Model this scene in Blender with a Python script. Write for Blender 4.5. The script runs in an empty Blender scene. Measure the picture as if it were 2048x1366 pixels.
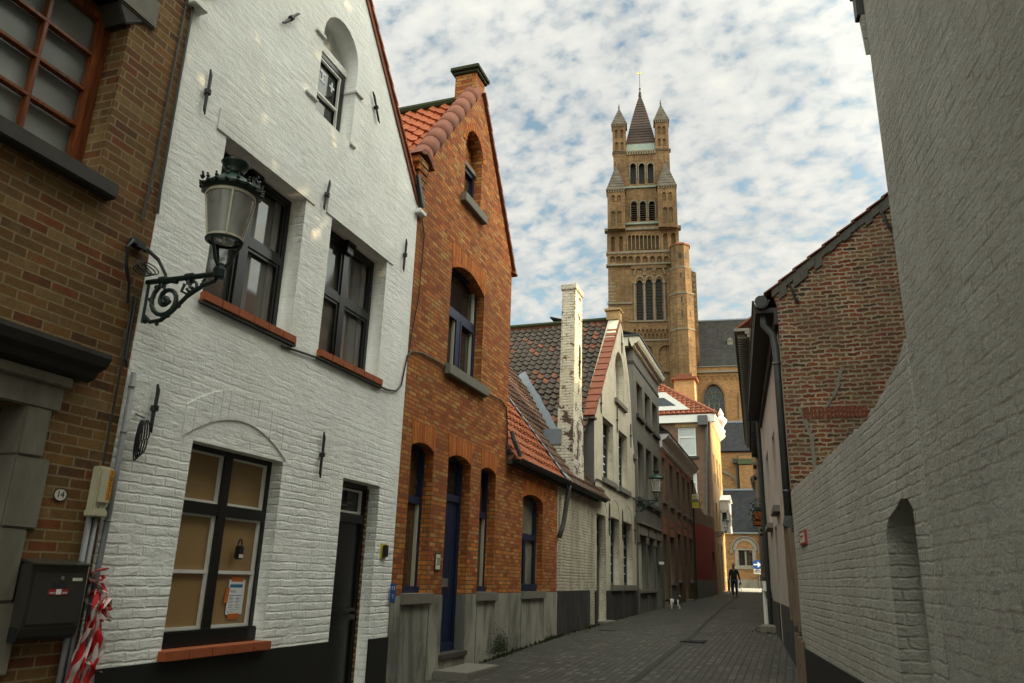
import bpy, bmesh, math, random
from mathutils import Vector, Matrix
from mathutils.geometry import tessellate_polygon
random.seed(7)
R = math.radians
scene = bpy.context.scene
COL = scene.collection

# ------------------------------------------------------------------ camera geometry
CX, CY = 1024.0, 683.0
FPX = 1533.6
_up = Vector(((1175 - CX) / FPX, (4300 + CY) / FPX, -1)).normalized()
def _hor(x): return CY + (FPX ** 2 + (1175 - CX) * (x - CX)) / (4300 + CY)
def _rc(x, y): return Vector(((x - CX) / FPX, -(y - CY) / FPX, -1))
_Y = _rc(1590, _hor(1590)).normalized()
_X = _Y.cross(_up)
RM = Matrix((_X, _Y, _up))            # camera space -> world, eye at the origin
def ray(x, y): return RM @ _rc(x, y)

# ------------------------------------------------------------------ object helpers
def tag(o, label=None, cat=None, group=None, kind=None):
    if label: o['label'] = label
    if cat: o['category'] = cat
    if group: o['group'] = group
    if kind: o['kind'] = kind
    return o

def thing(name, label, cat, loc, group=None):
    o = bpy.data.objects.new(name, None); COL.objects.link(o)
    o.location = loc; o.empty_display_size = 0.2
    o['wl'] = list(loc)
    return tag(o, label, cat, group)

def wloc(o):
    return Vector(o['wl']) if o is not None and 'wl' in o else Vector((0, 0, 0))

def link_mesh(name, me, mat, parent=None, smooth=False):
    """mesh in world coordinates -> object, expressed about its thing's base"""
    base = wloc(parent)
    if parent is not None: me.transform(Matrix.Translation(-base))
    o = bpy.data.objects.new(name, me); COL.objects.link(o)
    for m in (mat if isinstance(mat, (list, tuple)) else [mat]): me.materials.append(m)
    if smooth:
        for p in me.polygons: p.use_smooth = True
    if parent is not None:
        o.parent = parent
        o['wl'] = list(base)
        if parent.type == 'MESH' or parent.parent is not None: o.location = (0, 0, 0)
    return o

class MB:
    def __init__(s): s.v = []; s.f = []; s.uv = {}
    def add(s, vs, fs):
        n = len(s.v); s.v += [tuple(v) for v in vs]; s.f += [tuple(i + n for i in f) for f in fs]; return n
    def box(s, a, b):
        x0, y0, z0 = (min(a[i], b[i]) for i in range(3)); x1, y1, z1 = (max(a[i], b[i]) for i in range(3))
        s.add([(x0,y0,z0),(x1,y0,z0),(x1,y1,z0),(x0,y1,z0),(x0,y0,z1),(x1,y0,z1),(x1,y1,z1),(x0,y1,z1)],
              [(3,2,1,0),(4,5,6,7),(0,1,5,4),(1,2,6,5),(2,3,7,6),(3,0,4,7)])
    def hexa(s, p):   # 8 points, bottom ring then top ring
        s.add(p, [(3,2,1,0),(4,5,6,7),(0,1,5,4),(1,2,6,5),(2,3,7,6),(3,0,4,7)])
    def quad(s, a, b, c, d): s.add([a, b, c, d], [(0, 1, 2, 3)])
    def prism(s, F, pts, w0, w1):
        """polygon in frame F extruded between depths w0 < w1"""
        ar = sum(pts[i][0]*pts[(i+1)%len(pts)][1]-pts[(i+1)%len(pts)][0]*pts[i][1] for i in range(len(pts)))
        if ar < 0: pts = pts[::-1]
        n = len(pts)
        vs = [F.P(u, v, w1) for u, v in pts] + [F.P(u, v, w0) for u, v in pts]
        fs = [tuple(range(n)), tuple(range(2*n-1, n-1, -1))]
        for i in range(n):
            j = (i+1) % n
            fs.append((i, i+n, j+n, j))
        s.add(vs, fs)
    def tube(s, path, r, seg=8, caps=True):
        path = [Vector(p) for p in path]; n = len(path)
        rr = r if isinstance(r, (list, tuple)) else [r]*n
        t0 = (path[1]-path[0]).normalized()
        up = Vector((0,0,1)) if abs(t0.z) < .9 else Vector((1,0,0))
        a = t0.cross(up).normalized(); vs = []
        for i, p in enumerate(path):
            t = (path[min(i+1,n-1)]-path[max(i-1,0)])
            t = t.normalized() if t.length > 1e-9 else t0
            a = (a - t*a.dot(t)); a = a.normalized() if a.length > 1e-6 else t.orthogonal().normalized()
            b = t.cross(a)
            for k in range(seg):
                an = 2*math.pi*k/seg
                vs.append(p + (a*math.cos(an)+b*math.sin(an))*rr[i])
        fs = []
        for i in range(n-1):
            for k in range(seg):
                k2 = (k+1) % seg
                fs.append((i*seg+k, i*seg+k2, (i+1)*seg+k2, (i+1)*seg+k))
        if caps:
            fs.append(tuple(range(seg-1, -1, -1))); fs.append(tuple((n-1)*seg+k for k in range(seg)))
        s.add(vs, fs)
    def lathe(s, prof, c, seg=24, close=False):
        vs = []; c = Vector(c)
        for r, z in prof:
            for k in range(seg):
                an = 2*math.pi*k/seg
                vs.append((c.x+r*math.cos(an), c.y+r*math.sin(an), c.z+z))
        n = len(prof); fs = []
        for i in range(n-1):
            for k in range(seg):
                k2 = (k+1) % seg
                fs.append((i*seg+k, i*seg+k2, (i+1)*seg+k2, (i+1)*seg+k))
        if close:
            fs.append(tuple(range(seg-1,-1,-1))); fs.append(tuple((n-1)*seg+k for k in range(seg)))
        s.add(vs, fs)
    def build(s, name, mat, parent=None, smooth=False, bevel=0, kind=None, label=None):
        me = bpy.data.meshes.new(name); me.from_pydata(s.v, [], s.f); me.update()
        if bevel:
            bm = bmesh.new(); bm.from_mesh(me)
            bmesh.ops.bevel(bm, geom=bm.edges[:], offset=bevel, segments=2, affect='EDGES', clamp_overlap=True)
            bm.to_mesh(me); bm.free()
        o = link_mesh(name, me, mat, parent, smooth)
        if kind: o['kind'] = kind
        if label: o['label'] = label
        return o

class Frame:
    """a wall plane: u runs to the viewer's right, v up, w out of the wall"""
    def __init__(s, o, ang):           # direction of u in the ground plane (degrees from +X)
        s.o = Vector(o); s.u = Vector((math.cos(R(ang)), math.sin(R(ang)), 0)); s.k = Vector((0,0,1)); s.n = s.u.cross(s.k)
    def P(s, u, v, w=0): return s.o + s.u*u + s.k*v + s.n*w
    def px(s, x, y, w=0):
        """where a sight line of the survey photograph meets the plane at depth w"""
        d = ray(x, y); t = (s.n.dot(s.o) + w)/s.n.dot(d); p = d*t - s.o
        return (p.dot(s.u), p.z)
    def box(s, mb, u0, u1, v0, v1, w0, w1):
        u0,u1 = sorted((u0,u1)); v0,v1 = sorted((v0,v1)); w0,w1 = sorted((w0,w1))
        mb.hexa([s.P(u0,v0,w1), s.P(u1,v0,w1), s.P(u1,v0,w0), s.P(u0,v0,w0), s.P(u0,v1,w1), s.P(u1,v1,w1), s.P(u1,v1,w0), s.P(u0,v1,w0)])
    def panel(s, name, outline, holes, w0, w1, mat, parent=None):
        """wall panel with openings: filled 2D curve, extruded, then placed in the plane"""
        cu = bpy.data.curves.new(name, 'CURVE'); cu.dimensions = '2D'; cu.fill_mode = 'BOTH'; cu.extrude = (w1-w0)/2
        for poly in [outline]+list(holes):
            sp = cu.splines.new('POLY'); sp.points.add(len(poly)-1)
            for i, (u, v) in enumerate(poly): sp.points[i].co = (u, v, 0, 1)
            sp.use_cyclic_u = True
        ob = bpy.data.objects.new('tmp', cu); COL.objects.link(ob)
        dg = bpy.context.evaluated_depsgraph_get(); dg.update()
        me = bpy.data.meshes.new_from_object(ob.evaluated_get(dg))
        bpy.data.objects.remove(ob); bpy.data.curves.remove(cu)
        wm = (w0+w1)/2
        for v in me.vertices: v.co = s.P(v.co.x, v.co.y, wm+v.co.z)
        bm = bmesh.new(); bm.from_mesh(me)
        bmesh.ops.remove_doubles(bm, verts=bm.verts[:], dist=1e-5)
        bmesh.ops.recalc_face_normals(bm, faces=bm.faces[:]); bm.to_mesh(me); bm.free()
        me.materials.clear()
        return link_mesh(name, me, mat, parent)

def rect(u0, u1, v0, v1): return [(u0,v0),(u1,v0),(u1,v1),(u0,v1)]
def seg_top(u0, u1, v0, v1, rise, n=8):
    """opening with a segmental arch; v1 is the springing height"""
    pts = [(u0,v0),(u1,v0)]
    for i in range(n+1):
        t = i/n; pts.append((u1+(u0-u1)*t, v1+rise*(1-(2*t-1)**2)))
    return pts
def round_top(u0, u1, v0, v1, n=12):
    c = (u0+u1)/2; r = (u1-u0)/2
    return [(u0,v0),(u1,v0)]+[(c+r*math.cos(math.pi*i/n), v1+r*math.sin(math.pi*i/n)) for i in range(n+1)]
def point_top(u0, u1, v0, v1, h, n=8):
    c = (u0+u1)/2; w = (u1-u0)/2
    pts = [(u0,v0),(u1,v0)]
    k = lambda t: (math.sin(t*math.pi/2)*h)
    for i in range(n+1):
        t = i/n; pts.append((u1-w*(1-math.cos(t*math.pi/2)), v1+h*math.sin(t*math.pi/2)**.9))
    for i in range(n-1,-1,-1):
        t = i/n; pts.append((u0+w*(1-math.cos(t*math.pi/2)), v1+h*math.sin(t*math.pi/2)**.9))
    return pts

# ------------------------------------------------------------------ materials
class NT:
    def __init__(s, name):
        s.m = bpy.data.materials.new(name); s.m.use_nodes = True; s.t = s.m.node_tree; s.t.nodes.clear()
        s.out = s.n('ShaderNodeOutputMaterial')
        s.b = s.n('ShaderNodeBsdfPrincipled'); s.l(s.b.outputs[0], s.out.inputs[0])
    def n(s, typ, ins=None, **kw):
        nd = s.t.nodes.new(typ)
        for k, v in kw.items(): setattr(nd, k, v)
        for k, v in (ins or {}).items():
            if hasattr(v, 'is_output') or isinstance(v, bpy.types.NodeSocket): s.l(v, nd.inputs[k])
            else: nd.inputs[k].default_value = v
        return nd
    def l(s, a, b): s.t.links.new(a, b)
    def math(s, op, a, b=0.0, c=None, clamp=False):
        ins = {0: a, 1: b}
        if c is not None: ins[2] = c
        nd = s.n('ShaderNodeMath', ins, operation=op); nd.use_clamp = clamp; return nd.outputs[0]
    def mix(s, f, a, b, mode='MIX'):
        nd = s.n('ShaderNodeMix', data_type='RGBA', blend_type=mode)
        for i, v in ((0, f), (6, a), (7, b)):
            if isinstance(v, bpy.types.NodeSocket): s.l(v, nd.inputs[i])
            else: nd.inputs[i].default_value = (v if i == 0 or len(v) == 4 else tuple(v)+(1,))
        return nd.outputs[2]
    def ramp(s, f, stops, interp='LINEAR'):
        nd = s.n('ShaderNodeValToRGB', {0: f}); cr = nd.color_ramp; cr.interpolation = interp
        while len(cr.elements) < len(stops): cr.elements.new(.5)
        for e, (p, c) in zip(cr.elements, stops):
            e.position = p; e.color = (c, c, c, 1) if isinstance(c, (int, float)) else tuple(c)+(1,)
        return nd.outputs[0]
    def noise(s, vec, scale, detail=4, rough=.55, dist=0.0):
        return s.n('ShaderNodeTexNoise', {'Vector': vec, 'Scale': scale, 'Detail': detail, 'Roughness': rough, 'Distortion': dist}).outputs[0]
    def mapping(s, vec, scale=(1,1,1), loc=(0,0,0), rot=(0,0,0)):
        return s.n('ShaderNodeMapping', {'Vector': vec, 'Scale': scale, 'Location': loc, 'Rotation': rot}).outputs[0]
    def pos(s): return s.n('ShaderNodeNewGeometry').outputs['Position']
    def wallco(s):
        """(along, up, 0) in metres on any upright face; (x, y) on level faces"""
        g = s.n('ShaderNodeNewGeometry'); P = s.n('ShaderNodeSeparateXYZ', {0: g.outputs['Position']}); N = s.n('ShaderNodeSeparateXYZ', {0: g.outputs['True Normal']})
        ax = s.math('GREATER_THAN', s.math('ABSOLUTE', N.outputs[0]), .7)
        az = s.math('GREATER_THAN', s.math('ABSOLUTE', N.outputs[2]), .7)
        m = s.n('ShaderNodeMix', {0: ax, 2: P.outputs[0], 3: P.outputs[1]}, data_type='FLOAT')
        v = s.n('ShaderNodeMix', {0: az, 2: P.outputs[2], 3: P.outputs[1]}, data_type='FLOAT')
        return s.n('ShaderNodeCombineXYZ', {0: m.outputs[0], 1: v.outputs[0], 2: 0.0}).outputs[0]
    def bump(s, h, strength=.5, dist=.01, normal=None):
        ins = {'Strength': strength, 'Distance': dist, 'Height': h}
        if normal is not None: ins['Normal'] = normal
        nd = s.n('ShaderNodeBump', ins); return nd.outputs[0]
    def fin(s, col=None, rough=None, normal=None, **kw):
        for k, v in (('Base Color', col), ('Roughness', rough), ('Normal', normal)):
            if v is None: continue
            if isinstance(v, bpy.types.NodeSocket): s.l(v, s.b.inputs[k])
            else: s.b.inputs[k].default_value = tuple(v)+(1,) if k == 'Base Color' else v
        for k, v in kw.items(): s.b.inputs[k.replace('_', ' ')].default_value = v
        return s.m

def brick_nodes(s, bw, bh, ms, wob=.006, smooth=.15, co=None, offs=(0,0,0), wob2=0.0):
    co = co or s.wallco()
    if offs != (0,0,0): co = s.mapping(co, loc=offs)
    nz = s.n('ShaderNodeTexNoise', {'Vector': co, 'Scale': 4.5, 'Detail': 3.0})
    off = s.n('ShaderNodeVectorMath', {0: nz.outputs['Color'], 1: (.5,.5,.5)}, operation='SUBTRACT')
    sc = s.n('ShaderNodeVectorMath', {0: off.outputs[0], 3: wob*2}, operation='SCALE')
    v = s.n('ShaderNodeVectorMath', {0: co, 1: sc.outputs[0]}, operation='ADD').outputs[0]
    if wob2:
        nz2 = s.n('ShaderNodeTexNoise', {'Vector': co, 'Scale': 17.0, 'Detail': 3.0})
        o2 = s.n('ShaderNodeVectorMath', {0: nz2.outputs['Color'], 1: (.5,.5,.5)}, operation='SUBTRACT')
        s2 = s.n('ShaderNodeVectorMath', {0: o2.outputs[0], 3: wob2*2}, operation='SCALE')
        v = s.n('ShaderNodeVectorMath', {0: v, 1: s2.outputs[0]}, operation='ADD').outputs[0]
    b = s.n('ShaderNodeTexBrick', {'Vector': v, 'Color1': (0,0,0,1), 'Color2': (1,1,1,1), 'Mortar': (.5,.5,.5,1), 'Scale': 1.0, 'Mortar Size': ms, 'Mortar Smooth': smooth, 'Bias': 0.0, 'Brick Width': bw, 'Row Height': bh})
    return co, v, b

def mat_brick(name, cols, mortar, bw=.21, bh=.065, ms=.006, bump=.7, dirt=.4, dirt_col=(.03,.025,.02), wob=.005, rough=.88, fine=.35, streak=0.0, big=1.0):
    s = NT(name); co, v, b = brick_nodes(s, bw, bh, ms, wob, wob2=wob*.8)
    n = len(cols)
    # reshuffle the per-brick grey so that neighbours differ freely
    rnd = s.math('FRACT', s.math('MULTIPLY', b.outputs[0], 7.31))
    rnd = s.math('ADD', s.math('MULTIPLY', rnd, .86), s.math('MULTIPLY', s.noise(co, 9, 3), .18))
    c = s.ramp(rnd, [(i/max(1,n-1), k) for i, k in enumerate(cols)])
    fn = s.noise(co, 55, 5, .65)
    c = s.mix(fine, c, s.ramp(fn, [(.25, .25), (.75, 1.0)]), 'MULTIPLY')
    c = s.mix(fine*.5, c, s.ramp(s.noise(co, 14, 3), [(.35, .3), (.65, 1.0)]), 'MULTIPLY')
    mcol = s.mix(.5, mortar, s.ramp(s.noise(co, 30, 3), [(.3,.35),(.7,1.0)]), 'MULTIPLY')
    c = s.mix(b.outputs[1], c, mcol)
    d = s.ramp(s.noise(co, .55*big, 5, .6), [(.38, 0.0), (.72, 1.0)])
    c = s.mix(s.math('MULTIPLY', d, dirt), c, dirt_col)
    if streak:
        st = s.ramp(s.noise(s.mapping(co, (2.6,.35,1)), 1.0, 5, .6), [(.45,0.0),(.75,1.0)])
        c = s.mix(s.math('MULTIPLY', st, streak), c, dirt_col)
    h = s.math('ADD', s.math('MULTIPLY', s.math('SUBTRACT', 1.0, b.outputs[1]), .7), s.math('MULTIPLY', fn, .35))
    h = s.math('ADD', h, s.math('MULTIPLY', rnd, .15))
    return s.fin(c, rough, s.bump(h, bump, .008), Specular_IOR_Level=.25)

def mat_wash(name, col, dirt_col, dirt=.35, brick=.6, grain=.5, bw=.22, bh=.07, streak=0.0, crev=.4, peel=0.0, peel_col=(.16,.09,.06), rough=.8, coarse=0.0, stroke=0.0, bstr=.7, smooth_up=None):
    """limewashed brickwork or plaster: relief in the bump, soot in the hollows"""
    s = NT(name); co, v, b = brick_nodes(s, bw, bh, .014, .014, .8, wob2=.012)
    fn = s.noise(co, 38, 6, .65); md = s.noise(co, 9, 5, .6); lg = s.noise(co, .7, 5, .6)
    c = s.mix(.45, col, s.ramp(md, [(.3,.78),(.7,1.0)]), 'MULTIPLY')
    c = s.mix(.45, c, s.ramp(s.noise(co, 1.7, 4, .6), [(.3,.68),(.7,1.0)]), 'MULTIPLY')
    c = s.mix(s.ramp(s.noise(co, .9, 4, .6), [(.45,0.0),(.75,.22)]), c, (.80,.72,.55), 'MULTIPLY')
    hol = s.math('MULTIPLY', b.outputs[1], s.ramp(s.noise(co, 5, 4), [(.46,0.0),(.62,1.0)]))
    if smooth_up:
        z0 = s.n('ShaderNodeSeparateXYZ', {0: s.pos()}).outputs[2]
        m0 = s.n('ShaderNodeMapRange', {0: z0, 1: smooth_up[0], 2: smooth_up[1], 3: 1.0, 4: smooth_up[2]}); m0.clamp = True
        hol = s.math('MULTIPLY', hol, m0.outputs[0])
    c = s.mix(s.math('MULTIPLY', hol, crev), c, dirt_col)
    d = s.ramp(lg, [(.42, 0.0), (.78, 1.0)])
    c = s.mix(s.math('MULTIPLY', d, dirt), c, dirt_col)
    pit = s.ramp(s.noise(co, 22, 5, .7), [(.62,0.0),(.75,1.0)])
    c = s.mix(s.math('MULTIPLY', pit, crev*.5), c, dirt_col)
    if streak:
        st = s.ramp(s.noise(s.mapping(co, (3.2,.3,1)), 1.0, 6, .65), [(.48,0.0),(.72,1.0)])
        c = s.mix(s.math('MULTIPLY', st, streak), c, dirt_col)
    if peel:
        pm = s.ramp(s.noise(co, 3.1, 7, .68), [(.6-peel*.3,0.0),(.63-peel*.3,1.0)])
        c = s.mix(pm, c, s.mix(fn, peel_col, [x*.35 for x in peel_col]))
    fade = s.ramp(s.noise(co, 2.1, 5, .65), [(.38,.05),(.60,1.0)])
    if smooth_up:      # thicker, smoother coats of lime high on the wall
        zz = s.n('ShaderNodeSeparateXYZ', {0: s.pos()}).outputs[2]
        mr = s.n('ShaderNodeMapRange', {0: zz, 1: smooth_up[0], 2: smooth_up[1], 3: 1.0, 4: smooth_up[2]}); mr.clamp = True
        fade = s.math('MULTIPLY', fade, mr.outputs[0])
    h = s.math('MULTIPLY', s.math('MULTIPLY', s.math('SUBTRACT', 1.0, b.outputs[1]), fade), brick)
    h = s.math('ADD', h, s.math('MULTIPLY', fn, grain*.5))
    h = s.math('ADD', h, s.math('MULTIPLY', md, grain))
    if coarse: h = s.math('ADD', h, s.math('MULTIPLY', s.noise(co, 16, 8, .72), coarse))
    if stroke:
        h = s.math('ADD', h, s.math('MULTIPLY', s.noise(s.mapping(co, (4.0,15,1), rot=(0,0,R(7))), 1.0, 6, .62, .6), stroke))
    return s.fin(c, rough, s.bump(h, bstr, .02), Specular_IOR_Level=.3)

def mat_plain(name, col, rough=.6, var=.25, scale=8, bump=.15, metal=0.0, spec=.4, dist=.004, streak=0.0, streak_col=(.03,.03,.03)):
    s = NT(name); co = s.pos()
    n = s.noise(co, scale, 5, .6)
    c = s.mix(var, col, s.ramp(n, [(.25,.35),(.75,1.0)]), 'MULTIPLY')
    if streak:
        st = s.ramp(s.noise(s.mapping(s.wallco(), (2.3,.75,1)), 1.0, 7, .68, .5), [(.45,0.0),(.62,1.0)])
        c = s.mix(s.math('MULTIPLY', st, streak), c, streak_col)
    return s.fin(c, rough, s.bump(s.noise(co, scale*5, 4), bump, dist), Metallic=metal, Specular_IOR_Level=spec)

def mat_wood(name, col, dark, rough=.45, scale=1.0):
    s = NT(name); co = s.mapping(s.pos(), (14*scale, 14*scale, 1.2*scale))
    n = s.noise(co, 2.0, 6, .6, 1.2)
    c = s.mix(s.ramp(n, [(.35,0.0),(.7,1.0)]), col, dark)
    return s.fin(c, rough, s.bump(n, .25, .003))

def mat_pane(name, col, rough=.06, wavy=.02, tint2=None, grad=None):
    """window glass seen against a dim room: a glossy surface over a dull depth"""
    s = NT(name); co = s.pos()
    c = s.mix(s.ramp(s.noise(co, 1.3, 3), [(.35,0.0),(.65,1.0)]), col, tint2 or [x*.45 for x in col])
    return s.fin(c, rough, s.bump(s.noise(co, 2.2, 2), wavy, .02), Specular_IOR_Level=.6)

def mat_tiles(name, stops, rough=.8, moss=.0):
    s = NT(name); uv = s.n('ShaderNodeUVMap').outputs[0]
    fl = s.n('ShaderNodeVectorMath', {0: uv}, operation='FLOOR').outputs[0]
    wn = s.n('ShaderNodeTexWhiteNoise', {'Vector': fl}, noise_dimensions='2D').outputs[0]
    clus = s.noise(s.pos(), .9, 3)
    f = s.math('ADD', s.math('MULTIPLY', wn, .55), s.math('MULTIPLY', s.ramp(clus, [(.3,0.0),(.7,1.0)]), .45))
    c = s.ramp(f, stops)
    fn = s.noise(s.pos(), 25, 5, .65)
    c = s.mix(.5, c, s.ramp(fn, [(.25,.3),(.75,1.0)]), 'MULTIPLY')
    if moss:
        c = s.mix(s.math('MULTIPLY', s.ramp(s.noise(s.pos(), 3.0, 5, .7), [(.5,0.0),(.7,1.0)]), moss), c, (.035,.035,.025))
    return s.fin(c, rough, s.bump(fn, .35, .006), Specular_IOR_Level=.3)

def mat_slate(name, a, b, bw=.3, bh=.2, streak=.3):
    s = NT(name); co = s.wallco(); g = s.n('ShaderNodeNewGeometry')
    co, v, br = brick_nodes(s, bw, bh, .004, .002, .1, co=co)
    r = s.math('FRACT', s.math('MULTIPLY', br.outputs[0], 7.31))
    c = s.mix(r, a, b)
    c = s.mix(s.math('MULTIPLY', br.outputs[1], .6), c, (.01,.01,.012))
    st = s.ramp(s.noise(s.mapping(co, (1.5,.12,1)), 1.0, 6, .65), [(.5,0.0),(.8,1.0)])
    c = s.mix(s.math('MULTIPLY', st, streak), c, (.16,.16,.15))
    c = s.mix(.4, c, s.ramp(s.noise(co, .5, 4), [(.3,.5),(.7,1.0)]), 'MULTIPLY')
    return s.fin(c, .8, s.bump(s.math('ADD', r, s.math('MULTIPLY', br.outputs[1], -1.0)), .3, .01), Specular_IOR_Level=.12)

M = {}
M['brick_dark'] = mat_brick('old brown brick', [(0.138,0.064,0.023),(0.189,0.089,0.029),(0.166,0.090,0.034),(0.230,0.120,0.040),(0.179,0.079,0.026),(0.276,0.169,0.069),(0.101,0.049,0.024),(0.225,0.066,0.022),(0.262,0.141,0.047),(0.193,0.113,0.050)], (0.276,0.202,0.103), .225, .072, .0075, dirt=.45, dirt_col=(0.064,0.035,0.016), wob=.004, fine=.5)
M['brick_orange'] = mat_brick('orange brick', [(0.551,0.134,0.022),(0.354,0.121,0.031),(0.650,0.202,0.037),(0.413,0.082,0.014),(0.295,0.068,0.019),(0.727,0.276,0.057),(0.590,0.154,0.023),(0.473,0.219,0.067),(0.678,0.351,0.103),(0.492,0.105,0.016),(0.354,0.090,0.020),(0.689,0.219,0.039)], (0.118,0.076,0.037), .20, .0625, .0075, dirt=.55, dirt_col=(0.158,0.057,0.017), fine=.6, wob=.005)  # dark mortar tone includes painted shade of the recessed joints
M['brick_soldier'] = mat_brick('orange brick arch', [(0.526,0.131,0.020),(0.663,0.211,0.034),(0.438,0.098,0.016),(0.584,0.163,0.027)], (0.195,0.105,0.040), .062, .4, .005, dirt=.3, dirt_col=(0.098,0.033,0.008), fine=.4, wob=.002)
M['brick_old'] = mat_brick('weathered red and yellow brick', [(0.331,0.064,0.023),(0.237,0.046,0.019),(0.359,0.101,0.040),(0.144,0.042,0.021),(0.287,0.134,0.051),(0.051,0.029,0.019),(0.345,0.069,0.026),(0.302,0.166,0.070),(0.244,0.042,0.019),(0.129,0.069,0.037)], (.40,.33,.23), .20, .069, .0135, bump=1.0, dirt=.75, dirt_col=(.085,.06,.042), streak=.3, wob=.032, fine=.75, big=2.6)
M['brick_tower'] = mat_brick('yellow church brick', [(0.180,0.098,0.039),(0.274,0.156,0.064),(0.225,0.124,0.048),(0.124,0.068,0.030),(0.325,0.193,0.083),(0.206,0.103,0.041)], (0.237,0.161,0.091), .62, .19, .022, dirt=.75, dirt_col=(0.063,0.037,0.018), wob=.02, fine=.6, streak=.8, big=.4)
M['brick_church'] = mat_brick('brown church brick', [(0.295,0.137,0.050),(0.377,0.192,0.069),(0.328,0.155,0.056),(0.221,0.104,0.043),(0.426,0.252,0.106),(0.271,0.126,0.046)], (0.295,0.192,0.099), .40, .12, .013, dirt=.55, dirt_col=(0.123,0.063,0.026), wob=.01, fine=.5, streak=.3, big=.5)
M['brick_terrace'] = mat_brick('brown terrace brick', [(0.162,0.092,0.056),(0.212,0.120,0.071),(0.136,0.076,0.049),(0.255,0.152,0.094)], (0.221,0.176,0.128), .21, .065, .010, dirt=.4, dirt_col=(0.076,0.052,0.034))
M['brick_purple'] = mat_brick('purple brown brick', [(0.096,0.041,0.027),(0.152,0.063,0.037),(0.072,0.033,0.026),(0.184,0.089,0.054)], (0.264,0.200,0.136), .22, .075, .011, dirt=.25, dirt_col=(0.056,0.033,0.020))
M['brick_gold'] = mat_brick('yellow street brick', [(.42,.25,.10),(.50,.31,.13),(.36,.20,.08)], (.36,.27,.16), .22, .075, .008, dirt=.2)
M['brick_red_lintel'] = mat_plain('red brick lintel', (.33,.10,.05), .85, .4, 20)
M['white'] = mat_wash('fresh white limewash', (.90,.90,.87), (.36,.35,.31), .06, .62, .5, crev=.36, stroke=.8, bw=.24, bh=.076, bstr=.62, smooth_up=(.1,1.9,.16), streak=.10)
M['white_flat'] = mat_wash('smooth white plaster', (.85,.845,.81), (.4,.38,.35), .1, .15, .35, crev=.1)
M['white_reveal'] = mat_wash('greyish white reveal', (.66,.65,.65), (.36,.34,.33), .2, .5, .4, crev=.25)
M['cream'] = mat_wash('cream limewash with soot', (0.528,0.482,0.365), (0.080,0.067,0.046), .35, .9, .5, streak=.55, crev=.75, bw=.2, bh=.065)
M['cream2'] = mat_wash('cream gable limewash', (0.576,0.533,0.418), (0.176,0.142,0.091), .25, .8, .4, streak=.35, crev=.5, bw=.2, bh=.065)
M['chimney'] = mat_wash('flaking white chimney', (0.624,0.587,0.466), (0.128,0.093,0.055), .25, 1.1, .5, streak=.2, crev=1.0, peel=.10, peel_col=(0.160,0.070,0.034), bw=.2, bh=.07)
M['chimney_low'] = mat_wash('bare chimney foot', (.66,.62,.52), (.10,.08,.06), .4, 1.0, .5, streak=.5, crev=.9, peel=.28, peel_col=(.12,.075,.05), bw=.2, bh=.07)
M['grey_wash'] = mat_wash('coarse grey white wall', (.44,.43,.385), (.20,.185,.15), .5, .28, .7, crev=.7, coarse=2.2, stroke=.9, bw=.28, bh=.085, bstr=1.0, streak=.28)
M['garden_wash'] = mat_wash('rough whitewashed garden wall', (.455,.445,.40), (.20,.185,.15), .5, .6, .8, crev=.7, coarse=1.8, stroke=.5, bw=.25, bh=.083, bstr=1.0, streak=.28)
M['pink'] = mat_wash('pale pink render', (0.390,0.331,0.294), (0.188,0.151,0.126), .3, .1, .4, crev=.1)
M['grey_paint'] = mat_plain('grey painted render', (0.115,0.110,0.091), .8, .3, 2.0, .2, streak=.25, streak_col=(0.059,0.057,0.049))
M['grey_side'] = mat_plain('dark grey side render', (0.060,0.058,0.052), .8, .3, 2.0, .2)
M['red_paint'] = mat_wash('dark red paint', (0.289,0.023,0.017), (0.085,0.016,0.012), .35, .6, .3, crev=.3, bw=.2, bh=.065)
M['concrete'] = mat_plain('stained cement plinth', (.33,.315,.26), .9, .6, 1.6, .3, streak=.85, streak_col=(.095,.09,.075))
M['concrete_grey'] = mat_plain('grey cement', (.17,.168,.155), .9, .4, 2.2, .3, streak=.5, streak_col=(.07,.068,.06))
M['stone'] = mat_plain('grey blue stone', (.17,.155,.13), .85, .4, 14, .3)
M['stone_pale'] = mat_plain('pale dressed stone', (0.221,0.198,0.156), .85, .4, 6, .3, streak=.5, streak_col=(0.082,0.069,0.051))
M['verge_render'] = mat_plain('sooty verge render', (.105,.095,.08), .9, .6, 7, .5)
M['stone_dark'] = mat_plain('sooty stone', (.05,.043,.036), .8, .5, 9, .3)
M['tower_stone'] = mat_plain('weathered tower stone', (0.178,0.148,0.102), .9, .4, 1.2, .3, streak=.5, streak_col=(0.075,0.058,0.040))
M['black_paint'] = mat_plain('black tar plinth', (.011,.0105,.010), .55, .3, 5, .2)
M['black_old'] = mat_plain('flaking black plinth', (.022,.02,.019), .8, .4, 4, .4, streak=.5, streak_col=(.07,.065,.055))
M['black_gloss'] = mat_plain('black gloss paint', (.010,.010,.010), .3, .2, 9, .1)
M['iron'] = mat_plain('black iron', (.012,.012,.013), .55, .3, 30, .4)
M['roof_edge'] = mat_plain('sooty red edge tile', (.19,.055,.026), .85, .55, 7, .4)
M['iron_green'] = mat_plain('green black cast iron', (.010,.022,.018), .42, .4, 20, .3)
M['green_cap'] = mat_plain('green enamel', (.012,.05,.036), .4, .4, 12, .2)
M['blue_paint'] = mat_plain('dark blue paint', (.007,.018,.056), .4, .35, 6, .15)
M['slate_paint'] = mat_plain('blue grey window paint', (.03,.045,.055), .45, .3, 6, .15)
M['white_paint'] = mat_plain('white paint', (.70,.68,.64), .5, .15, 6, .1)
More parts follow.
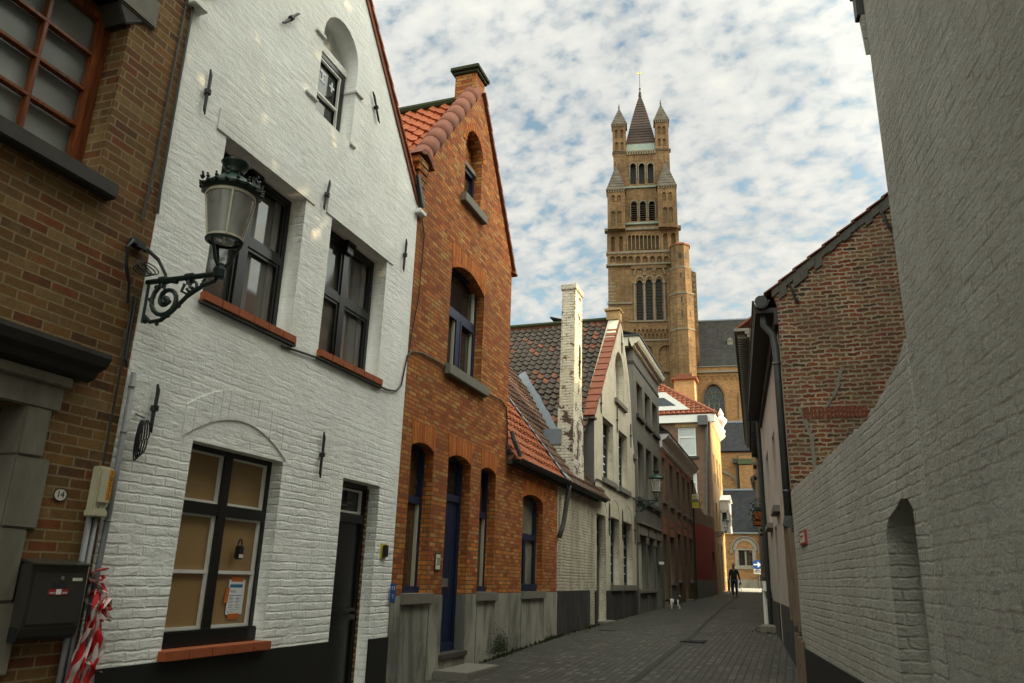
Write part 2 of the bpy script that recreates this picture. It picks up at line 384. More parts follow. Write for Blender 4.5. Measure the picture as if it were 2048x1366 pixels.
M['cream_paint'] = mat_plain('cream paint', (.58,.54,.42), .5, .2, 6, .1)
M['varnish'] = mat_wood('varnished hardwood', (.24,.062,.016), (.05,.014,.006), .28)
M['wood_grey'] = mat_wood('weathered brown board', (.16,.115,.075), (.08,.055,.035), .8)
M['terracotta'] = mat_plain('terracotta tile', (.34,.085,.028), .8, .4, 10, .3)
M['terracotta_dark'] = mat_plain('weathered ridge tile', (.20,.062,.032), .85, .55, 5, .4)
M['lead'] = mat_plain('lead flashing', (.17,.20,.23), .5, .35, 6, .2, metal=.2)
M['zinc'] = mat_plain('old zinc gutter', (.085,.087,.085), .5, .4, 8, .2, metal=.3)
M['zinc_dark'] = mat_plain('dark zinc gutter', (.035,.036,.034), .5, .4, 8, .2, metal=.3)
M['pvc'] = mat_plain('grey plastic pipe', (.19,.19,.20), .45, .2, 10, .05)
M['plastic_cream'] = mat_plain('cream plastic', (.50,.46,.33), .4, .2, 10, .05)
M['plastic_black'] = mat_plain('black plastic', (.012,.012,.012), .4, .2, 10, .05)
M['cable'] = mat_plain('black cable', (.010,.010,.011), .5, .2, 20, .05)
M['mailbox'] = mat_plain('dark grey metal', (.07,.066,.056), .35, .25, 9, .1, metal=.5)
M['steel'] = mat_plain('brushed steel', (.45,.43,.40), .3, .15, 20, .05, metal=.8)
M['paper'] = mat_plain('white paper', (.72,.73,.76), .7, .06, 6, .05)
M['kraft'] = mat_plain('brown kraft paper', (.30,.185,.075), .42, .14, 1.4, .25, spec=.5, dist=.01)
M['tape_orange'] = mat_plain('orange tape', (.52,.13,.012), .5, .15, 10, .1)
M['ink_blue'] = mat_plain('blue print', (.015,.14,.26), .6, .05, 6, .02)
M['ink'] = mat_plain('black print', (.02,.02,.025), .6, .05, 6, .02)
M['ink_grey'] = mat_plain('grey print', (.22,.22,.25), .7, .05, 6, .02)
M['red_sign'] = mat_plain('red sign paint', (.28,.02,.02), .5, .1, 6, .02)
M['yellow_sign'] = mat_plain('yellow sign paint', (.52,.42,.03), .5, .1, 6, .02)
M['orange_sign'] = mat_plain('orange sticker', (.58,.23,.01), .5, .1, 6, .02)
M['blue_sign'] = mat_plain('blue sign', (.012,.075,.25), .4, .1, 6, .02)
M['enamel'] = mat_plain('white enamel', (.62,.58,.50), .3, .1, 6, .02)
M['gold'] = mat_plain('gilt', (.75,.48,.10), .3, .1, 6, .05, metal=.9)
M['copper'] = mat_plain('green copper', (.19,.235,.195), .7, .4, 1.5, .2)
M['p_grey'] = mat_pane('grey window glass', (.105,.10,.088), .05, .03, (.04,.04,.038))
M['p_dark'] = mat_pane('dark window glass', (.022,.024,.026), .04, .03)
M['p_brown'] = mat_pane('window glass with brown shutter behind', (.10,.055,.025), .06, .02)
M['p_blind'] = mat_pane('window glass with blind behind', (.20,.20,.15), .12, .02, (.11,.11,.08))
M['p_frost'] = mat_pane('frosted glass', (.26,.27,.255), .32, .05, (.15,.16,.155))
M['p_sky'] = mat_pane('clear reflecting glass', (.03,.028,.025), .015, .015)
M['p_black'] = mat_plain('dark opening', (.008,.008,.008), .7, .2, 6, .1)
M['p_white'] = mat_pane('window with white blind', (.42,.44,.43), .1, .02, (.34,.36,.35))
M['t_orange'] = mat_tiles('orange pantiles', [(0.0,(.34,.085,.03)),(.5,(.42,.11,.035)),(1.0,(.30,.075,.03))])
M['t_far'] = mat_tiles('sooty orange tiles', [(0.0,(.19,.052,.022)),(.5,(.24,.066,.026)),(1.0,(.16,.045,.02))], moss=.3)
M['t_dark'] = mat_tiles('dark pantiles', [(0.0,(0.034,0.026,0.020)),(.40,(0.056,0.042,0.031)),(.66,(0.040,0.030,0.022)),(.72,(0.123,0.043,0.020)),(.78,(0.168,0.054,0.024)),(.83,(0.062,0.041,0.029)),(1.0,(0.040,0.031,0.024))], moss=.55)
M['t_brown'] = mat_tiles('brown moss grown tiles', [(0.0,(.07,.036,.022)),(.5,(.105,.048,.026)),(1.0,(.055,.034,.024))], moss=.6)
M['t_rib'] = mat_tiles('new orange tiles', [(0.0,(.27,.072,.026)),(.5,(.32,.09,.03)),(1.0,(.25,.066,.026))])
M['slate'] = mat_slate('blue slate', (.013,.014,.017), (.021,.022,.026), .32, .22, .04)
M['slate_big'] = mat_slate('grey slate', (.020,.020,.021), (.032,.032,.031), .5, .3, .10)
M['spire'] = mat_slate('brown spire slate', (.055,.04,.035), (.075,.055,.048), 30, 1.1, .05)
M['pinnacle'] = mat_slate('grey stone pinnacle', (.075,.066,.056), (.115,.10,.08), 1.0, .6, .1)
def mat_sett():
    s = NT('granite setts'); co = s.mapping(s.pos(), rot=(0,0,R(90)))
    co, v, b = brick_nodes(s, .20, .11, .011, .014, .6, co=co, wob2=.010)
    r = s.math('FRACT', s.math('MULTIPLY', b.outputs[0], 7.31))
    c = s.ramp(r, [(0.0,(.040,.037,.030)),(.35,(.068,.062,.050)),(.6,(.046,.042,.034)),(.85,(.082,.075,.060)),(1.0,(.13,.118,.095))])
    fn = s.noise(co, 60, 5, .7)
    c = s.mix(.6, c, s.ramp(fn, [(.25,.3),(.75,1.0)]), 'MULTIPLY')
    c = s.mix(s.math('MULTIPLY', b.outputs[1], .8), c, (.026,.024,.019))
    c = s.mix(.7, c, s.ramp(s.noise(co, .8, 6, .7), [(.32,.40),(.68,1.15)]), 'MULTIPLY')
    c = s.mix(s.math('MULTIPLY', s.ramp(s.noise(co, 70, 2, .5), [(.70,0.0),(.74,1.0)]), .5), c, (.20,.185,.15))
    h = s.math('ADD', s.math('SUBTRACT', 1.0, b.outputs[1]), s.math('MULTIPLY', fn, .5))
    h = s.math('ADD', h, s.math('MULTIPLY', r, .5))
    return s.fin(c, .62, s.bump(h, 1.0, .02), Specular_IOR_Level=.4)
M['sett'] = mat_sett()
M['paving'] = mat_plain('concrete paving painted as lit', (.30,.285,.25), .9, .3, 1.5, .2)  # lighter concrete; the cross street's brighter light is painted into this tone
def mat_lantern():
    s = NT('dusty lantern glass')
    tr = s.n('ShaderNodeBsdfTransparent', {0: (.80,.80,.77,1)}); gl = s.n('ShaderNodeBsdfGlossy', {0: (.9,.9,.9,1), 'Roughness': .08})
    df = s.n('ShaderNodeBsdfDiffuse', {0: (.74,.72,.68,1)})
    fr = s.n('ShaderNodeFresnel', {0: 1.35})
    m1 = s.n('ShaderNodeMixShader', {0: s.math('ADD', s.math('MULTIPLY', s.noise(s.pos(), 5, 2), .26), .17), 1: tr.outputs[0], 2: df.outputs[0]})
    m2 = s.n('ShaderNodeMixShader', {0: fr.outputs[0], 1: m1.outputs[0], 2: gl.outputs[0]})
    s.l(m2.outputs[0], s.out.inputs[0]); return s.m
M['lantern'] = mat_lantern()
def mat_barrier():
    s = NT('red and white barrier film'); uv = s.n('ShaderNodeUVMap').outputs[0]
    x = s.n('ShaderNodeSeparateXYZ', {0: uv})
    f = s.math('FRACT', s.math('ADD', s.math('MULTIPLY', x.outputs[1], 4.2), s.math('MULTIPLY', x.outputs[0], .45)))
    c = s.mix(s.math('GREATER_THAN', f, .5), (.62,.50,.48), (.52,.015,.02))
    return s.fin(c, .35, s.bump(s.noise(s.pos(), 60, 3), .4, .004))
M['barrier'] = mat_barrier()
def mat_dog():
    s = NT('black and white coat'); o = s.n('ShaderNodeTexCoord').outputs['Object']; x = s.n('ShaderNodeSeparateXYZ', {0: o})
    ramp = s.ramp(s.math('ADD', x.outputs[0], s.math('MULTIPLY', s.noise(o, 12, 2), .03)), [(0.0,.015),(.10,.015)], 'CONSTANT')
    px = s.math('ADD', x.outputs[0], .5)
    pat = s.ramp(px, [(0.0,(.012,.012,.012)),(.345,(.60,.57,.52)),(.50,(.012,.012,.012)),(.655,(.60,.57,.52)),(.71,(.015,.014,.014))], 'CONSTANT')
    low = s.math('LESS_THAN', x.outputs[2], .24)
    tip = s.math('GREATER_THAN', x.outputs[2], .565)
    c = s.mix(s.math('MAXIMUM', low, tip), pat, (.55,.52,.47))
    return s.fin(c, .8, s.bump(s.noise(o, 80, 3), .5, .004))
M['dog'] = mat_dog()
M['skin'] = mat_plain('skin', (.17,.09,.058), .55, .15, 20, .1)
M['cloth_black'] = mat_plain('black shirt cloth', (.008,.008,.009), .85, .3, 20, .3)
M['denim'] = mat_plain('dark blue denim', (.014,.022,.042), .85, .3, 20, .3)
M['leather'] = mat_plain('dark shoe leather', (.012,.010,.009), .5, .2, 20, .2)
M['hair'] = mat_plain('dark hair', (.012,.009,.007), .7, .3, 40, .5)
M['leaf'] = mat_plain('plant leaves', (.035,.07,.02), .6, .5, 20, .2)
M['petal'] = mat_plain('violet petals', (.13,.06,.30), .6, .3, 20, .2)
M['moss'] = mat_plain('moss', (.03,.038,.012), .95, .5, 20, .5)
M['stained'] = mat_plain('leaded church glass', (.012,.017,.014), .15, .6, 1.5, .3)
# ------------------------------------------------------------------ ground
ZP = [(-60,-1.9),(-10,-1.62),(4,-1.46),(10.3,-1.33),(15.8,-1.14),(20.7,-1.04),(24.8,-.98),(30,-.92),(40,-.80),(50,-.70),(60,-.50),(78,-.30),(1500,-.29)]
def zg(Y):
    for (a, za), (b, zb) in zip(ZP, ZP[1:]):
        if Y <= b: return za+(zb-za)*(Y-a)/(b-a)
    return ZP[-1][1]
def ground_hit(x, y):
    d = ray(x, y); Y = 2.0
    while Y < 200:
        if d.z*Y/d.y <= zg(Y): break
        Y += .01
    return Vector((d.x*Y/d.y, Y, zg(Y)))
mb = MB()
ys = [-60,-10,-4,0,4,7,10.3,13,15.8,18,20.7,24.8,30,35,40,45,50,55,60,69,78,150,1500]
for a, b in zip(ys, ys[1:]):
    mb.add([(-900,a,zg(a)),(900,a,zg(a)),(900,b,zg(b)),(-900,b,zg(b))], [(0,1,2,3)])
mb.build('street', M['sett'], kind='structure')
mb = MB()
for a, b in ((60.5,69),(69,77.8)):
    mb.add([(-60,a,zg(a)+.004),(60,a,zg(a)+.004),(60,b,zg(b)+.004),(-60,b,zg(b)+.004)], [(0,1,2,3)])
mb.build('cross_street_pavement', M['paving'], kind='structure')
# drainage channel of longer stones along the middle of the street
mb = MB(); pth = [ground_hit(1262,1366), ground_hit(1388,1270), ground_hit(1450,1212), ground_hit(1478,1190)]
pth[0] += (pth[0]-pth[1])*.9
for a, b in zip(pth, pth[1:]):
    n = max(2, int((b-a).length/.32)); d = (b-a).normalized(); s_ = Vector((d.y,-d.x,0))*.05
    for i in range(n):
        p = a+(b-a)*(i/n); q = a+(b-a)*((i+.94)/n); j = s_*random.uniform(.9,1.08)
        zp, zq = zg(p.y)+.004+random.uniform(0,.006), zg(q.y)+.004+random.uniform(0,.006)
        mb.quad((p.x+j.x,p.y+j.y,zp),(q.x+j.x,q.y+j.y,zq),(q.x-j.x,q.y-j.y,zq),(p.x-j.x,p.y-j.y,zp))
mb.build('drain_channel', mat_plain('channel stones', (.028,.026,.022), .8, .5, 9, .5), kind='structure')

LF = Frame((-4.7,0,0), 90)
GF = Frame((0,12.3,0), 0)
RF = Frame((.03,12.3,0), -83.45)
TF = Frame((0,125,0), 10)
NF = Frame((0,124,0), 6)
AF = Frame((0,95,0), 2)
CF = Frame((0,78,0), 0)

# ------------------------------------------------------------------ building blocks
def glaze(F, poly, w, mat, parent, name='pane'):
    mb = MB(); mb.add([F.P(u,v,w) for u,v in poly], [tuple(range(len(poly)))]); return mb.build(name, mat, parent)

def window(F, u0, u1, v0, v1, w, mat, pane, parent, fw=.06, d=.06, vb=(), hb=(), bar=.03, label=None, beads=None, bead=.018):
    """frame with mullions and bars; vb (u, width[, v0, v1]) and hb (v, height[, u0, u1])"""
    mb = MB()
    F.box(mb,u0,u0+fw,v0,v1,w-d,w); F.box(mb,u1-fw,u1,v0,v1,w-d,w)
    F.box(mb,u0+fw,u1-fw,v0,v0+fw,w-d,w-.001); F.box(mb,u0+fw,u1-fw,v1-fw,v1,w-d,w-.001)
    for k, q in enumerate(vb):
        wd = q[1]; a, b = (q[2], q[3]) if len(q) > 2 else (v0+fw, v1-fw)
        F.box(mb,q[0]-wd/2,q[0]+wd/2,a,b,w-d,w-.002 if wd < .05 else w+.006)
    for q in hb:
        ht = q[1]; a, b = (q[2], q[3]) if len(q) > 2 else (u0+fw, u1-fw)
        F.box(mb,a,b,q[0]-ht/2,q[0]+ht/2,w-d,w-.004 if ht < .05 else w+.003)
    f = mb.build('window', mat, parent, label=label)
    glaze(F, rect(u0+.01,u1-.01,v0+.01,v1-.01), w-d*.7, pane, f)
    return f

def sill(F, u0, u1, v0, v1, w0, w1, mat, parent, name='window_sill', bevel=.008):
    mb = MB(); F.box(mb,u0,u1,v0,v1,w0,w1); return mb.build(name, mat, parent, bevel=bevel)

def anchor(F, p, q, parent, r=.016):
    a = F.P(*p, .03); b = F.P(*q, .03); m = (a+b)/2; d = (b-a); s_ = Vector((d.z*F.n.x*0, 0, 0)) + F.u*.012
    mb = MB(); mb.tube([a, a+d*.12+s_, a+d*.45+s_*.4, m, a+d*.6-s_*.5, a+d*.9-s_, b], [r*.5, r, r*.95, r*1.1, r*.95, r*.9, r*.35], 6)
    mb.tube([m-d.normalized()*.022, m+d.normalized()*.022], r*1.9, 8); mb.tube([m-F.n*.03, m+F.n*.012], r*.9, 6)
    return mb.build('wall_anchor', M['iron'], parent, bevel=0)

def body(F, u0, u1, v0, v1, depth, mat, parent, w=-.301):
    mb = MB(); F.box(mb,u0,u1,v0,v1,-depth,w); return mb.build('side_wall', mat, parent)

def slab(mb, a, b, c, d, t):
    a, b, c, d = (Vector(p) for p in (a,b,c,d)); n = (b-a).cross(d-a).normalized()*t
    mb.hexa([a-n,b-n,c-n,d-n,a,b,c,d])

def pantiles(P0, al, up, W, L, tw, tl, mat, parent, amp=.028, lift=.028, name='roof', seg=6, nib=False):
    P0 = Vector(P0); al = Vector(al).normalized(); up = Vector(up).normalized(); n = al.cross(up).normalized()
    nx, ny = max(1,round(W/tw)), max(1,round(L/tl)); tw, tl = W/nx, L/ny
    V, Fc, U = [], [], []
    for j in range(ny):
        for i in range(nx):
            b0 = len(V); jx = random.uniform(-.013,.013); jz = random.uniform(0,.016)
            for row, (t, li) in enumerate(((j*tl-.03, lift*.1-.012), (j*tl-.03, lift+jz), ((j+1)*tl+.01, .0))):
                for k in range(seg+1):
                    s = k/seg; h = amp*(math.sin(2*math.pi*s+.6)+.35*math.sin(4*math.pi*s))
                    V.append(P0+al*((i+s)*tw)+up*(t+jx)+n*(h+li+.022*math.sin(.9*i*tw*2.1+.5*j*tl)*math.sin(1.3*j*tl+.7)))
            for r_ in (0,1):
                for k in range(seg):
                    a = b0+r_*(seg+1)+k
                    Fc.append((a,a+1,a+seg+2,a+seg+1)); U.append((i+.5,j+.5))
            if nib:
                c = P0+al*((i+.5)*tw)+up*(j*tl)+n*(lift+amp*.2)
                bb = len(V)
                for dz in (-.01,.03):
                    for dx, dy in ((-.03,-.03),(.03,-.03),(.03,.03),(-.03,.03)): V.append(c+al*dx+up*dy+n*dz)
                for f in ((4,5,6,7),(0,1,5,4),(1,2,6,5),(2,3,7,6),(3,0,4,7)): Fc.append(tuple(q+bb for q in f)); U.append((i+.5,j+.5))
    me = bpy.data.meshes.new(name); me.from_pydata([tuple(v) for v in V], [], Fc); me.update()
    uvl = me.uv_layers.new(name='UVMap')
    for p, u in zip(me.polygons, U):
        for li in p.loop_indices: uvl.data[li].uv = u
    o = link_mesh(name, me, mat, parent)
    return o

def verge(F, p0, p1, parent, mat, n, wd=.13, th=.05, w0=-.12, w1=.06, name='verge_tiles', rnd=.006):
    """row of overlapping edge tiles along a gable slope p0 -> p1 (upwards)"""
    mb = MB(); dx, dy = p1[0]-p0[0], p1[1]-p0[1]; L = math.hypot(dx,dy); dx/=L; dy/=L
    nx, ny = (-dy, dx)
    if ny < 0: nx, ny = -nx, -ny
    st = L/n
    for i in range(n):
        a = i*st-.02; b = (i+1)*st+.01; l0 = random.uniform(0,rnd)+.022; l1 = 0
        pts = [(p0[0]+dx*a+nx*l0, p0[1]+dy*a+ny*l0), (p0[0]+dx*b+nx*l1, p0[1]+dy*b+ny*l1), (p0[0]+dx*b+nx*(l1+th), p0[1]+dy*b+ny*(l1+th)), (p0[0]+dx*a+nx*(l0+th), p0[1]+dy*a+ny*(l0+th))]
        mb.prism(F, pts, w0, w1+random.uniform(0,rnd))
    return mb.build(name, mat, parent)

def text(F, s, size, u, v, w, mat, parent, name='lettering', rot=0.0, ext=.002, sx=1.0, align='CENTER'):
    cu = bpy.data.curves.new('t', 'FONT'); cu.body = s; cu.size = size; cu.extrude = ext; cu.align_x = align; cu.align_y = 'CENTER'
    ob = bpy.data.objects.new('t', cu); COL.objects.link(ob); dg = bpy.context.evaluated_depsgraph_get(); dg.update()
    me = bpy.data.meshes.new_from_object(ob.evaluated_get(dg)); bpy.data.objects.remove(ob); bpy.data.curves.remove(cu)
    c_, s_ = math.cos(rot), math.sin(rot)
    for p in me.vertices:
        x, y = p.co.x*sx, p.co.y
        p.co = F.P(u+x*c_-y*s_, v+x*s_+y*c_, w+p.co.z)
    me.materials.clear()
    return link_mesh(name, me, mat, parent)

def gutter(mb, a, b, r=.07, seg=8):
    """half-round trough from a to b, open on top"""
    a, b = Vector(a), Vector(b); t = (b-a).normalized(); s_ = t.cross(Vector((0,0,1))).normalized(); k = s_.cross(t)
    vs = []
    for p in (a, b):
        for rr in (r, r*.88):
            for i in range(seg+1):
                an = math.pi*i/seg
                vs.append(p + s_*math.cos(an)*rr - k*math.sin(an)*rr)
    m = seg+1; fs = []
    for i in range(seg):
        fs.append((i,i+1,2*m+i+1,2*m+i)); fs.append((m+i+1,m+i,3*m+i,3*m+i+1)); fs.append((i,m+i,m+i+1,i+1)); fs.append((2*m+i,2*m+i+1,3*m+i+1,3*m+i))
    fs += [(0,2*m,3*m,m),(seg,m+seg,3*m+seg,2*m+seg)]
    mb.add(vs, fs)
    mb.tube([a+s_*r, b+s_*r], r*.16, 6); mb.tube([a-s_*r, b-s_*r], r*.16, 6)
P_ = LF.px

# ================================================================== white gabled house
wh = thing('white_house', 'white limewashed brick house with steep gable and black window frames', 'house', (-4.7,6.6,-1.4))
HO = [(4.37,-1.8),(8.87,-1.8),(8.87,5.03),(6.66,7.55),(4.37,4.92)]
niche = round_top(6.26,7.02,4.97,6.03,10)
holes = [rect(5.0,6.30,2.30,3.85), rect(6.81,8.13,2.30,3.88), niche, rect(5.16,6.43,-.63,1.03), rect(7.56,8.40,-1.40,1.02)]
LF.panel('wall', HO, holes, -.34, 0, M['white'], wh)
body(LF, 4.40,8.84,-1.8,4.9,7,M['white'],wh,-.341)
for q in ((4.37,7.555,-1.8,-.705,.001,.018),(8.405,8.872,-1.8,-.73,.001,.018)):
    mb = MB(); LF.box(mb,*q); mb.build('plinth', M['black_paint'], wh)
mb = MB(); slab(mb, LF.P(4.3,4.86,.02),LF.P(4.3,4.86,-7),LF.P(6.66,7.60,-7),LF.P(6.66,7.60,.02),-.06); slab(mb, LF.P(8.87,5.08,-7),LF.P(8.87,5.08,.02),LF.P(6.66,7.60,.02),LF.P(6.66,7.60,-7),-.06)
mb.build('roof', M['terracotta_dark'], wh)
verge(LF,(8.80,5.20),(6.66,7.62),wh,M['terracotta'],13,th=.03,w0=-.15,w1=.035)
verge(LF,(4.46,5.02),(6.66,7.62),wh,M['terracotta'],13,th=.045,w0=-.15,w1=.055)
mb = MB(); mb.prism(LF,[(8.66,5.42),(8.72,5.46),(8.92,5.10),(8.90,5.02),(8.84,5.08)],-.15,.075); mb.build('lead_capping', M['zinc_dark'], wh)
for q in ((8.78,8.98,4.90,4.97,-.2,.09),(4.28,4.45,4.76,4.86,-.2,.09)):
    mb = MB(); LF.box(mb,*q); mb.build('kneeler_stone', M['white_flat'], wh, bevel=.01)
# smooth lintel bands, sills, arch relief
for a, b, v in ((4.86,6.45,3.855),(6.68,8.28,3.885)):
    mb = MB(); LF.box(mb,a,b,v,v+.22,.001,.014); mb.build('lintel', M['white_flat'], wh, bevel=.004)
for a, b in ((4.98,6.34),(6.79,8.17)):
    mb = MB(); n = 6
    for i in range(n): LF.box(mb,a+(b-a)*i/n+.002,a+(b-a)*(i+1)/n-.002,2.225,2.302,-.2,.055+random.uniform(0,.006))
    s1 = mb.build('window_sill', M['terracotta'], wh, bevel=.004)
    mb = MB(); LF.box(mb,a-.01,b+.01,2.195,2.224,-.05,.045); mb.build('sill_edge', M['stone_dark'], s1)
mb = MB(); n = 5
for i in range(n): LF.box(mb,5.13+1.34*i/n+.002,5.13+1.34*(i+1)/n-.002,-.702,-.628,-.15,.075+random.uniform(0,.006))
mb.build('window_sill', M['terracotta'], wh, bevel=.005)
mb = MB()
for k in range(14):
    def arc(t, o): u = 5.02+1.44*t; return (u, 1.57-o-.26*((2*t-1)**2))
    t0, t1 = k/14+.0008, (k+1)/14-.0008
    mb.prism(LF,[arc(t0,.27),arc(t1,.27),arc(t1,0),arc(t0,0)],.0,.010+random.uniform(0,.003))
mb.build('relieving_arch', M['white'], wh)
# niche back, impost ledges
mb = MB(); LF.box(mb,6.24,7.04,4.9,6.5,-.345,-.25); nb = mb.build('niche_back', M['white_flat'], wh)
for q in ((7.0,7.17,5.68,5.72,-.2,.03),(7.0,7.12,4.95,4.985,-.05,.03),(6.10,6.28,5.90,5.94,-.02,.03),(6.05,6.27,5.05,5.08,-.02,.03)):
    mb = MB(); LF.box(mb,*q); mb.build('ledge', M['white_flat'], wh, bevel=.006)
mb = MB(); LF.box(mb,6.25,7.03,5.93,6.02,-.25,-.15); mb.build('lintel', M['white_flat'], wh)
# windows
def black_window(u0,u1,v0,v1,w,tv,pane):
    m = (u0+u1)/2
    f = window(LF,u0-.01,u1+.01,v0-.01,v1+.01,w,M['black_gloss'],pane,wh,fw=.07,d=.08,vb=[(m,.11)],hb=[(tv,.09)])
    mb = MB()
    for a, b in ((u0+.06,m-.055),(m+.055,u1-.06)):
        for c, d in ((v0+.06,tv-.045),(tv+.045,v1-.06)):
            LF.box(mb,a,a+.035,c,d,w-.03,w-.012); LF.box(mb,b-.035,b,c,d,w-.03,w-.012); LF.box(mb,a+.035,b-.035,c,c+.035,w-.03,w-.013); LF.box(mb,a+.035,b-.035,d-.035,d,w-.03,w-.013)
    mb.build('casement', M['black_gloss'], f)
    mb = MB(); LF.box(mb,m-.075,m+.075,v1-.16,v1-.06,w,w+.05); LF.box(mb,m-.095,m+.095,v1-.06,v1-.005,w,w+.07); mb.build('bracket', M['black_gloss'], f, bevel=.008)
    mb = MB()
    for a, s in ((u1-.20,1),(u0+.12,1),(m+.09,1)):
        n = 6
        for i in range(n): mb.quad(LF.P(a+i*.018,v0+.07,w-.052+.004*(i%2)),LF.P(a+(i+1)*.018,v0+.07,w-.052+.004*((i+1)%2)),LF.P(a+(i+1)*.018,v1-.07,w-.052+.004*((i+1)%2)),LF.P(a+i*.018,v1-.07,w-.052+.004*(i%2)))
    mb.build('curtain', mat_plain('grey net curtain', (.17,.165,.15), .8, .3, 3, .2), f)
    return f
black_window(5.0,6.30,2.30,3.85,-.19,3.12,M['p_grey'])
black_window(6.81,8.13,2.30,3.88,-.19,3.12,M['p_grey'])
f = window(LF,6.25,7.00,4.96,5.93,-.16,M['black_gloss'],M['p_dark'],wh,fw=.065,d=.08)
mb = MB()
for a,b,c,d in ((6.315,6.342,5.02,5.86),(6.905,6.932,5.02,5.86)): LF.box(mb,a,b,c,d,-.2,-.17)
for v in (5.02,5.38,5.835): LF.box(mb,6.342,6.905,v,v+.026,-.2,-.169)
mb.build('casement', M['white_paint'], f)
mb = MB(); LF.box(mb,6.80,6.83,5.60,5.73,-.214,-.208); LF.box(mb,6.765,6.865,5.65,5.68,-.2145,-.2085); LF.box(mb,6.60,6.625,5.62,5.74,-.214,-.208); LF.box(mb,6.55,6.67,5.72,5.745,-.2145,-.2085); LF.box(mb,6.55,6.68,5.61,5.635,-.2145,-.2085); LF.box(mb,6.44,6.46,5.6,5.75,-.214,-.208); mb.build('glass_tape', M['paper'], f)
# papered ground-floor window
U0,U1,V0,V1,W = 5.16,6.43,-.63,1.03,-.13
mu = (U0+U1)/2
f = window(LF,U0-.01,U1+.01,V0-.01,V1+.01,W,M['black_gloss'],M['kraft'],wh,fw=.055,d=.07,vb=[(mu,.10)],hb=[(.50,.10)],label='black four light window papered over inside')
mb = MB(); LF.box(mb,U0,U1,V0-.0,V0+.13,W-.02,W+.05); mb.build('bottom_rail', M['black_gloss'], f, bevel=.01)
mb = MB()
for a, b in ((U0+.045,mu-.05),(mu+.05,U1-.045)):
    for c, d in ((V0+.13,.45),(.55,V1-.045)):
        LF.box(mb,a,a+.022,c,d,W-.045,W-.022); LF.box(mb,b-.03,b,c,d,W-.045,W-.02); LF.box(mb,a,b,c,c+.024,W-.044,W-.0195); LF.box(mb,a,b,d-.02,d,W-.044,W-.0215)
    LF.box(mb,a,b,-.045,-.015,W-.044,W-.018)
mb.build('casement', M['white_paint'], f)
# door
mb = MB(); w = -.17
LF.box(mb,7.54,7.63,-1.42,1.04,w-.08,w); LF.box(mb,8.33,8.42,-1.42,1.04,w-.08,w); LF.box(mb,7.63,8.33,.96,1.04,w-.08,w-.001); LF.box(mb,7.63,8.33,.56,.66,w-.08,w+.02)
fr = mb.build('door_frame', M['black_gloss'], wh)
mb = MB(); LF.box(mb,7.63,8.33,-1.42,.56,w-.07,w-.03)
for a,b,c,d in ((7.72,8.24,-.30,.44),(7.72,8.24,-1.28,-.62)):
    LF.box(mb,a,b,c,d,w-.03,w-.018); LF.box(mb,a+.07,b-.07,c+.07,d-.07,w-.018,w-.008)
LF.box(mb,7.63,8.33,-.52,-.46,w-.03,w+.015); LF.box(mb,7.63,8.33,-.43,-.39,w-.03,w+.005)
dr = mb.build('door', M['black_gloss'], wh, bevel=.006)
mb = MB(); mb.tube([LF.P(7.70,-.30,w-.02),LF.P(7.70,-.30,w+.03),LF.P(7.80,-.30,w+.03)],.010,8); mb.build('handle', M['iron'], dr)
f = MB()
for a,b,c,d in ((7.64,7.67,.67,.95),(8.29,8.32,.67,.95)): LF.box(f,a,b,c,d,w-.06,w-.02)
LF.box(f,7.67,8.29,.67,.695,w-.06,w-.021); LF.box(f,7.67,8.29,.925,.95,w-.06,w-.021)
f = f.build('fanlight', M['white_paint'], wh); glaze(LF, rect(7.64,8.32,.67,.95), w-.05, M['p_dark'], f)
mb = MB(); pts = [(8.40,-1.3)]+[(8.40+random.uniform(.0,.018), -1.3+2.3*i/16) for i in range(17)]+[(8.38,1.0)]
LF.box(mb,8.38,8.402,-1.3,.98,-.165,-.140); mb.build('broken_jamb_edge', M['brick_old'], wh)
for p, q in [((4.645,4.33),(4.665,3.87)),((5.50,5.52),(5.76,5.84)),((6.64,4.27),(6.60,3.87)),((7.36,5.93),(7.59,5.60)),((8.54,4.38),(8.54,3.90)),((4.65,1.39),(4.67,1.0)),((7.04,1.44),(7.06,.95))]: anchor(LF,p,q,wh)

# ================================================================== dark brick house, number 14
bh = thing('brick_house', 'dark brown brick house with varnished window and stone door surround', 'house', (-4.7,2.0,-1.5))
LF.panel('wall', [(-8,-2.0),(4.365,-2.0),(4.365,9.5),(-8,9.5)], [rect(1.7,3.78,2.76,4.25), rect(2.55,3.63,-1.45,.99), rect(-2.2,-.6,2.76,4.25)], -.36, 0, M['brick_dark'], bh)
body(LF,-8,4.36,-2.0,9.4,6,M['brick_dark'],bh,-.361)
mb = MB(); LF.box(mb,1.5,4.0,4.25,4.52,-.3,.035); mb.build('lintel', M['stone'], bh, bevel=.015)
mb = MB(); mb.prism(LF,[(3.72,4.10),(3.90,4.25),(3.62,4.25)],-.3,.02); mb.build('corbel', M['stone_dark'], bh, bevel=.01)
mb = MB(); LF.box(mb,1.5,3.90,2.63,2.755,-.25,.10); mb.build('window_sill', M['stone_dark'], bh, bevel=.012)
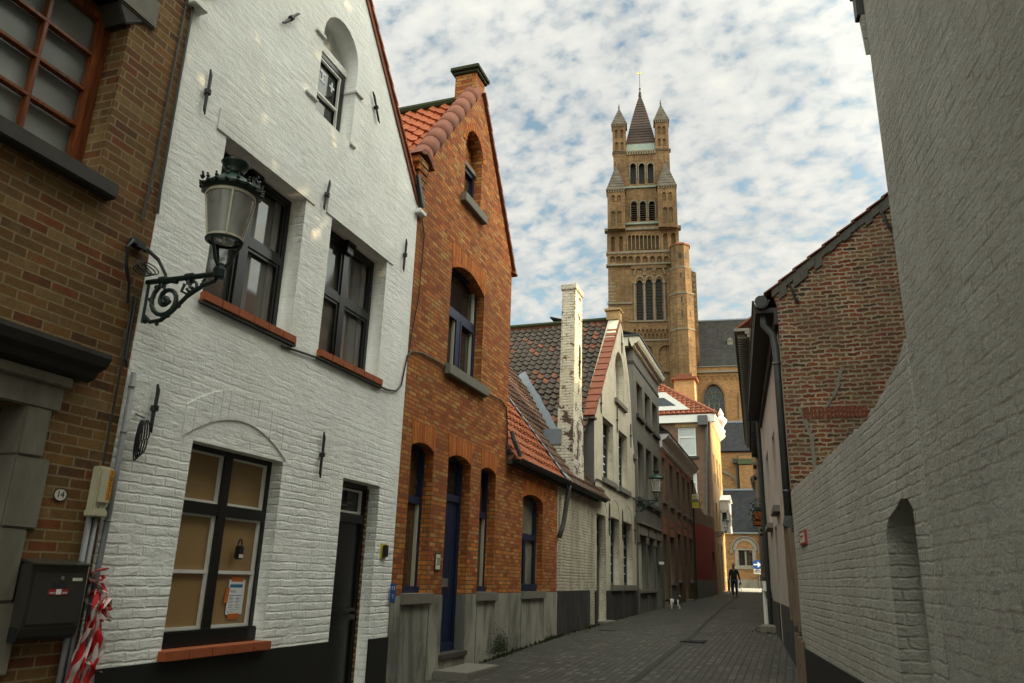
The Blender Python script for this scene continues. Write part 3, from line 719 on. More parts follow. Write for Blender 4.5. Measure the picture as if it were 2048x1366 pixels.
def varnish_window(a,b):
    m = (a+b)/2+.0; w = -.2
    f = window(LF,a-.01,b+.01,2.75,4.26,w,M['varnish'],M['p_frost'],bh,fw=.07,d=.09,vb=[(m,.15)])
    mb = MB()
    for c,d in ((a+.06,m-.075),(m+.075,b-.06)):
        LF.box(mb,c,c+.055,2.81,4.20,w-.05,w+.012); LF.box(mb,d-.055,d,2.81,4.20,w-.05,w+.012); LF.box(mb,c+.055,d-.055,2.81,2.87,w-.05,w+.011); LF.box(mb,c+.055,d-.055,4.14,4.20,w-.05,w+.011)
        LF.box(mb,(c+d)/2-.016,(c+d)/2+.016,2.87,4.14,w-.05,w+.004)
        for i in (1,2,3): v = 2.87+1.27*i/4; LF.box(mb,c+.055,d-.055,v-.014,v+.014,w-.05,w+.006)
    mb.build('casement', M['varnish'], f, bevel=.003)
varnish_window(1.7,3.78)
window(LF,-2.21,-.59,2.75,4.26,-.2,M['varnish'],M['p_frost'],bh,fw=.08,d=.09,vb=[(-1.4,.1)])
# stone door surround
mb = MB(); v = -1.5; k = 0
for hh in (.36,.46,.44,.45,.46,.33):
    LF.box(mb,3.60,3.79 if k % 2 else 3.855,v+.002,v+hh-.002,-.22,.022+.002*(k%2)); v += hh; k += 1
LF.box(mb,2.3,3.85,.992,1.24,-.22,.026)
ds = mb.build('door_surround', M['stone_pale'], bh, bevel=.01)
mb = MB(); prof = [(1.24,.03),(1.27,.10),(1.31,.12),(1.34,.19),(1.40,.22),(1.43,.22),(1.46,.03)]
pts = [(v,w) for v,w in prof]; ul, ur = 2.2, 4.03
vs = [LF.P(ul,v,w) for v,w in pts]+[LF.P(ur-max(0,.02),v,w) for v,w in pts]; n = len(pts)
mb.add(vs, [(i,i+n,i+n+1,i+1) for i in range(n-1)]+[tuple(range(n))[::-1], tuple(range(n,2*n))]); mb.build('door_cornice', M['stone_dark'], bh)
mb = MB(); LF.box(mb,2.4,3.88,1.16,1.235,.03,.06); mb.build('moulding', M['stone_pale'], ds, bevel=.01)
mb = MB(); LF.box(mb,2.54,3.64,-1.46,1.0,-.34,-.28)
for i in range(5): LF.box(mb,2.60+i*.2,2.76+i*.2,-1.3,.85,-.28,-.262)
mb.build('door', M['p_black'], bh, bevel=.01)
# ================================================================== orange brick house with low wing, number 20
oh = thing('orange_house', 'orange brick house with steep tiled gable, blue door and blue window frames', 'house', (-4.7,11,-1.3))
OO = [(8.872,-1.8),(16.17,-1.8),(16.17,2.02),(12.87,2.02),(12.87,5.66),(11.06,8.28),(10.84,8.28),(8.99,5.92),(8.872,5.72)]
att = round_top(10.43,11.16,5.98,7.02,10)
holes = [att, seg_top(10.13,11.52,3.03,4.60,.19), seg_top(9.17,9.875,-.26,1.66,.075), seg_top(10.385,11.255,-1.06,1.67,.085), seg_top(11.70,12.385,-.26,1.67,.07), seg_top(13.86,15.135,-.235,1.45,.10)]
LF.panel('wall', OO, holes, -.32, 0, M['brick_orange'], oh)
body(LF,8.9,12.84,-1.8,5.7,8,M['brick_orange'],oh,-.321); body(LF,12.85,16.16,-1.8,2.0,6,M['brick_orange'],oh,-.321)
# soldier arches
def soldier(u0,u1,v,rise,h):
    mb = MB(); n = max(6,int((u1-u0)/.065))
    ex = .06
    for i in range(n):
        t0, t1 = i/n, (i+1)/n
        f = lambda t: v+rise*(1-(2*t-1)**2)
        sp = lambda t: (u0-ex+(u1-u0+2*ex)*t) if False else (u0+(u1-u0)*t)
        fan = lambda t: (t-.5)*.10
        mb.prism(LF,[(sp(t0)+.003,f(t0)+.002),(sp(t1)-.003,f(t1)+.002),(sp(t1)+fan(t1)-.003,f(t1)*.0+v+rise*.6+h),(sp(t0)+fan(t0)+.003,v+rise*.6+h)],.001,.005+random.uniform(0,.005))
    return mb
for a in ((10.13,11.52,4.60,.19,.33),(9.17,9.875,1.66,.075,.31),(10.385,11.255,1.67,.085,.31),(11.70,12.385,1.67,.07,.31),(13.86,15.135,1.45,.10,.30)):
    soldier(*a).build('brick_arch', M['brick_soldier'], oh)
mb = MB(); n = 13; c = (10.43+11.16)/2
for i in range(n):
    a0, a1 = math.pi*i/n+.02, math.pi*(i+1)/n-.02; r0, r1 = .372, .372+.13
    mb.prism(LF,[(c+r0*math.cos(a0),7.02+r0*math.sin(a0)),(c+r1*math.cos(a0),7.02+r1*math.sin(a0)),(c+r1*math.cos(a1),7.02+r1*math.sin(a1)),(c+r0*math.cos(a1),7.02+r0*math.sin(a1))],.001,.012)
mb.build('brick_arch', M['brick_soldier'], oh)
mb = MB(); LF.box(mb,10.42,11.17,6.82,7.6,-.321,-.20); mb.build('niche_back', M['brick_orange'], oh)
mb = MB(); LF.box(mb,10.43,11.16,6.74,6.82,-.25,-.10); mb.build('lintel', M['stone'], oh)
window(LF,10.43,11.16,6.03,6.74,-.14,M['blue_paint'],M['p_brown'],oh,fw=.07,d=.09)
sill(LF,10.33,11.30,5.87,6.03,-.15,.09,M['stone'],oh)
f = window(LF,10.12,11.53,3.02,4.82,-.14,M['blue_paint'],M['p_sky'],oh,fw=.08,d=.09,vb=[(10.80,.12,3.1,3.98)],hb=[(4.03,.12)])
mb = MB()
for a,b,c,d in ((10.20,10.74,3.10,3.97),(10.86,11.45,3.10,3.97)):
    LF.box(mb,a,a+.05,c,d,-.20,-.125); LF.box(mb,b-.05,b,c,d,-.20,-.125); LF.box(mb,a+.05,b-.05,c,c+.05,-.20,-.126); LF.box(mb,a+.05,b-.05,d-.05,d,-.20,-.126)
mb.build('casement', M['blue_paint'], f, bevel=.004)
for a,b,c,d in ((11.405,11.42,3.15,3.92),(10.68,10.69,3.15,3.92),(11.435,11.449,4.10,4.70)):
    mb = MB(); LF.box(mb,a-.012,b,c,d,-.2,-.15); mb.build('glazing_bead', M['cream_paint'], f)
sill(LF,10.05,11.68,2.87,3.03,-.15,.10,M['stone'],oh)
def tall_blue(u0,u1,v0,v1,tv,pane):
    f = window(LF,u0-.01,u1+.01,v0-.01,v1+.09,-.14,M['blue_paint'],pane,oh,fw=.075,d=.09,hb=[(tv,.10)])
    mb = MB(); LF.box(mb,u0,u1,v0,v0+.11,-.16,-.10); mb.build('bottom_rail', M['blue_paint'], f, bevel=.01)
    for a_ in (u0+.065,u1-.085):
        mb = MB(); LF.box(mb,a_,a_+.02,v0+.10,tv-.05,-.2,-.15); mb.build('glazing_bead', M['cream_paint'], f)
    return f
tall_blue(9.17,9.875,-.26,1.66,.98,M['p_brown'])
tall_blue(11.70,12.385,-.26,1.67,.98,M['p_brown'])
f = window(LF,13.85,15.145,-.245,1.55,-.14,M['blue_paint'],M['p_blind'],oh,fw=.075,d=.09,vb=[(14.42,.12,-.2,.72)],hb=[(.76,.11)])
mb = MB(); LF.box(mb,13.86,15.13,-.235,-.11,-.16,-.10); mb.build('bottom_rail', M['blue_paint'], f, bevel=.01)
# door
mb = MB(); w = -.14
LF.box(mb,10.37,10.46,-1.04,1.76,w-.09,w); LF.box(mb,11.18,11.27,-1.04,1.76,w-.09,w); LF.box(mb,10.46,11.18,1.08,1.18,w-.09,w+.005); LF.box(mb,10.46,11.18,1.69,1.76,w-.09,w-.002)
f = mb.build('door_frame', M['blue_paint'], oh); glaze(LF, rect(10.45,11.19,1.17,1.72), w-.06, M['p_dark'], f)
mb = MB(); LF.box(mb,10.46,11.18,-1.04,1.08,w-.07,w-.035)
for i in range(7): LF.box(mb,10.465+i*.102,10.465+i*.102+.094,-.9,1.075,w-.035,w-.029)
LF.box(mb,10.46,11.18,-1.04,-.93,w-.04,w+.01)
dr = mb.build('door', M['blue_paint'], oh, bevel=.003)
q = P_(888,1173,w)
mb = MB(); LF.box(mb,10.62,10.93,-.16,-.04,w-.03,w-.008); LF.box(mb,10.635,10.915,-.075,-.05,w-.008,w-.002); mb.build('letter_slot', M['steel'], dr, bevel=.006)
mb = MB(); mb.tube([LF.P(10.50,.28,w-.02),LF.P(10.50,.28,w+.04)],.022,10); mb.build('door_knob', M['steel'], dr)
# cement base, sills, step
for a,b,c in ((8.873,10.384,-.262),(11.256,16.168,-.262),(10.385,11.255,-1.122)):
    mb = MB(); LF.box(mb,a,b,-1.8,c,.001,.025); mb.build('plinth', M['concrete'], oh, bevel=.008)
for a in (9.10,9.93,11.66,12.44,13.82,15.18):
    mb = MB(); LF.box(mb,a,a+.022,-1.5,-.40,.025,.031); mb.build('plinth_joint', M['concrete_grey'], oh)
for a,b in ((11.237,11.257),(10.383,10.40)):
    mb = MB(); LF.box(mb,a,b,-1.055,-.262,-.138,.004); mb.build('door_reveal', M['concrete_grey'], oh)
for a,b in ((9.10,10.02),(11.64,12.50),(13.80,15.22)): sill(LF,a,b,-.37,-.235,-.14,.075,M['stone'],oh)
mb = MB(); LF.box(mb,10.34,11.30,-1.12,-1.045,-.2,.06); mb.build('door_sill', M['stone_dark'], oh, bevel=.01)
# roofs
mb = MB(); slab(mb, LF.P(12.90,5.66,-.05),LF.P(12.90,5.66,-8),LF.P(10.95,8.20,-8),LF.P(10.95,8.20,-.05),.05); mb.build('back_slope', M['terracotta_dark'], oh)
up = Vector((0,10.95-8.75,8.22-5.55)); pantiles((-12.7,8.75,5.55),(1,0,0),up,8.0,up.length,.235,.30,M['t_orange'],oh,amp=.03,lift=.035)
mb = MB(); mb.tube([LF.P(10.95,8.24,-.2),LF.P(10.95,8.24,-8)],.09,10); mb.build('ridge', M['moss'], oh)
verge(LF,(12.92,5.62),(11.02,8.36),oh,M['terracotta_dark'],15,th=.05,w0=-.2,w1=.05)
# thick half-round coping on the left slope
mb = MB(); p0, p1 = LF.P(9.0,5.86,-.13), LF.P(10.93,8.36,-.13); d = (p1-p0); n = 9
for i in range(n):
    a, b = p0+d*(i/n-.015), p0+d*((i+1)/n); mb.tube([a,a+(b-a)*.04,b],[.145,.158,.147],16)
mb.build('coping', M['terracotta_dark'], oh, smooth=True)
mb = MB()
for i in range(5): LF.box(mb,8.80-.02*i if False else 8.70+.04*(4-i),9.02,5.28+.1*i,5.375+.1*i,-.3,.004+.012*i)
kb = mb.build('kneeler', M['brick_orange'], oh)
mb = MB(); pr = [(8.66,5.80),(8.76,5.90),(8.90,5.94),(9.06,5.86),(9.14,5.74),(9.08,5.74),(8.98,5.82),(8.86,5.86),(8.74,5.80)]; mb.prism(LF,pr,-.32,.10); mb.build('kneeler_cap', M['terracotta_dark'], oh)
mb = MB(); LF.box(mb,12.83,13.02,5.56,5.62,-.3,.07); mb.build('eave_corbel', M['terracotta_dark'], oh, bevel=.01)
mb = MB(); LF.box(mb,10.74,11.16,8.15,8.62,-.42,-.02); ch = mb.build('chimney', M['brick_orange'], oh)
mb = MB(); LF.box(mb,10.70,11.20,8.622,8.68,-.46,.02); LF.box(mb,10.66,11.24,8.681,8.76,-.50,.05); mb.build('chimney_cap', M['moss'], ch, bevel=.012)
# wing: steep roof with rows of studs
sl = Vector((-1,0,1.33)).normalized()
pantiles((-4.52,12.90,2.02),(0,1,0),sl,3.3,2.9,.20,.30,M['t_rib'],oh,amp=.014,lift=.022,name='wing_roof',nib=True)
mb = MB(); gutter(mb,(-4.50,12.95,2.03),(-4.50,16.25,2.03),.075); gut = mb.build('wing_gutter', M['zinc_dark'], oh)
mb = MB(); mb.tube([(-4.62,12.90,2.52),(-4.58,12.93,2.36),(-4.52,13.0,2.2),(-4.50,13.05,2.08)],.04,10); mb.build('downpipe_bend', M['zinc'], oh)
mb = MB(); LF.box(mb,12.9,16.2,1.94,2.0,-.05,.10); mb.build('eave_board', M['stone_dark'], oh)
mb = MB(); a = Vector((-4.50,16.22,2.09)); mb.quad(a,a+Vector((0,.16,0)),a+sl*2.95+Vector((0,.16,0)),a+sl*2.95); mb.quad(a+Vector((0,.16,-.02)),a+Vector((.06,.34,-.05)),a+sl*.3+Vector((0,.34,-.02)),a+sl*.3+Vector((0,.16,.02))); mb.build('flashing', M['lead'], oh)

# ================================================================== cream cottage with chimney stack
ct = thing('cottage', 'low cream washed cottage with brown tile roof and black base', 'house', (-4.7,18,-1.1))
LF.panel('wall', [(16.172,-1.7),(19.56,-1.7),(19.56,2.02),(16.172,2.02)], [], -.3, 0, M['cream'], ct)
body(LF,16.18,19.5,-1.7,2.0,6,M['cream'],ct)
mb = MB(); LF.box(mb,16.175,19.0,-1.7,-.24,.001,.03); mb.build('plinth', M['black_old'], ct, bevel=.01)
pantiles((-4.52,16.22,2.04),(0,1,0),sl,4.2,5.6,.19,.27,M['t_brown'],ct,amp=.018,lift=.024,nib=True)
mb = MB(); gutter(mb,(-4.50,16.28,2.03),(-4.50,19.95,2.0),.075); mb.build('gutter', M['zinc_dark'], ct)
mb = MB(); LF.box(mb,16.2,19.7,1.93,2.0,-.05,.10); mb.build('eave_board', M['stone_dark'], ct)
mb = MB(); mb.tube([(-4.50,16.42,2.0),(-4.52,16.42,1.85),(-4.60,16.36,1.2),(-4.62,16.30,1.05),(-4.66,16.20,.85)],.05,10); mb.build('downpipe', M['zinc'], ct, smooth=True)
# chimney stack
mb = MB()
mb.hexa([(-5.10,17.42,1.9),(-4.695,17.42,1.9),(-4.695,18.52,1.9),(-5.10,18.52,1.9),(-5.08,17.44,4.0),(-4.70,17.44,4.0),(-4.70,18.34,4.0),(-5.08,18.34,4.0)])
cl = mb.build('chimney_foot', M['chimney_low'], ct)
mb = MB(); mb.hexa([(-5.06,17.46,4.0),(-4.705,17.46,4.0),(-4.705,18.28,4.0),(-5.06,18.28,4.0),(-5.02,17.50,6.98),(-4.67,17.50,6.98),(-4.67,18.16,6.98),(-5.02,18.16,6.98)])
mb.hexa([(-5.05,17.47,6.981),(-4.64,17.47,6.981),(-4.64,18.19,6.981),(-5.05,18.19,6.981),(-5.05,17.47,7.13),(-4.64,17.47,7.13),(-4.64,18.19,7.13),(-5.05,18.19,7.13)])
cs = mb.build('chimney', M['chimney'], ct, bevel=.012)
anchor(LF,(17.93,5.65),(17.95,4.75),ct,.02)
mb = MB(); a = [(-5.45,17.38,3.05),(-4.98,17.38,3.05),(-4.98,17.40,3.42),(-5.42,17.40,3.42)]; slab(mb,*a,.03); mb.build('lead_apron', M['lead'], ct)
mb = MB(); mb.hexa([(-5.44,17.41,2.2),(-5.0,17.41,2.2),(-5.0,18.3,2.2),(-5.44,18.3,2.2),(-5.36,17.41,3.3),(-5.0,17.41,3.3),(-5.0,18.3,3.3),(-5.36,18.3,3.3)]); mb.build('chimney_shoulder', M['chimney_low'], ct)

# ================================================================== cream gabled house
gh = thing('gabled_house', 'cream limewashed house with red edged pantile gable and blue grey windows', 'house', (-4.7,22.3,-1.0))
GO = [(19.57,-1.6),(25.25,-1.6),(25.25,4.0),(24.98,4.55),(24.55,6.35),(23.55,7.75),(23.2,8.02),(23.0,8.02),(19.57,4.18)]
holes = [rect(20.58,21.95,2.67,4.36), rect(22.70,24.02,2.67,4.38), round_top(22.30,23.66,5.27,6.20,10), rect(19.80,20.86,-.98,1.66), rect(21.45,22.69,-.12,1.70), rect(23.22,24.66,-.12,1.71)]
LF.panel('wall', GO, holes, -.34, 0, M['cream2'], gh)
mb = MB(); LF.box(mb,19.6,25.2,-1.6,4.0,-6,-.341); mb.build('side_wall', M['concrete_grey'], gh)
mb = MB(); LF.box(mb,19.562,19.568,2.0,4.1,-1.2,-.0); mb.build('side_render', M['concrete_grey'], gh)
for a,b in ((19.572,19.8),(20.86,25.25)):
    mb = MB(); LF.box(mb,a,b,-1.6,-.26,.001,.03); mb.build('plinth', M['black_old'], gh, bevel=.01)
kk = 1.055; up = Vector((0,1,kk)).normalized(); b0 = Vector((-13.0,17.3,4.17+kk*(17.3-19.5)))
pantiles(b0,(1,0,0),up,8.22,(23.1-17.3)*math.hypot(1,kk),.215,.27,M['t_dark'],gh,amp=.030,lift=.032)
mb = MB(); slab(mb, LF.P(25.3,3.95,-.0),LF.P(25.3,3.95,-8.3),LF.P(23.1,8.05,-8.3),LF.P(23.1,8.05,.0),.05); mb.build('back_slope', M['terracotta_dark'], gh)
mb = MB(); mb.tube([LF.P(23.1,8.06,-.15),LF.P(23.1,8.06,-8.3)],.075,8); mb.build('ridge', M['moss'], gh)
verge(LF,(19.45,4.12),(23.02,7.92),gh,M['roof_edge'],16,th=.05,w0=-.30,w1=.05)
mb = MB(); LF.box(mb,22.92,23.3,7.98,8.28,-.4,.03); LF.box(mb,22.86,23.36,8.281,8.36,-.45,.07); mb.build('gable_block', M['brick_gold'], gh, bevel=.01)
for q in ((19.42,19.66,4.06,4.13,-.5,.06),(24.95,25.32,3.82,3.98,-.2,.09)):
    mb = MB(); LF.box(mb,*q); mb.build('kneeler', M['stone'], gh, bevel=.012)
def sash(F,u0,u1,v0,v1,w,tv,mat,pane,parent,nv=2,rows=(2,4)):
    m = (u0+u1)/2
    f = window(F,u0-.01,u1+.01,v0-.01,v1+.01,w,mat,pane,parent,fw=.08,d=.08,vb=[(m,.10)],hb=[(tv,.11)])
    mb = MB()
    for a,b in ((u0+.08,m-.05),(m+.05,u1-.08)):
        F.box(mb,(a+b)/2-.014,(a+b)/2+.014,v0+.08,tv-.055,w-.05,w-.03); F.box(mb,(a+b)/2-.014,(a+b)/2+.014,tv+.055,v1-.08,w-.05,w-.03)
        for (c,d,n) in ((tv+.055,v1-.08,rows[0]),(v0+.08,tv-.055,rows[1])):
            for i in range(1,n): vv = c+(d-c)*i/n; F.box(mb,a,b,vv-.014,vv+.014,w-.05,w-.031)
    mb.build('glazing_bars', M['white_paint'], f)
    return f
sash(LF,20.58,21.95,2.67,4.36,-.20,3.70,M['slate_paint'],M['p_grey'],gh)
sash(LF,22.70,24.02,2.67,4.38,-.20,3.72,M['slate_paint'],M['p_grey'],gh)
sash(LF,21.45,22.69,-.12,1.70,-.20,1.0,M['slate_paint'],M['p_dark'],gh)
sash(LF,23.22,24.66,-.12,1.71,-.20,1.0,M['slate_paint'],M['p_dark'],gh)
mb = MB(); LF.box(mb,22.28,23.68,5.25,6.9,-.341,-.25); mb.build('niche_back', M['white_reveal'], gh)
window(LF,22.30,22.95,5.27,6.35,-.20,M['slate_paint'],M['p_dark'],gh,fw=.06,d=.05)
for a,b,c in ((22.15,23.78,5.25),(20.45,22.1,2.66),(22.55,24.15,2.66),(21.38,22.78,-.12),(23.14,24.75,-.12)): sill(LF,a,b,c-.15,c,-.2,.09,M['stone'],gh)
mb = MB(); LF.box(mb,19.80,20.86,-.98,.70,-.26,-.20); LF.box(mb,19.79,20.87,.70,.80,-.28,-.16)
for a in (19.92,20.40): LF.box(mb,a,a+.36,-.8,.55,-.20,-.185)
dr = mb.build('door', M['black_gloss'], gh, bevel=.005)
f = window(LF,19.79,20.87,.80,1.67,-.2,M['slate_paint'],M['p_grey'],gh,fw=.07,d=.06,vb=[(20.33,.03)],hb=[(1.23,.03)])
mb = MB(); LF.box(mb,19.75,20.95,-1.06,-.985,-.2,.25); LF.box(mb,19.7,21.0,-1.3,-1.062,-.1,.32); mb.build('door_step', M['stone'], gh, bevel=.012)
for p,q in [((21.2,2.05),(21.2,1.15)),((23.0,2.02),(23.0,1.10)),((24.95,2.0),(24.95,1.1)),((20.28,4.95),(20.28,4.35)),((22.40,5.0),(22.40,4.2)),((24.5,4.9),(24.5,4.1)),((23.25,7.6),(23.25,6.9))]: anchor(LF,p,q,gh,.018)
mb = MB()
for c in (20.33,22.07,23.94):
    for k in range(10):
        a0, a1 = math.pi*k/10, math.pi*(k+1)/10; r = .62
        mb.prism(LF,[(c+r*math.cos(a0),1.72+r*.75*math.sin(a0)),(c+(r+.03)*math.cos(a0),1.72+(r+.03)*.75*math.sin(a0)),(c+(r+.03)*math.cos(a1),1.72+(r+.03)*.75*math.sin(a1)),(c+r*math.cos(a1),1.72+r*.75*math.sin(a1))],0,.01)
mb.build('relieving_arch', M['cream'], gh)
# lead valley between the two tiled slopes
mb = MB(); va, vb_ = Vector((-5.40,18.55,3.28)), Vector((-7.25,20.92,5.72)); d = vb_-va; s_ = Vector((.10,.0,.06))
n = 8
for i in range(n):
    a, b = va+d*i/n, va+d*(i+1.04)/n; j = random.uniform(.9,1.15); o_ = Vector((.03,-.03,.09))
    mb.quad(a-s_*j+o_,a+s_*j+o_,b+s_*j+o_,b-s_*j+o_)
mb.build('valley_flashing', M['lead'], gh)

# ================================================================== grey rendered house
gy = thing('grey_house', 'grey rendered three storey house with white cornice and cream windows', 'house', (-4.7,28,-.9))
GA, GB = 25.27, 30.72
def rowwin(y0,y1,lst): pass
g3 = [(25.85,27.10,5.56,6.66),(27.85,29.15,5.46,6.66),(29.62,30.35,5.46,6.66)]
holes3 = [rect(25.80,26.95,5.5,6.66), rect(27.45,28.6,5.5,6.66), rect(29.1,30.25,5.5,6.66), rect(25.80,26.95,2.68,4.58), rect(27.45,28.6,2.68,4.60), rect(29.1,30.25,2.68,4.60), rect(25.62,27.0,-.24,1.46), rect(27.45,28.55,-.24,1.46), rect(29.05,29.95,-.92,1.50)]
LF.panel('wall', [(GA,-1.5),(GB,-1.5),(GB,7.75),(GA,7.75)], holes3, -.3, 0, M['grey_paint'], gy)
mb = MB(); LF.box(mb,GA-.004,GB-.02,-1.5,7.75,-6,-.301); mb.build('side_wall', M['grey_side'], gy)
mb = MB()
vs0, prof = [], [(7.66,.02),(7.70,.08),(7.76,.10),(7.80,.20),(7.88,.25),(7.98,.28),(8.02,.28),(8.02,-.1)]
n = len(prof)
for u in (GA-.32,GB+.05): vs0 += [LF.P(u,v,w) for v,w in prof]
mb.add(vs0,[(i,i+n,i+n+1,i+1) for i in range(n-1)]+[tuple(range(n))[::-1],tuple(range(n,2*n))]); LF.box(mb,GA-.32,GA-.001,7.70,8.02,-5,-.1)
co = mb.build('cornice', M['cream_paint'], gy)
mb = MB(); LF.box(mb,GA-.36,GB+.08,8.022,8.10,-5,.31); mb.build('zinc_edge', M['zinc_dark'], co)
mb = MB(); slab(mb,(-4.4,GA-.3,8.1),(-4.4,GB,8.1),(-7.6,GB,9.0),(-7.6,GA-.3,9.0),.05); mb.build('roof', M['slate'], gy)
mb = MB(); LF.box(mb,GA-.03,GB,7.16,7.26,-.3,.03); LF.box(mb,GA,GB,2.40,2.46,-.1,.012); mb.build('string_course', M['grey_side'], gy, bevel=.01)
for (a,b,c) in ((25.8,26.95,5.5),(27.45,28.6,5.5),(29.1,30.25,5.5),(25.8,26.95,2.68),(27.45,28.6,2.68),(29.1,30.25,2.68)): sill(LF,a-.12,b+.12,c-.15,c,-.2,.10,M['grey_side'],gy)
for k,(a,b,c,d) in enumerate(((25.8,26.95,5.5,6.66),(27.45,28.6,5.5,6.66),(29.1,30.25,5.5,6.66),(25.8,26.95,2.68,4.58),(27.45,28.6,2.68,4.6),(29.1,30.25,2.68,4.6))):
    tv = c+(d-c)*.62
    window(LF,a-.01,b+.01,c-.01,d+.01,-.2,M['cream_paint'],M['p_grey'] if k>2 else M['p_blind'],gy,fw=.09,d=.06,vb=[((a+b)/2,.07)],hb=[(tv,.09)])
mb = MB(); LF.box(mb,25.62,27.0,-.24,1.46,-.2,-.15)
for i in range(26): LF.box(mb,25.68,26.94,-.2+i*.064,-.2+i*.064+.05,-.15,-.138)
mb.build('roller_shutter', M['cream_paint'], gy)
window(LF,27.44,28.56,-.25,1.47,-.18,M['cream_paint'],M['p_dark'],gy,fw=.16,d=.06,vb=[(28.0,.06)],hb=[(.95,.08)])
mb = MB(); LF.box(mb,29.05,29.95,-.92,1.5,-.2,-.14); LF.box(mb,29.12,29.88,-.7,.6,-.14,-.125); LF.box(mb,29.12,29.88,.72,1.4,-.14,-.125); dr = mb.build('door', M['cream_paint'], gy, bevel=.006)
mb = MB(); mb.tube([LF.P(29.16,.1,-.13),LF.P(29.16,.1,-.05)],.03,8); mb.build('door_knob', M['iron'], dr)
mb = MB()
for a,b in ((25.5,27.1),(27.3,28.7),(28.9,30.1)):
    mb = MB(); mb.prism(LF,[(a,1.46),(b,1.46),(b,1.72),(b-.05,1.80),(a+.05,1.80),(a,1.72)],.0,.07); LF.box(mb,a,a+.12,1.2,1.46,.0,.055); LF.box(mb,b-.12,b,1.2,1.46,.0,.055); mb.build('window_hood', M['stone_pale'], gy, bevel=.012)
mb = MB(); LF.box(mb,25.45,30.15,1.80,1.87,.0,.14); mb.build('hood_ledge', M['stone_pale'], gy, bevel=.012)
mb = MB(); LF.box(mb,25.55,28.75,-.36,-.245,-.1,.10); mb.build('ground_sill', M['stone'], gy, bevel=.01)
for a,b in ((25.28,25.6),(27.02,27.42),(28.58,29.0),(29.97,30.70)):
    mb = MB(); LF.box(mb,a,b,-1.5,-.25,.0,.05); mb.build('plinth_pier', M['grey_paint'], gy, bevel=.01)
mb = MB(); mb.prism(LF,[(29.75,.62),(30.0,.66),(30.0,.70),(29.75,.72)],.0,.16); mb.build('lamp_hood', M['white_paint'], gy)

# ================================================================== brown brick terrace house
tr = thing('terrace_house', 'low brown brick terrace house with long white cornice and narrow windows', 'house', (-4.7,36,-.8))
TA, TB = 30.74, 41.1
up_ = [(31.2,31.98),(33.2,34.1),(35.4,36.2),(37.4,38.25),(39.3,40.2)]
gl = [(31.0,31.9,-.85,1.82),(32.8,34.0,.02,1.80),(35.2,36.1,.12,2.05),(37.4,38.2,-.72,2.1),(39.3,40.2,.12,2.08)]
LF.panel('wall', [(TA,-1.4),(TB,-1.4),(TB,5.2),(TA,5.2)], [rect(a,b,3.12,4.84) for a,b in up_]+[rect(*g) for g in gl], -.3, 0, M['brick_terrace'], tr)
body(LF,TA+.02,TB-.02,-1.4,5.2,6,M['brick_terrace'],tr)
mb = MB(); prof = [(5.1,.02),(5.16,.03),(5.18,.08),(5.44,.09),(5.50,.22),(5.62,.34),(5.70,.36),(5.70,-.1)]; n = len(prof); vs0 = []
for u in (TA+.02,TB+.25): vs0 += [LF.P(u,v,w) for v,w in prof]
mb.add(vs0,[(i,i+n,i+n+1,i+1) for i in range(n-1)]+[tuple(range(n))[::-1],tuple(range(n,2*n))]); cn = mb.build('cornice', M['white_paint'], tr)
mb = MB(); LF.box(mb,TA,TB+.3,5.702,5.79,-1,.37); mb.build('zinc_edge', M['zinc_dark'], cn)
mb = MB(); slab(mb,(-4.35,TA,5.79),(-4.35,TB+.2,5.79),(-7.7,TB+.2,8.2),(-7.7,TA,8.2),.05); mb.build('roof', M['t_dark'] if False else M['slate'], tr)
for k,(a,b) in enumerate(up_):
    window(LF,a-.01,b+.01,3.11,4.85,-.16,M['white_paint'] if k<2 else M['black_gloss'],M['p_white'] if k<2 else M['p_dark'],tr,fw=.07,d=.06,hb=[(4.25,.07)])
    sill(LF,a-.1,b+.1,2.99,3.12,-.15,.08,M['stone'],tr)
    mb = MB(); LF.box(mb,a-.1,b+.1,4.84,5.09,.001,.008); mb.build('lintel', M['brick_red_lintel'], tr)
for k,(a,b,c,d) in enumerate(gl):
    if c < -.3:
        mb = MB(); LF.box(mb,a,b,c,d-.5,-.2,-.15); LF.box(mb,a+.1,b-.1,c+.2,.3,-.15,-.135); dd = mb.build('door', M['stone_dark'], tr, bevel=.006); glaze(LF,rect(a,b,d-.5,d),-.17,M['p_dark'],dd)
        mb = MB(); LF.box(mb,a-.15,b+.15,zg(a)-.1,c,-.1,.28); mb.build('door_step', M['stone'], tr, bevel=.01)
    else:
        window(LF,a-.01,b+.01,c-.01,d+.01,-.16,M['white_paint'] if k==1 else M['black_gloss'],M['p_white'] if k==1 else M['p_dark'],tr,fw=.08,d=.06,hb=[(c+(d-c)*.68,.08)])
        sill(LF,a-.1,b+.1,c-.13,c,-.15,.10,M['stone'],tr)
    mb = MB(); LF.box(mb,a-.1,b+.1,d,d+.30,.001,.008); LF.box(mb,a-.05,b+.05,d+.38,d+.62,.001,.007); mb.build('lintel', M['brick_red_lintel'], tr)
mb = MB(); LF.box(mb,32.6,34.2,zg(33)-.1,-.15,.0,.03); mb.build('plinth', M['concrete_grey'], tr)
mb = MB(); mb.tube([LF.P(41.0,5.1,.06),LF.P(41.0,-.7,.06)],.04,8); mb.build('downpipe', M['zinc_dark'], tr)

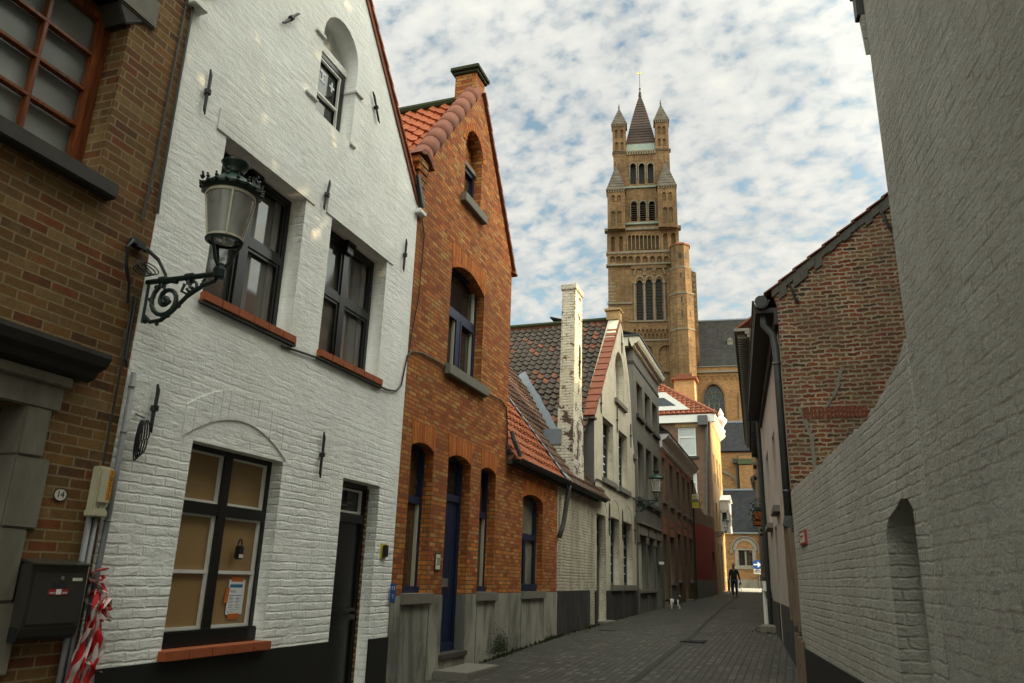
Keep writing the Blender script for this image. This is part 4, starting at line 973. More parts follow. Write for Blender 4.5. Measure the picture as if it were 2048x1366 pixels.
# ================================================================== red painted garden wall
rw = thing('red_wall', 'brick boundary wall painted dark red above a grey base', 'wall', (-4.7,46,-.7))
LF.panel('wall', [(41.12,-1.3),(52.6,-1.3),(52.6,4.15),(47.2,3.85),(45.4,3.95),(42.6,5.0),(41.12,5.6)], [rect(50.6,52.0,.2,1.9)], -.3, 0, M['brick_terrace'], rw)
mb = MB()
for a,b,c,d in ((41.14,50.6,.18,3.0),(50.6,52.0,1.9,3.3),(52.0,52.58,.18,3.34)): LF.box(mb,a,b,c,d,.001,.012)
mb.add([LF.P(41.14,3.0,.012),LF.P(50.6,3.0,.012),LF.P(50.6,3.30,.012)],[(0,1,2)])
mb.build('red_paint', M['red_paint'], rw)
mb = MB(); LF.box(mb,41.14,50.6,-1.3,.178,.001,.03); LF.box(mb,52.0,52.58,-1.3,.178,.001,.03); mb.build('plinth', M['concrete_grey'], rw, bevel=.01)
mb = MB(); LF.box(mb,50.6,52.0,-1.0,1.9,-.25,-.16); mb.build('gate', M['red_paint'], rw)

# ================================================================== tall corner house
dh = thing('corner_house', 'tall purple brick corner house with orange tiled roof and sunlit street front', 'house', (-4.7,57,-.5))
DA, DB = 53.0, 61.2
EF = Frame((0,DA,0), 0)     # its end wall looks down the street
e = lambda x, y: EF.px(x, y)
top = 11.0
w1 = (e(1355,855), e(1393,912)); w2 = (e(1384,945), e(1395,985))
A1 = (w1[0][0], w1[1][0], w1[1][1], w1[0][1]); A2 = (w2[0][0]-.6, w2[1][0], w2[1][1]-.5, w2[0][1])
EF.panel('end_wall', [(-15,-1),(-4.7,-1),(-4.7,top),(-15,top)], [rect(A1[0],A1[1],A1[2],A1[3]), rect(A2[0],A2[1],A2[2],A2[3])], -.3, 0, M['brick_purple'], dh)
for q in (A1,A2):
    window(EF,q[0]-.01,q[1]+.01,q[2]-.01,q[3]+.01,-.1,M['white_paint'],M['p_white'],dh,fw=.1,d=.06,hb=[(q[2]+(q[3]-q[2])*.66,.1)])
    mb = MB(); EF.box(mb,q[0]-.15,q[1]+.15,q[3],q[3]+.36,.001,.02); mb.build('lintel', M['brick_gold'], dh)
    sill(EF,q[0]-.15,q[1]+.15,q[2]-.18,q[2],-.1,.1,M['stone_dark'],dh)
fw_ = [(54.6,55.7,6.6,8.6),(56.9,58.0,6.6,8.6),(59.2,60.3,6.6,8.6),(54.6,55.7,3.6,5.3),(55.0,56.0,.1,2.6),(57.4,58.4,-.4,2.6)]
LF.panel('wall', [(DA+.302,-1),(DB,-1),(DB,top-.002),(DA+.302,top-.002)], [rect(*q) for q in fw_], -.3, 0, M['brick_gold'], dh)
for q in fw_: window(LF,q[0]-.01,q[1]+.01,q[2]-.01,q[3]+.01,-.15,M['cream_paint'],M['p_dark'],dh,fw=.1,d=.06,hb=[(q[2]+(q[3]-q[2])*.66,.1)])
mb = MB(); LF.box(mb,DA+.303,DB-.02,-1,top-.01,-9,-.301); mb.build('side_wall', M['brick_purple'], dh)
mb = MB(); prof = [(top-.35,.02),(top-.25,.15),(top-.1,.3),(top,.4),(top+.1,.4),(top+.1,-.1)]; n = len(prof); vs0 = []
for u in (DA-.1,DB+.4): vs0 += [LF.P(u,v,w) for v,w in prof]
mb.add(vs0,[(i,i+n,i+n+1,i+1) for i in range(n-1)]+[tuple(range(n))[::-1],tuple(range(n,2*n))])
EF.box(mb,-15,-4.32,top-.5,top+.02,.02,.28); mb.build('cornice', M['white_paint'], dh)
mb = MB(); x0, z0 = e(1404,838); EF.box(mb,x0-.25,x0+.4,z0-.5,z0+.15,.28,.6); mb.tube([EF.P(*e(1413,838),.4),EF.P(*e(1413,855),.12),EF.P(*e(1415.5,1033),.12)],.09,8); mb.build('downpipe', M['zinc'], dh)
# hipped roof
ap = EF.px(1335,770,-3.5); rz = ap[1]
rx = -9.4
eL = Vector((-15.3,DA-.3,top+.05)); eR = Vector((-4.3,DA-.3,top+.05)); apx = Vector((-9.7,DA+4.0,14.9)); apb = Vector((-9.7,DB-.5,14.9)); eRb = Vector((-4.3,DB+.2,top+.05))
def tri_tiles(a,b,c,tw,tl,name):
    """tile courses clipped to the triangle a-b (eave) and c (apex)"""
    al = (b-a).normalized(); upv = (c-a)-al*((c-a).dot(al)); L = upv.length; upv.normalize(); n_ = al.cross(upv).normalized(); V=[];Fc=[];U=[]
    ny = int(L/tl)
    for j in range(ny):
        t = j/ny; t2=(j+1)/ny; l = a+(c-a)*t; r = b+(c-b)*t; wd=(r-l).length; nx=max(1,int(wd/tw))
        for i in range(nx):
            s0,s1=i/nx,(i+1)/nx; b0=len(V); h=(0,.05,.09,.05)
            up2=upv*(L/ny+.02)
            for row,(uu,li) in enumerate(((0,.0),(0,.06),(1,.01))):
                for k in range(4):
                    p=l+(r-l)*(s0+(s1-s0)*k/3); V.append(p+up2*uu+n_*(li+h[k]))
            for rr in (0,1):
                for k in range(3):
                    q=b0+rr*4+k; Fc.append((q,q+1,q+5,q+4)); U.append((i+.5,j+.5))
    me=bpy.data.meshes.new(name); me.from_pydata([tuple(v) for v in V],[],Fc); me.update(); uvl=me.uv_layers.new(name='UVMap')
    for p,u in zip(me.polygons,U):
        for li in p.loop_indices: uvl.data[li].uv=u
    return me
link_mesh('roof', tri_tiles(eL,eR,apx,.33,.36,'roof'), M['t_far'], dh)
mb = MB(); mb.quad(eR,eRb,apb,apx); mb.add([eL,eR,apx-Vector((0,0,.02))],[(0,1,2)]); mb.build('street_slope', M['t_orange'] if False else M['terracotta'], dh)
mb = MB(); d = (apx-eR); n = 12
for i in range(n): mb.tube([eR+d*(i/n-.01)+Vector((0,0,.06)),eR+d*((i+1)/n)+Vector((0,0,.06))],[.14,.11],8)
mb.build('hip_tiles', M['terracotta_dark'], dh)
c0 = EF.px(1369,790,-4.0); mb = MB(); EF.box(mb,c0[0]-.75,c0[0]+.75,12.0,14.6,-5.2,-4.0); cc = mb.build('chimney', M['brick_gold'], dh)
mb = MB(); EF.box(mb,c0[0]-.95,c0[0]+.95,14.601,14.8,-5.4,-3.8); EF.box(mb,c0[0]-.6,c0[0]+.6,14.801,15.1,-5.1,-4.1); mb.build('chimney_cap', M['terracotta_dark'], cc, bevel=.02)
# gabled white dormer
d0, d1, d2 = EF.px(1380,818,.15), EF.px(1327,788,.15), EF.px(1318,818,.15)
mb = MB(); s0 = (d2[0]-2.2,d0[1]); mb.prism(EF,[(d0[0],d0[1]),(d1[0]+.1,d1[1]+.15),(d1[0]-2.6,d1[1]+.15),(d1[0]-5.0,d0[1])],-3,.05); dm = mb.build('dormer', M['white_paint'], dh)
mb = MB(); mb.prism(EF,[(d0[0]-.95,d0[1]+.30),(d1[0]+.0,d1[1]-.25),(d1[0]-2.5,d1[1]-.25),(d1[0]-3.8,d0[1]+.30)],.051,.06); mb.build('pane', M['p_dark'], dm)
# white oriel on the street front
b0, b1 = LF.px(1441,1000), LF.px(1446,1060)
mb = MB()
OB0, OB1, OZ0, OZ1 = 58.0, 60.6, 3.55, 5.75
for v0,v1 in ((OZ0,OZ0+.5),(OZ1-.75,OZ1),(OZ0+1.35,OZ0+1.5)): LF.box(mb,OB0,OB1,v0,v1,.0,.6)
for u in (OB0,(OB0+OB1)/2,OB1-.14): LF.box(mb,u,u+.14,OZ0+.5,OZ1-.75,.46,.6)
LF.box(mb,OB0,OB0+.12,OZ0+.5,OZ1-.75,.0,.14)
orl = mb.build('oriel', M['white_paint'], dh, bevel=.012)
mb = MB(); LF.box(mb,OB0+.05,OB1-.05,OZ0+.5,OZ1-.75,.05,.53); mb.build('pane', M['p_dark'], orl)
mb = MB(); mb.prism(LF,[(OB0-.1,OZ1),(OB1+.1,OZ1),((OB0+OB1)/2,OZ1+.5)],.0,.7); mb.build('oriel_roof', M['white_paint'], orl)
mb = MB(); q = LF.P(60.6,top+.1,.2); mb.lathe([(.28,0),(.28,.2),(.16,.3),(.18,.5),(.42,.85),(.46,1.05),(.30,1.2),(.16,1.35),(.24,1.5),(.12,1.7),(.02,1.95)],q,14,True); mb.build('urn_finial', M['white_paint'], dh, smooth=True)
mb = MB(); 
for i in range(30): LF.box(mb,61.2,61.26+.10*(i%2),-.5+i*.39,-.5+i*.39+.37,-.35,.005)
mb.build('corner_quoins', M['brick_gold'], dh)
# ================================================================== church: tower, nave, aisle, chapel
tw = thing('church_tower', 'tall yellow brick church tower with corner pinnacles and dark pyramid spire', 'church tower', TF.P(-18,-.3,0))
T = lambda x, y, w=0: TF.px(x, y, w)
def Tv(y, w=0, x=1285): return TF.px(x, y, w)[1]
def Tu(x, y, w=0): return TF.px(x, y, w)[0]
def stage(xl, xr, yb, yt, holes, w=0.0, th=.9, name='tower_stage', mat='brick_tower'):
    ym = (yb+yt)/2
    u0, u1 = Tu(xl,ym,w), Tu(xr,ym,w)
    return TF.panel(name, rect(u0,u1,Tv(yb,w),Tv(yt,w)), holes, w-th, w, M[mat], tw), u0, u1
def lan(x, y0, y1, hw, w=0.0, kind='round', rise=None):
    u = Tu(x,(y0+y1)/2,w); h = hw; v0, v1 = Tv(y0,w,x), Tv(y1,w,x)
    if kind == 'round': return round_top(u-h,u+h,v0,v1-h,8)
    return point_top(u-h,u+h,v0,v1-h*1.7,h*1.7,5)
def back(u0,u1,v0,v1,w,mat,name):
    mb = MB(); TF.box(mb,u0,u1,v0,v1,w-.3,w); return mb.build(name, mat, tw)
def course(xl, xr, y, w, h=.35, out=.3, mat='tower_stone', dep=1.0):
    u0, u1 = Tu(xl,y,w), Tu(xr,y,w); v = Tv(y,w); mb = MB(); TF.box(mb,u0-out,u1+out,v-h/2,v+h/2,w-dep,w+out); return mb.build('string_course', M[mat], tw, bevel=.05)
s = 123/1533.6            # metres per survey pixel at the tower
# base stage with blind panels
st,u0,u1 = stage(1217,1350,860,682,[lan(1292,738,690,1.15),lan(1333,738,690,1.25),lan(1292,800,743,1.0),lan(1333,800,743,1.15)])
back(u0+.2,u1-.2,Tv(860),Tv(683),-.45,M['brick_tower'],'blind_panel')
course(1217,1350,681,0,.3,.2)
# frieze of little arches
h = []
for r_,(y0,y1) in enumerate(((679,667),(667,658))):
    for i in range(9): h.append(lan(1266+i*8.1+(4 if r_ else 0),y0,y1,.24,kind='pt'))
st,a,b = stage(1217,1350,681,644,h); back(a+.2,b-.2,Tv(681),Tv(645),-.25,M['brick_tower'],'frieze_back')
course(1262,1350,643,0,.3,.25)
# great lancets
h = [lan(1279.5,641,560,.52,kind='pt'),lan(1298.6,641,558,.54,kind='pt'),lan(1318.5,641,557,.52,kind='pt')]
st,a,b = stage(1216.5,1352,643,528,h)
for c,t_ in ((1279.5,560),(1298.6,558),(1318.5,557)):
    mb = MB(); ua = Tu(c,600); TF.box(mb,ua-.6,ua+.6,Tv(642),Tv(556),-.8,-.5)
    for k in range(12): vv = Tv(641)+.55*k; TF.box(mb,ua-.54,ua+.54,vv,vv+.10,-.5,-.40)
    mb.build('louvres', M['p_black'], tw)
mb = MB()
for c in (1269.5,1289,1308.5,1329):
    ua = Tu(c,600); TF.box(mb,ua-.13,ua+.13,Tv(642),Tv(566),.0,.28); TF.box(mb,ua-.26,ua+.26,Tv(568),Tv(564),.0,.36)
for c,t_ in ((1279.5,560),(1298.6,558),(1318.5,557)):
    for (hw,yy,wd) in ((.62,560,.16),(.80,545,.2)):
        ua = Tu(c,555); v0 = Tv(yy+6)
        n = 8
        for sg in (-1,1):
            for k in range(n):
                t0,t1 = k/n,(k+1)/n
                P1 = lambda t,r: (ua+sg*r*math.cos(t*math.pi/2*.97), v0+r*1.65*math.sin(t*math.pi/2)**.9)
                mb.prism(TF,[P1(t0,hw),P1(t0,hw+wd),P1(t1,hw+wd),P1(t1,hw)],.0,.22)
mb.build('window_tracery', M['tower_stone'], tw)
mb = MB()
for k in range(8):
    y = 563+k*7.0; u = Tu(1217,y); TF.box(mb,u-.05,u+(1.2 if k%2 else .9),Tv(y+3),Tv(y),.001,.03)
for k in range(12):
    y = 620+k*3.6; u = Tu(1218,y); TF.box(mb,u-.05,u+(.75 if k%2 else .5),Tv(y+1.9),Tv(y),.001,.03)
mb.build('stone_bands', M['tower_stone'], tw)
mb = MB(); TF.box(mb,Tu(1216,605)-.1,Tu(1264,605),Tv(608),Tv(604),0,.25); mb.build('string_course', M['tower_stone'], tw, bevel=.05)
h = [lan(1229,562,545,.6),lan(1246,562,545,.6)]
back(Tu(1262,535),Tu(1333,535),Tv(538),Tv(529),.28,M['brick_tower'],'corbel_band')
# row of small round arches
h = [lan(x,525,512,.42,.3) for x in (1225,1237,1249,1261.5,1276,1290,1305,1319,1333)]
st,a,b = stage(1214.5,1344,528,505,h,.3); back(a+.2,b-.2,Tv(528),Tv(505),-.1,M['brick_tower'],'blind_panel')
course(1214,1346,528,.3,.35,.15); course(1214,1352,504,.3,.45,.15)
# arcade stage
h = [lan(x,500,470,.28,.3,'pt') for x in (1259,1267,1275,1283,1291,1299,1307,1315)]+[lan(1226,503,472,.33,.3),lan(1242,503,472,.33,.3),lan(1331,498,466,.38,.3),lan(1347,498,465,.38,.3)]
st,a,b = stage(1214,1358,504,461,h,.3); back(a+.2,b-.2,Tv(503),Tv(461),-.25,M['brick_tower'],'blind_panel')
mb = MB()
for x in (1255,1263,1271,1279,1287,1295,1303,1311,1319): u = Tu(x,485,.3); TF.box(mb,u-.07,u+.07,Tv(499,.3),Tv(474,.3),.3,.42)
mb.build('colonnettes', M['tower_stone'], tw)
course(1212,1359,457.5,.4,.55,.25)
# bell stage with louvres between corner shafts
h = [lan(1268,442,403,.50),lan(1285.8,442,402.5,.50),lan(1303.8,441,401.5,.50)]
st,a,b = stage(1216,1354,457,372,h)
mb = MB()
for c in (1268,1285.8,1303.8):
    u = Tu(c,420); TF.box(mb,u-.5,u+.5,Tv(443),Tv(400),-.88,-.7)
mb.build('belfry_dark', M['p_black'], tw)
for c in (1268,1285.8,1303.8):
    u = Tu(c,420); mb = MB()
    for k in range(8):
        v = Tv(441)+.42*k; a_ = [TF.P(u-.5,v,-.12),TF.P(u+.5,v,-.12),TF.P(u+.5,v+.22,-.6),TF.P(u-.5,v+.22,-.6)]; slab(mb,*a_,.05)
    mb.build('louvres', M['tower_stone'], tw)
def hood(x, y, hw, w=0.0):
    mb = MB(); u = Tu(x,y,w); v = Tv(y,w,x); n = 8
    for k in range(n):
        a0,a1 = math.pi*k/n, math.pi*(k+1)/n
        mb.prism(TF,[(u+hw*math.cos(a0),v+hw*math.sin(a0)),(u+(hw+.16)*math.cos(a0),v+(hw+.16)*math.sin(a0)),(u+(hw+.16)*math.cos(a1),v+(hw+.16)*math.sin(a1)),(u+hw*math.cos(a1),v+hw*math.sin(a1))],w+.001,w+.16)
    for sg in (-1,1): mb.tube([TF.P(u+sg*(hw+.1),v,w+.07),TF.P(u+sg*(hw+.1),v-2.6,w+.07)],.07,6)
    return mb
for x in (1268,1285.8,1303.8): hood(x,408,.53).build('arch_moulding', M['stone'], tw)
course(1254,1316,447,.1,.4,.25,'copper')
# upper lantern stage
h = [lan(1266,368.5,326,.48),lan(1283.3,368,325,.48),lan(1301,366.5,324,.48)]
st,a,b = stage(1227,1340,372,302,h)
mb = MB()
for c in (1266,1283.3,1301): u = Tu(c,347); TF.box(mb,u-.5,u+.5,Tv(369),Tv(325),-.88,-.7)
mb.build('belfry_dark', M['p_black'], tw)
for x in (1266,1283.3,1301): hood(x,332,.50).build('arch_moulding', M['stone'], tw)
course(1252,1316,374,.1,.35,.2,'copper')
h = []
mb = MB()
for i in range(12): u = Tu(1255+i*5.0,307); TF.box(mb,u-.14,u+.14,Tv(309),Tv(303),.0,.2)
mb.build('corbel_table', M['tower_stone'], tw)
course(1226,1340,302,.0,.3,.15)
# core behind the stages
mb = MB(); TF.box(mb,Tu(1219,640),Tu(1350,640),-1,Tv(460),-10,-.9); TF.box(mb,Tu(1219,420),Tu(1350,420),Tv(460),Tv(373),-10,-.9); TF.box(mb,Tu(1230,340),Tu(1336,340),Tv(373),Tv(303),-9.5,-.9); mb.build('tower_core', M['brick_tower'], tw)
# copper gutter slope and pyramid spire
ub0, ub1 = Tu(1252,294,-.4), Tu(1311,292,-.4); vb = Tv(303,-.4)
mb = MB(); a_ = [TF.P(ub0,vb,-.05),TF.P(ub1,vb,-.05),TF.P(ub1-.1,vb+1.65,-.5),TF.P(ub0+.1,vb+1.65,-.5)]; slab(mb,*a_,.15); mb.build('copper_gutter', M['copper'], tw)
cu_ = (ub0+ub1)/2; hw = (ub1-ub0)/2*1.04; vz = vb+1.5; apv = Tv(191,-4.5,1280); au = Tu(1280,191,-4.5)
mb = MB(); ring = [TF.P(cu_-hw,vz,-.55),TF.P(cu_+hw,vz,-.55),TF.P(cu_+hw,vz,-8),TF.P(cu_-hw,vz,-8)]; pk = TF.P(au,apv,-4.5)
n = 20
for k in range(n):
    t0,t1 = k/n,(k+1)/n
    def at_(r, t): c_ = (1-t)**.86; return Vector((pk.x+(r.x-pk.x)*c_, pk.y+(r.y-pk.y)*c_, r.z+(pk.z-r.z)*t))
    A = [at_(r,t0) for r in ring]; B = [at_(r,t1) for r in ring]
    A2 = [a_+(r-Vector((pk.x,pk.y,r.z))).normalized()*.10 for a_,r in zip(A,ring)]
    mb.hexa(A2+B)
sp = mb.build('spire', M['spire'], tw)
mb = MB(); mb.lathe([(.30,-.3),(.34,.1),(.18,.3),(.30,.5),(.14,.7),(.10,1.3),(.22,1.45),(.06,1.7),(.04,5.2)],pk,10,True); fi = mb.build('finial', M['iron'], tw)
q = pk+Vector((0,0,4.9)); mb = MB(); mb.prism(Frame(q,10),[(-0.525,0.070),(-0.315,-0.126),(-0.035,-0.154),(0.210,-0.070),(0.434,0.210),(0.280,0.266),(0.140,0.105),(-0.070,0.084),(-0.245,0.210),(-0.434,0.294)],-.05,.05); mb.build('weathercock', M['gold'], fi)
# corner turrets and pinnacles
def turret(xl, xr, yb, yt, xa, ya, w, holes, mat='pinnacle', name='corner_turret', dep=2.3):
    ym = (yb+yt)/2; u0, u1 = Tu(xl,ym,w), Tu(xr,ym,w); v0, v1 = Tv(yb,w,(xl+xr)/2), Tv(yt,w,(xl+xr)/2)
    st = TF.panel(name, rect(u0,u1,v0,v1), holes, w-.4, w, M['brick_tower'], tw)
    mb = MB(); TF.box(mb,u0+.01,u1-.01,v0,v1,w-dep,w-.25); mb.build('turret_core', M['brick_tower'], st)
    c = (u0+u1)/2; pk = TF.P(c,Tv(ya,w-dep/2,xa),w-dep/2)
    ring = [TF.P(u0-.15,v1,w+.15),TF.P(u1+.15,v1,w+.15),TF.P(u1+.15,v1,w-dep-.15),TF.P(u0-.15,v1,w-dep-.15)]
    mb = MB(); n = 9
    for k in range(n):
        A = [r.lerp(pk,k/n) for r in ring]; B = [r.lerp(pk,(k+1)/n) for r in ring]
        A = [Vector((a_.x,a_.y,a_.z))+(a_-Vector((pk.x,pk.y,a_.z)))*.05 for a_ in A]
        mb.hexa(A+B)
    mb.lathe([(.12,-.2),(.18,.15),(.06,.35),(.12,.5),(.02,.9)],pk,8); mb.build('turret_roof', M[mat], st)
    mb = MB()
    for i in range(7): u = u0+(u1-u0)*(i+.5)/7; TF.box(mb,u-.09,u+.09,v1-.5,v1-.12,w,w+.14)
    TF.box(mb,u0-.1,u1+.1,v1-.12,v1,w-dep,w+.18); mb.build('corbel_table', M['tower_stone'], st)
    return st, u0, u1
def two(x0, x1, y0, y1, hw, w): return [lan(x0,y0,y1,hw,w), lan(x1,y0,y1,hw,w)]
turret(1225,1252,302,248,1238,216,.3,two(1233,1244,300,284,.26,.3)+two(1232.5,1243.5,276,259,.26,.3))
turret(1310,1337,297,240,1321,208,.3,two(1318.5,1328.5,292,277,.26,.3)+two(1318,1328,269,252,.26,.3))
turret(1215,1250,457,379,1233,330,1.7,two(1226,1238,404,390,.30,1.7)+two(1226.5,1238.5,452,422,.36,1.7),dep=2.6,name='corner_pinnacle')
turret(1316,1352.5,453,371,1332,323,1.7,two(1328,1340.5,401,384,.30,1.7)+two(1330.5,1342,446,414,.36,1.7),dep=2.6,name='corner_pinnacle')
# octagonal stair turret
def octo(mb, c, r, z0, z1, rot, r1=None):
    r1 = r1 or r; vs = []
    for z, rr in ((z0,r),(z1,r1)):
        for k in range(8): an = R(rot+45*k); vs.append((c.x+rr*math.cos(an), c.y+rr*math.sin(an), z))
    mb.add(vs, [tuple(range(7,-1,-1)), tuple(range(8,16))]+[(k,(k+1)%8,8+(k+1)%8,8+k) for k in range(8)])
W_ = .9
uc = Tu(1362,560,W_); cx_ = TF.P(uc,0,W_); rot = 29.5
mb = MB(); octo(mb,cx_,2.05,-1,Tv(592,W_,1362),rot); octo(mb,cx_,1.85,Tv(592,W_,1362),Tv(541,W_,1362),rot); octo(mb,cx_,1.62,Tv(541,W_,1362),Tv(496,W_,1362),rot); stt = mb.build('stair_turret', M['brick_tower'], tw)
mb = MB(); z = Tv(496,W_,1362); octo(mb,cx_,1.80,z,z+.25,rot); octo(mb,cx_,1.80,z+.251,z+1.1,rot,.05); mb.build('turret_roof', M['terracotta_dark'], stt)
for y,rr in ((541,1.9),(593,2.14),(664,2.14)):
    mb = MB(); z = Tv(y,W_,1362); octo(mb,cx_,rr,z-.16,z+.16,rot); mb.build('string_course', M['tower_stone'], stt)
mb = MB()
def onface(k, z0, z1, hw, r):
    an = R(rot+22.5+45*k); n_ = Vector((math.cos(an),math.sin(an),0)); F_ = Frame(cx_, math.degrees(an)+90)
    F_.box(mb,-hw,hw,z0,z1,r*math.cos(R(22.5)),r*math.cos(R(22.5))+.03)
kf = None
for k in range(8):
    an = (rot+22.5+45*k) % 360
    if 250 < an < 300 or 300 <= an < 345:
        for y0,y1,r_ in ((563,553,1.85),(612,601,2.05),(640,628,2.05)): onface(k,Tv(y0,W_,1362),Tv(y1,W_,1362),.08,r_)
        onface(k,Tv(523,W_,1362),Tv(513,W_,1362),.22,1.62)
mb.build('slit_window', M['p_black'], stt)
mb = MB()
ua = Tu(1384,650,-.6)-1.5; r1_, r2_, r3_ = Tu(1392.5,560,-.6), Tu(1395.5,625,-.5), Tu(1399,720,-.4)
TF.box(mb,ua,r1_,-1,Tv(545,-.6,1390),-4,-.6); TF.box(mb,ua,r2_,-1,Tv(593,-.6,1390),-4.2,-.5); TF.box(mb,ua,r3_,-1,Tv(664,-.6,1390),-4.4,-.4)
mb.prism(TF,[(ua,Tv(545,-.6,1390)),(r1_,Tv(545,-.6,1390)),(ua,Tv(533,-.6,1390))],-4,-.6)
TF.box(mb,Tu(1337,650,.8),Tu(1350,650,.8),-1,Tv(545,.8,1343),-.5,.8)
bt = mb.build('buttress', M['brick_tower'], tw)
mb = MB()
for k in range(11):
    y = 547+k*10; ur = r1_ if y < 590 else r2_; ww_ = -.6 if y < 590 else -.5; TF.box(mb,ur-(.75 if k%2 else .5),ur+.02,Tv(y+4.5,ww_,1390),Tv(y,ww_,1390),ww_-.4,ww_+.03)
for k in range(8):
    y = 632+k*4; TF.box(mb,Tu(1340,y,.8),Tu(1347,y,.8),Tv(y+2,.8,1343),Tv(y,.8,1343),.801,.83)
mb.build('stone_quoins', M['tower_stone'], bt)

nv = thing('church_nave', 'brown brick church nave with tall traceried gothic window and grey slate roof', 'church', NF.P(-8,-.3,0))
N_ = lambda x, y, w=0: NF.px(x, y, w)
el = N_(1400,735)[1]; a = N_(1390,760)[0]; b = 14.0
gx = N_(1428,800); gw = N_(1449,800)[0]-gx[0]
g = point_top(gx[0]-gw,gx[0]+gw,N_(1428,860)[1],N_(1428,806)[1],N_(1428,768)[1]-N_(1428,806)[1],8)
NF.panel('wall', rect(a,b,-1,el), [g], -.9, 0, M['brick_church'], nv)
mb = MB(); NF.box(mb,a,b,-1,el,-14,-.901); mb.build('side_wall', M['brick_church'], nv)
glz = glaze(NF, rect(gx[0]-gw,gx[0]+gw,N_(1428,861)[1],N_(1428,766)[1]), -.6, M['stained'], nv, 'window')
mb = MB(); sp_ = N_(1428,806)[1]; bt_ = N_(1428,860)[1]; ww = gw*2
for k in (1,2,3):
    u = gx[0]-gw+ww*k/4; mb.tube([NF.P(u,bt_,-.5),NF.P(u,sp_-.2+(.8 if k!=2 else 0),-.5)],.075,6)
def ring(c, r, v): 
    mb.tube([NF.P(c+r*math.cos(2*math.pi*i/16),v+r*math.sin(2*math.pi*i/16),-.5) for i in range(17)],.05,6,False)
for k in range(4):
    c = gx[0]-gw+ww*(k+.5)/4; r = ww/8
    for sg in (-1,1): mb.tube([NF.P(c+sg*r*math.cos(t*math.pi/10),sp_-.6+1.5*r*math.sin(t*math.pi/10),-.5) for t in range(6)],.055,6)
for c_ in (-.45,.45): ring(gx[0]+c_*gw,.36*gw,sp_+.72*gw)
ring(gx[0],.33*gw,sp_+1.42*gw)
for i in range(6): NF.box(mb,gx[0]-gw,gx[0]+gw,bt_+i*.7,bt_+i*.7+.04,-.56,-.5)
mb.build('window_tracery', M['tower_stone'], glz)
mb = MB()
outer = [(gx[0]+(u-gx[0])*1.14, v if i<2 else sp_+(v-sp_)*1.12) for i,(u,v) in enumerate(g)]
for i in range(1,len(g)-1): mb.prism(NF,[g[i],outer[i],outer[i+1],g[i+1]],.001,.08)
mb.build('window_surround', M['brick_gold'] if False else M['brick_tower'], nv)
mb = MB(); v = N_(1450,752)[1]
n = int((b-a)/.95)
for i in range(n):
    c = a+.5+.95*i
    mb.prism(NF,[(c-.35,v-.45),(c-.27,v-.45)]+[(c-.27*math.cos(math.pi*k/6),v-.15+.27*math.sin(math.pi*k/6)) for k in range(7)]+[(c+.27,v-.45),(c+.35,v-.45),(c+.35,v+.2),(c-.35,v+.2)],.001,.12)
    NF.box(mb,c+.37,c+.57,v-.55,v-.40,.0,.15)
mb.build('corbel_arches', M['brick_church'], nv)
mb = MB(); NF.box(mb,a,b,N_(1450,744)[1]-.1,N_(1450,744)[1]+.2,.0,.3); mb.build('string_course', M['stone'], nv, bevel=.03)
mb = MB(); NF.box(mb,a,b,el-.02,el+.15,-.4,.2); mb.build('eave_course', M['stone'], nv, bevel=.03)
rv = N_(1450,640,-6)[1]; mb = MB(); a2 = N_(1396,690,-3)[0]
slab(mb,NF.P(a2,el+.12,.1),NF.P(b,el+.12,.1),NF.P(b,rv,-6),NF.P(a2,rv,-6),.2); rf = mb.build('roof', M['slate_big'], nv)
mb = MB(); NF.box(mb,a2,b,rv-.1,rv+.12,-6.3,-5.9); mb.build('ridge', M['lead'], rf)
mb = MB(); q = N_(1460,684,-3.0); NF.box(mb,q[0]-.45,q[0]+.45,q[1]-1.4,q[1]+.1,-4,-2.6); mb.prism(NF,[(q[0]-.55,q[1]+.1),(q[0]+.55,q[1]+.1),(q[0],q[1]+.7)],-4.1,-2.5); mb.build('roof_vent', M['stone'], rf)
anchor(NF,N_(1476,785),N_(1477,838),nv,.07)

ai = thing('church_aisle', 'lower church aisle with blue slate roof and brown brick buttress', 'church', AF.P(-7,-.3,0))
A_ = lambda x, y, w=0: AF.px(x, y, w)
ea = A_(1480,902)[1]; ra = A_(1480,844,-5)[1]; a = -16.0; b = 8.0
mb = MB(); AF.box(mb,a,b,-1,ea,-10,0); mb.build('wall', M['brick_church'], ai)
mb = MB(); slab(mb,AF.P(a,ea,.3),AF.P(b,ea,.3),AF.P(b,ra,-5),AF.P(a,ra,-5),.2); rf = mb.build('roof', M['slate'], ai)
mb = MB(); AF.box(mb,a,b,ra-.08,ra+.15,-5.3,-4.9); mb.build('ridge', M['lead'], rf)
mb = MB(); u0,u1 = A_(1478,940,1.2)[0], A_(1506,940,1.2)[0]; AF.box(mb,u0,u1,-1,A_(1490,930,1.2)[1],0,1.2)
AF.box(mb,u0,u1,A_(1490,930,1.2)[1],A_(1490,910,1.2)[1],0,.9); mb.build('buttress', M['brick_church'], ai, bevel=.02)
mb = MB(); slab(mb,AF.P(u0-.08,A_(1490,928,1.2)[1],1.3),AF.P(u1+.08,A_(1490,928,1.2)[1],1.3),AF.P(u1+.08,A_(1490,908,1.2)[1],.6),AF.P(u0-.08,A_(1490,908,1.2)[1],.6),.12); mb.build('buttress_cap', M['moss'], ai)
mb = MB(); p = A_(1472,922); AF.box(mb,p[0]-.35,p[0]+.3,p[1]-.3,p[1]+.2,0,.5); q = A_(1474.5,930,.2); mb.tube([AF.P(q[0],q[1],.2),AF.P(q[0],0,.2)],.16,8); mb.build('downpipe', M['zinc_dark'], ai)
mb = MB(); c = A_(1445,985)
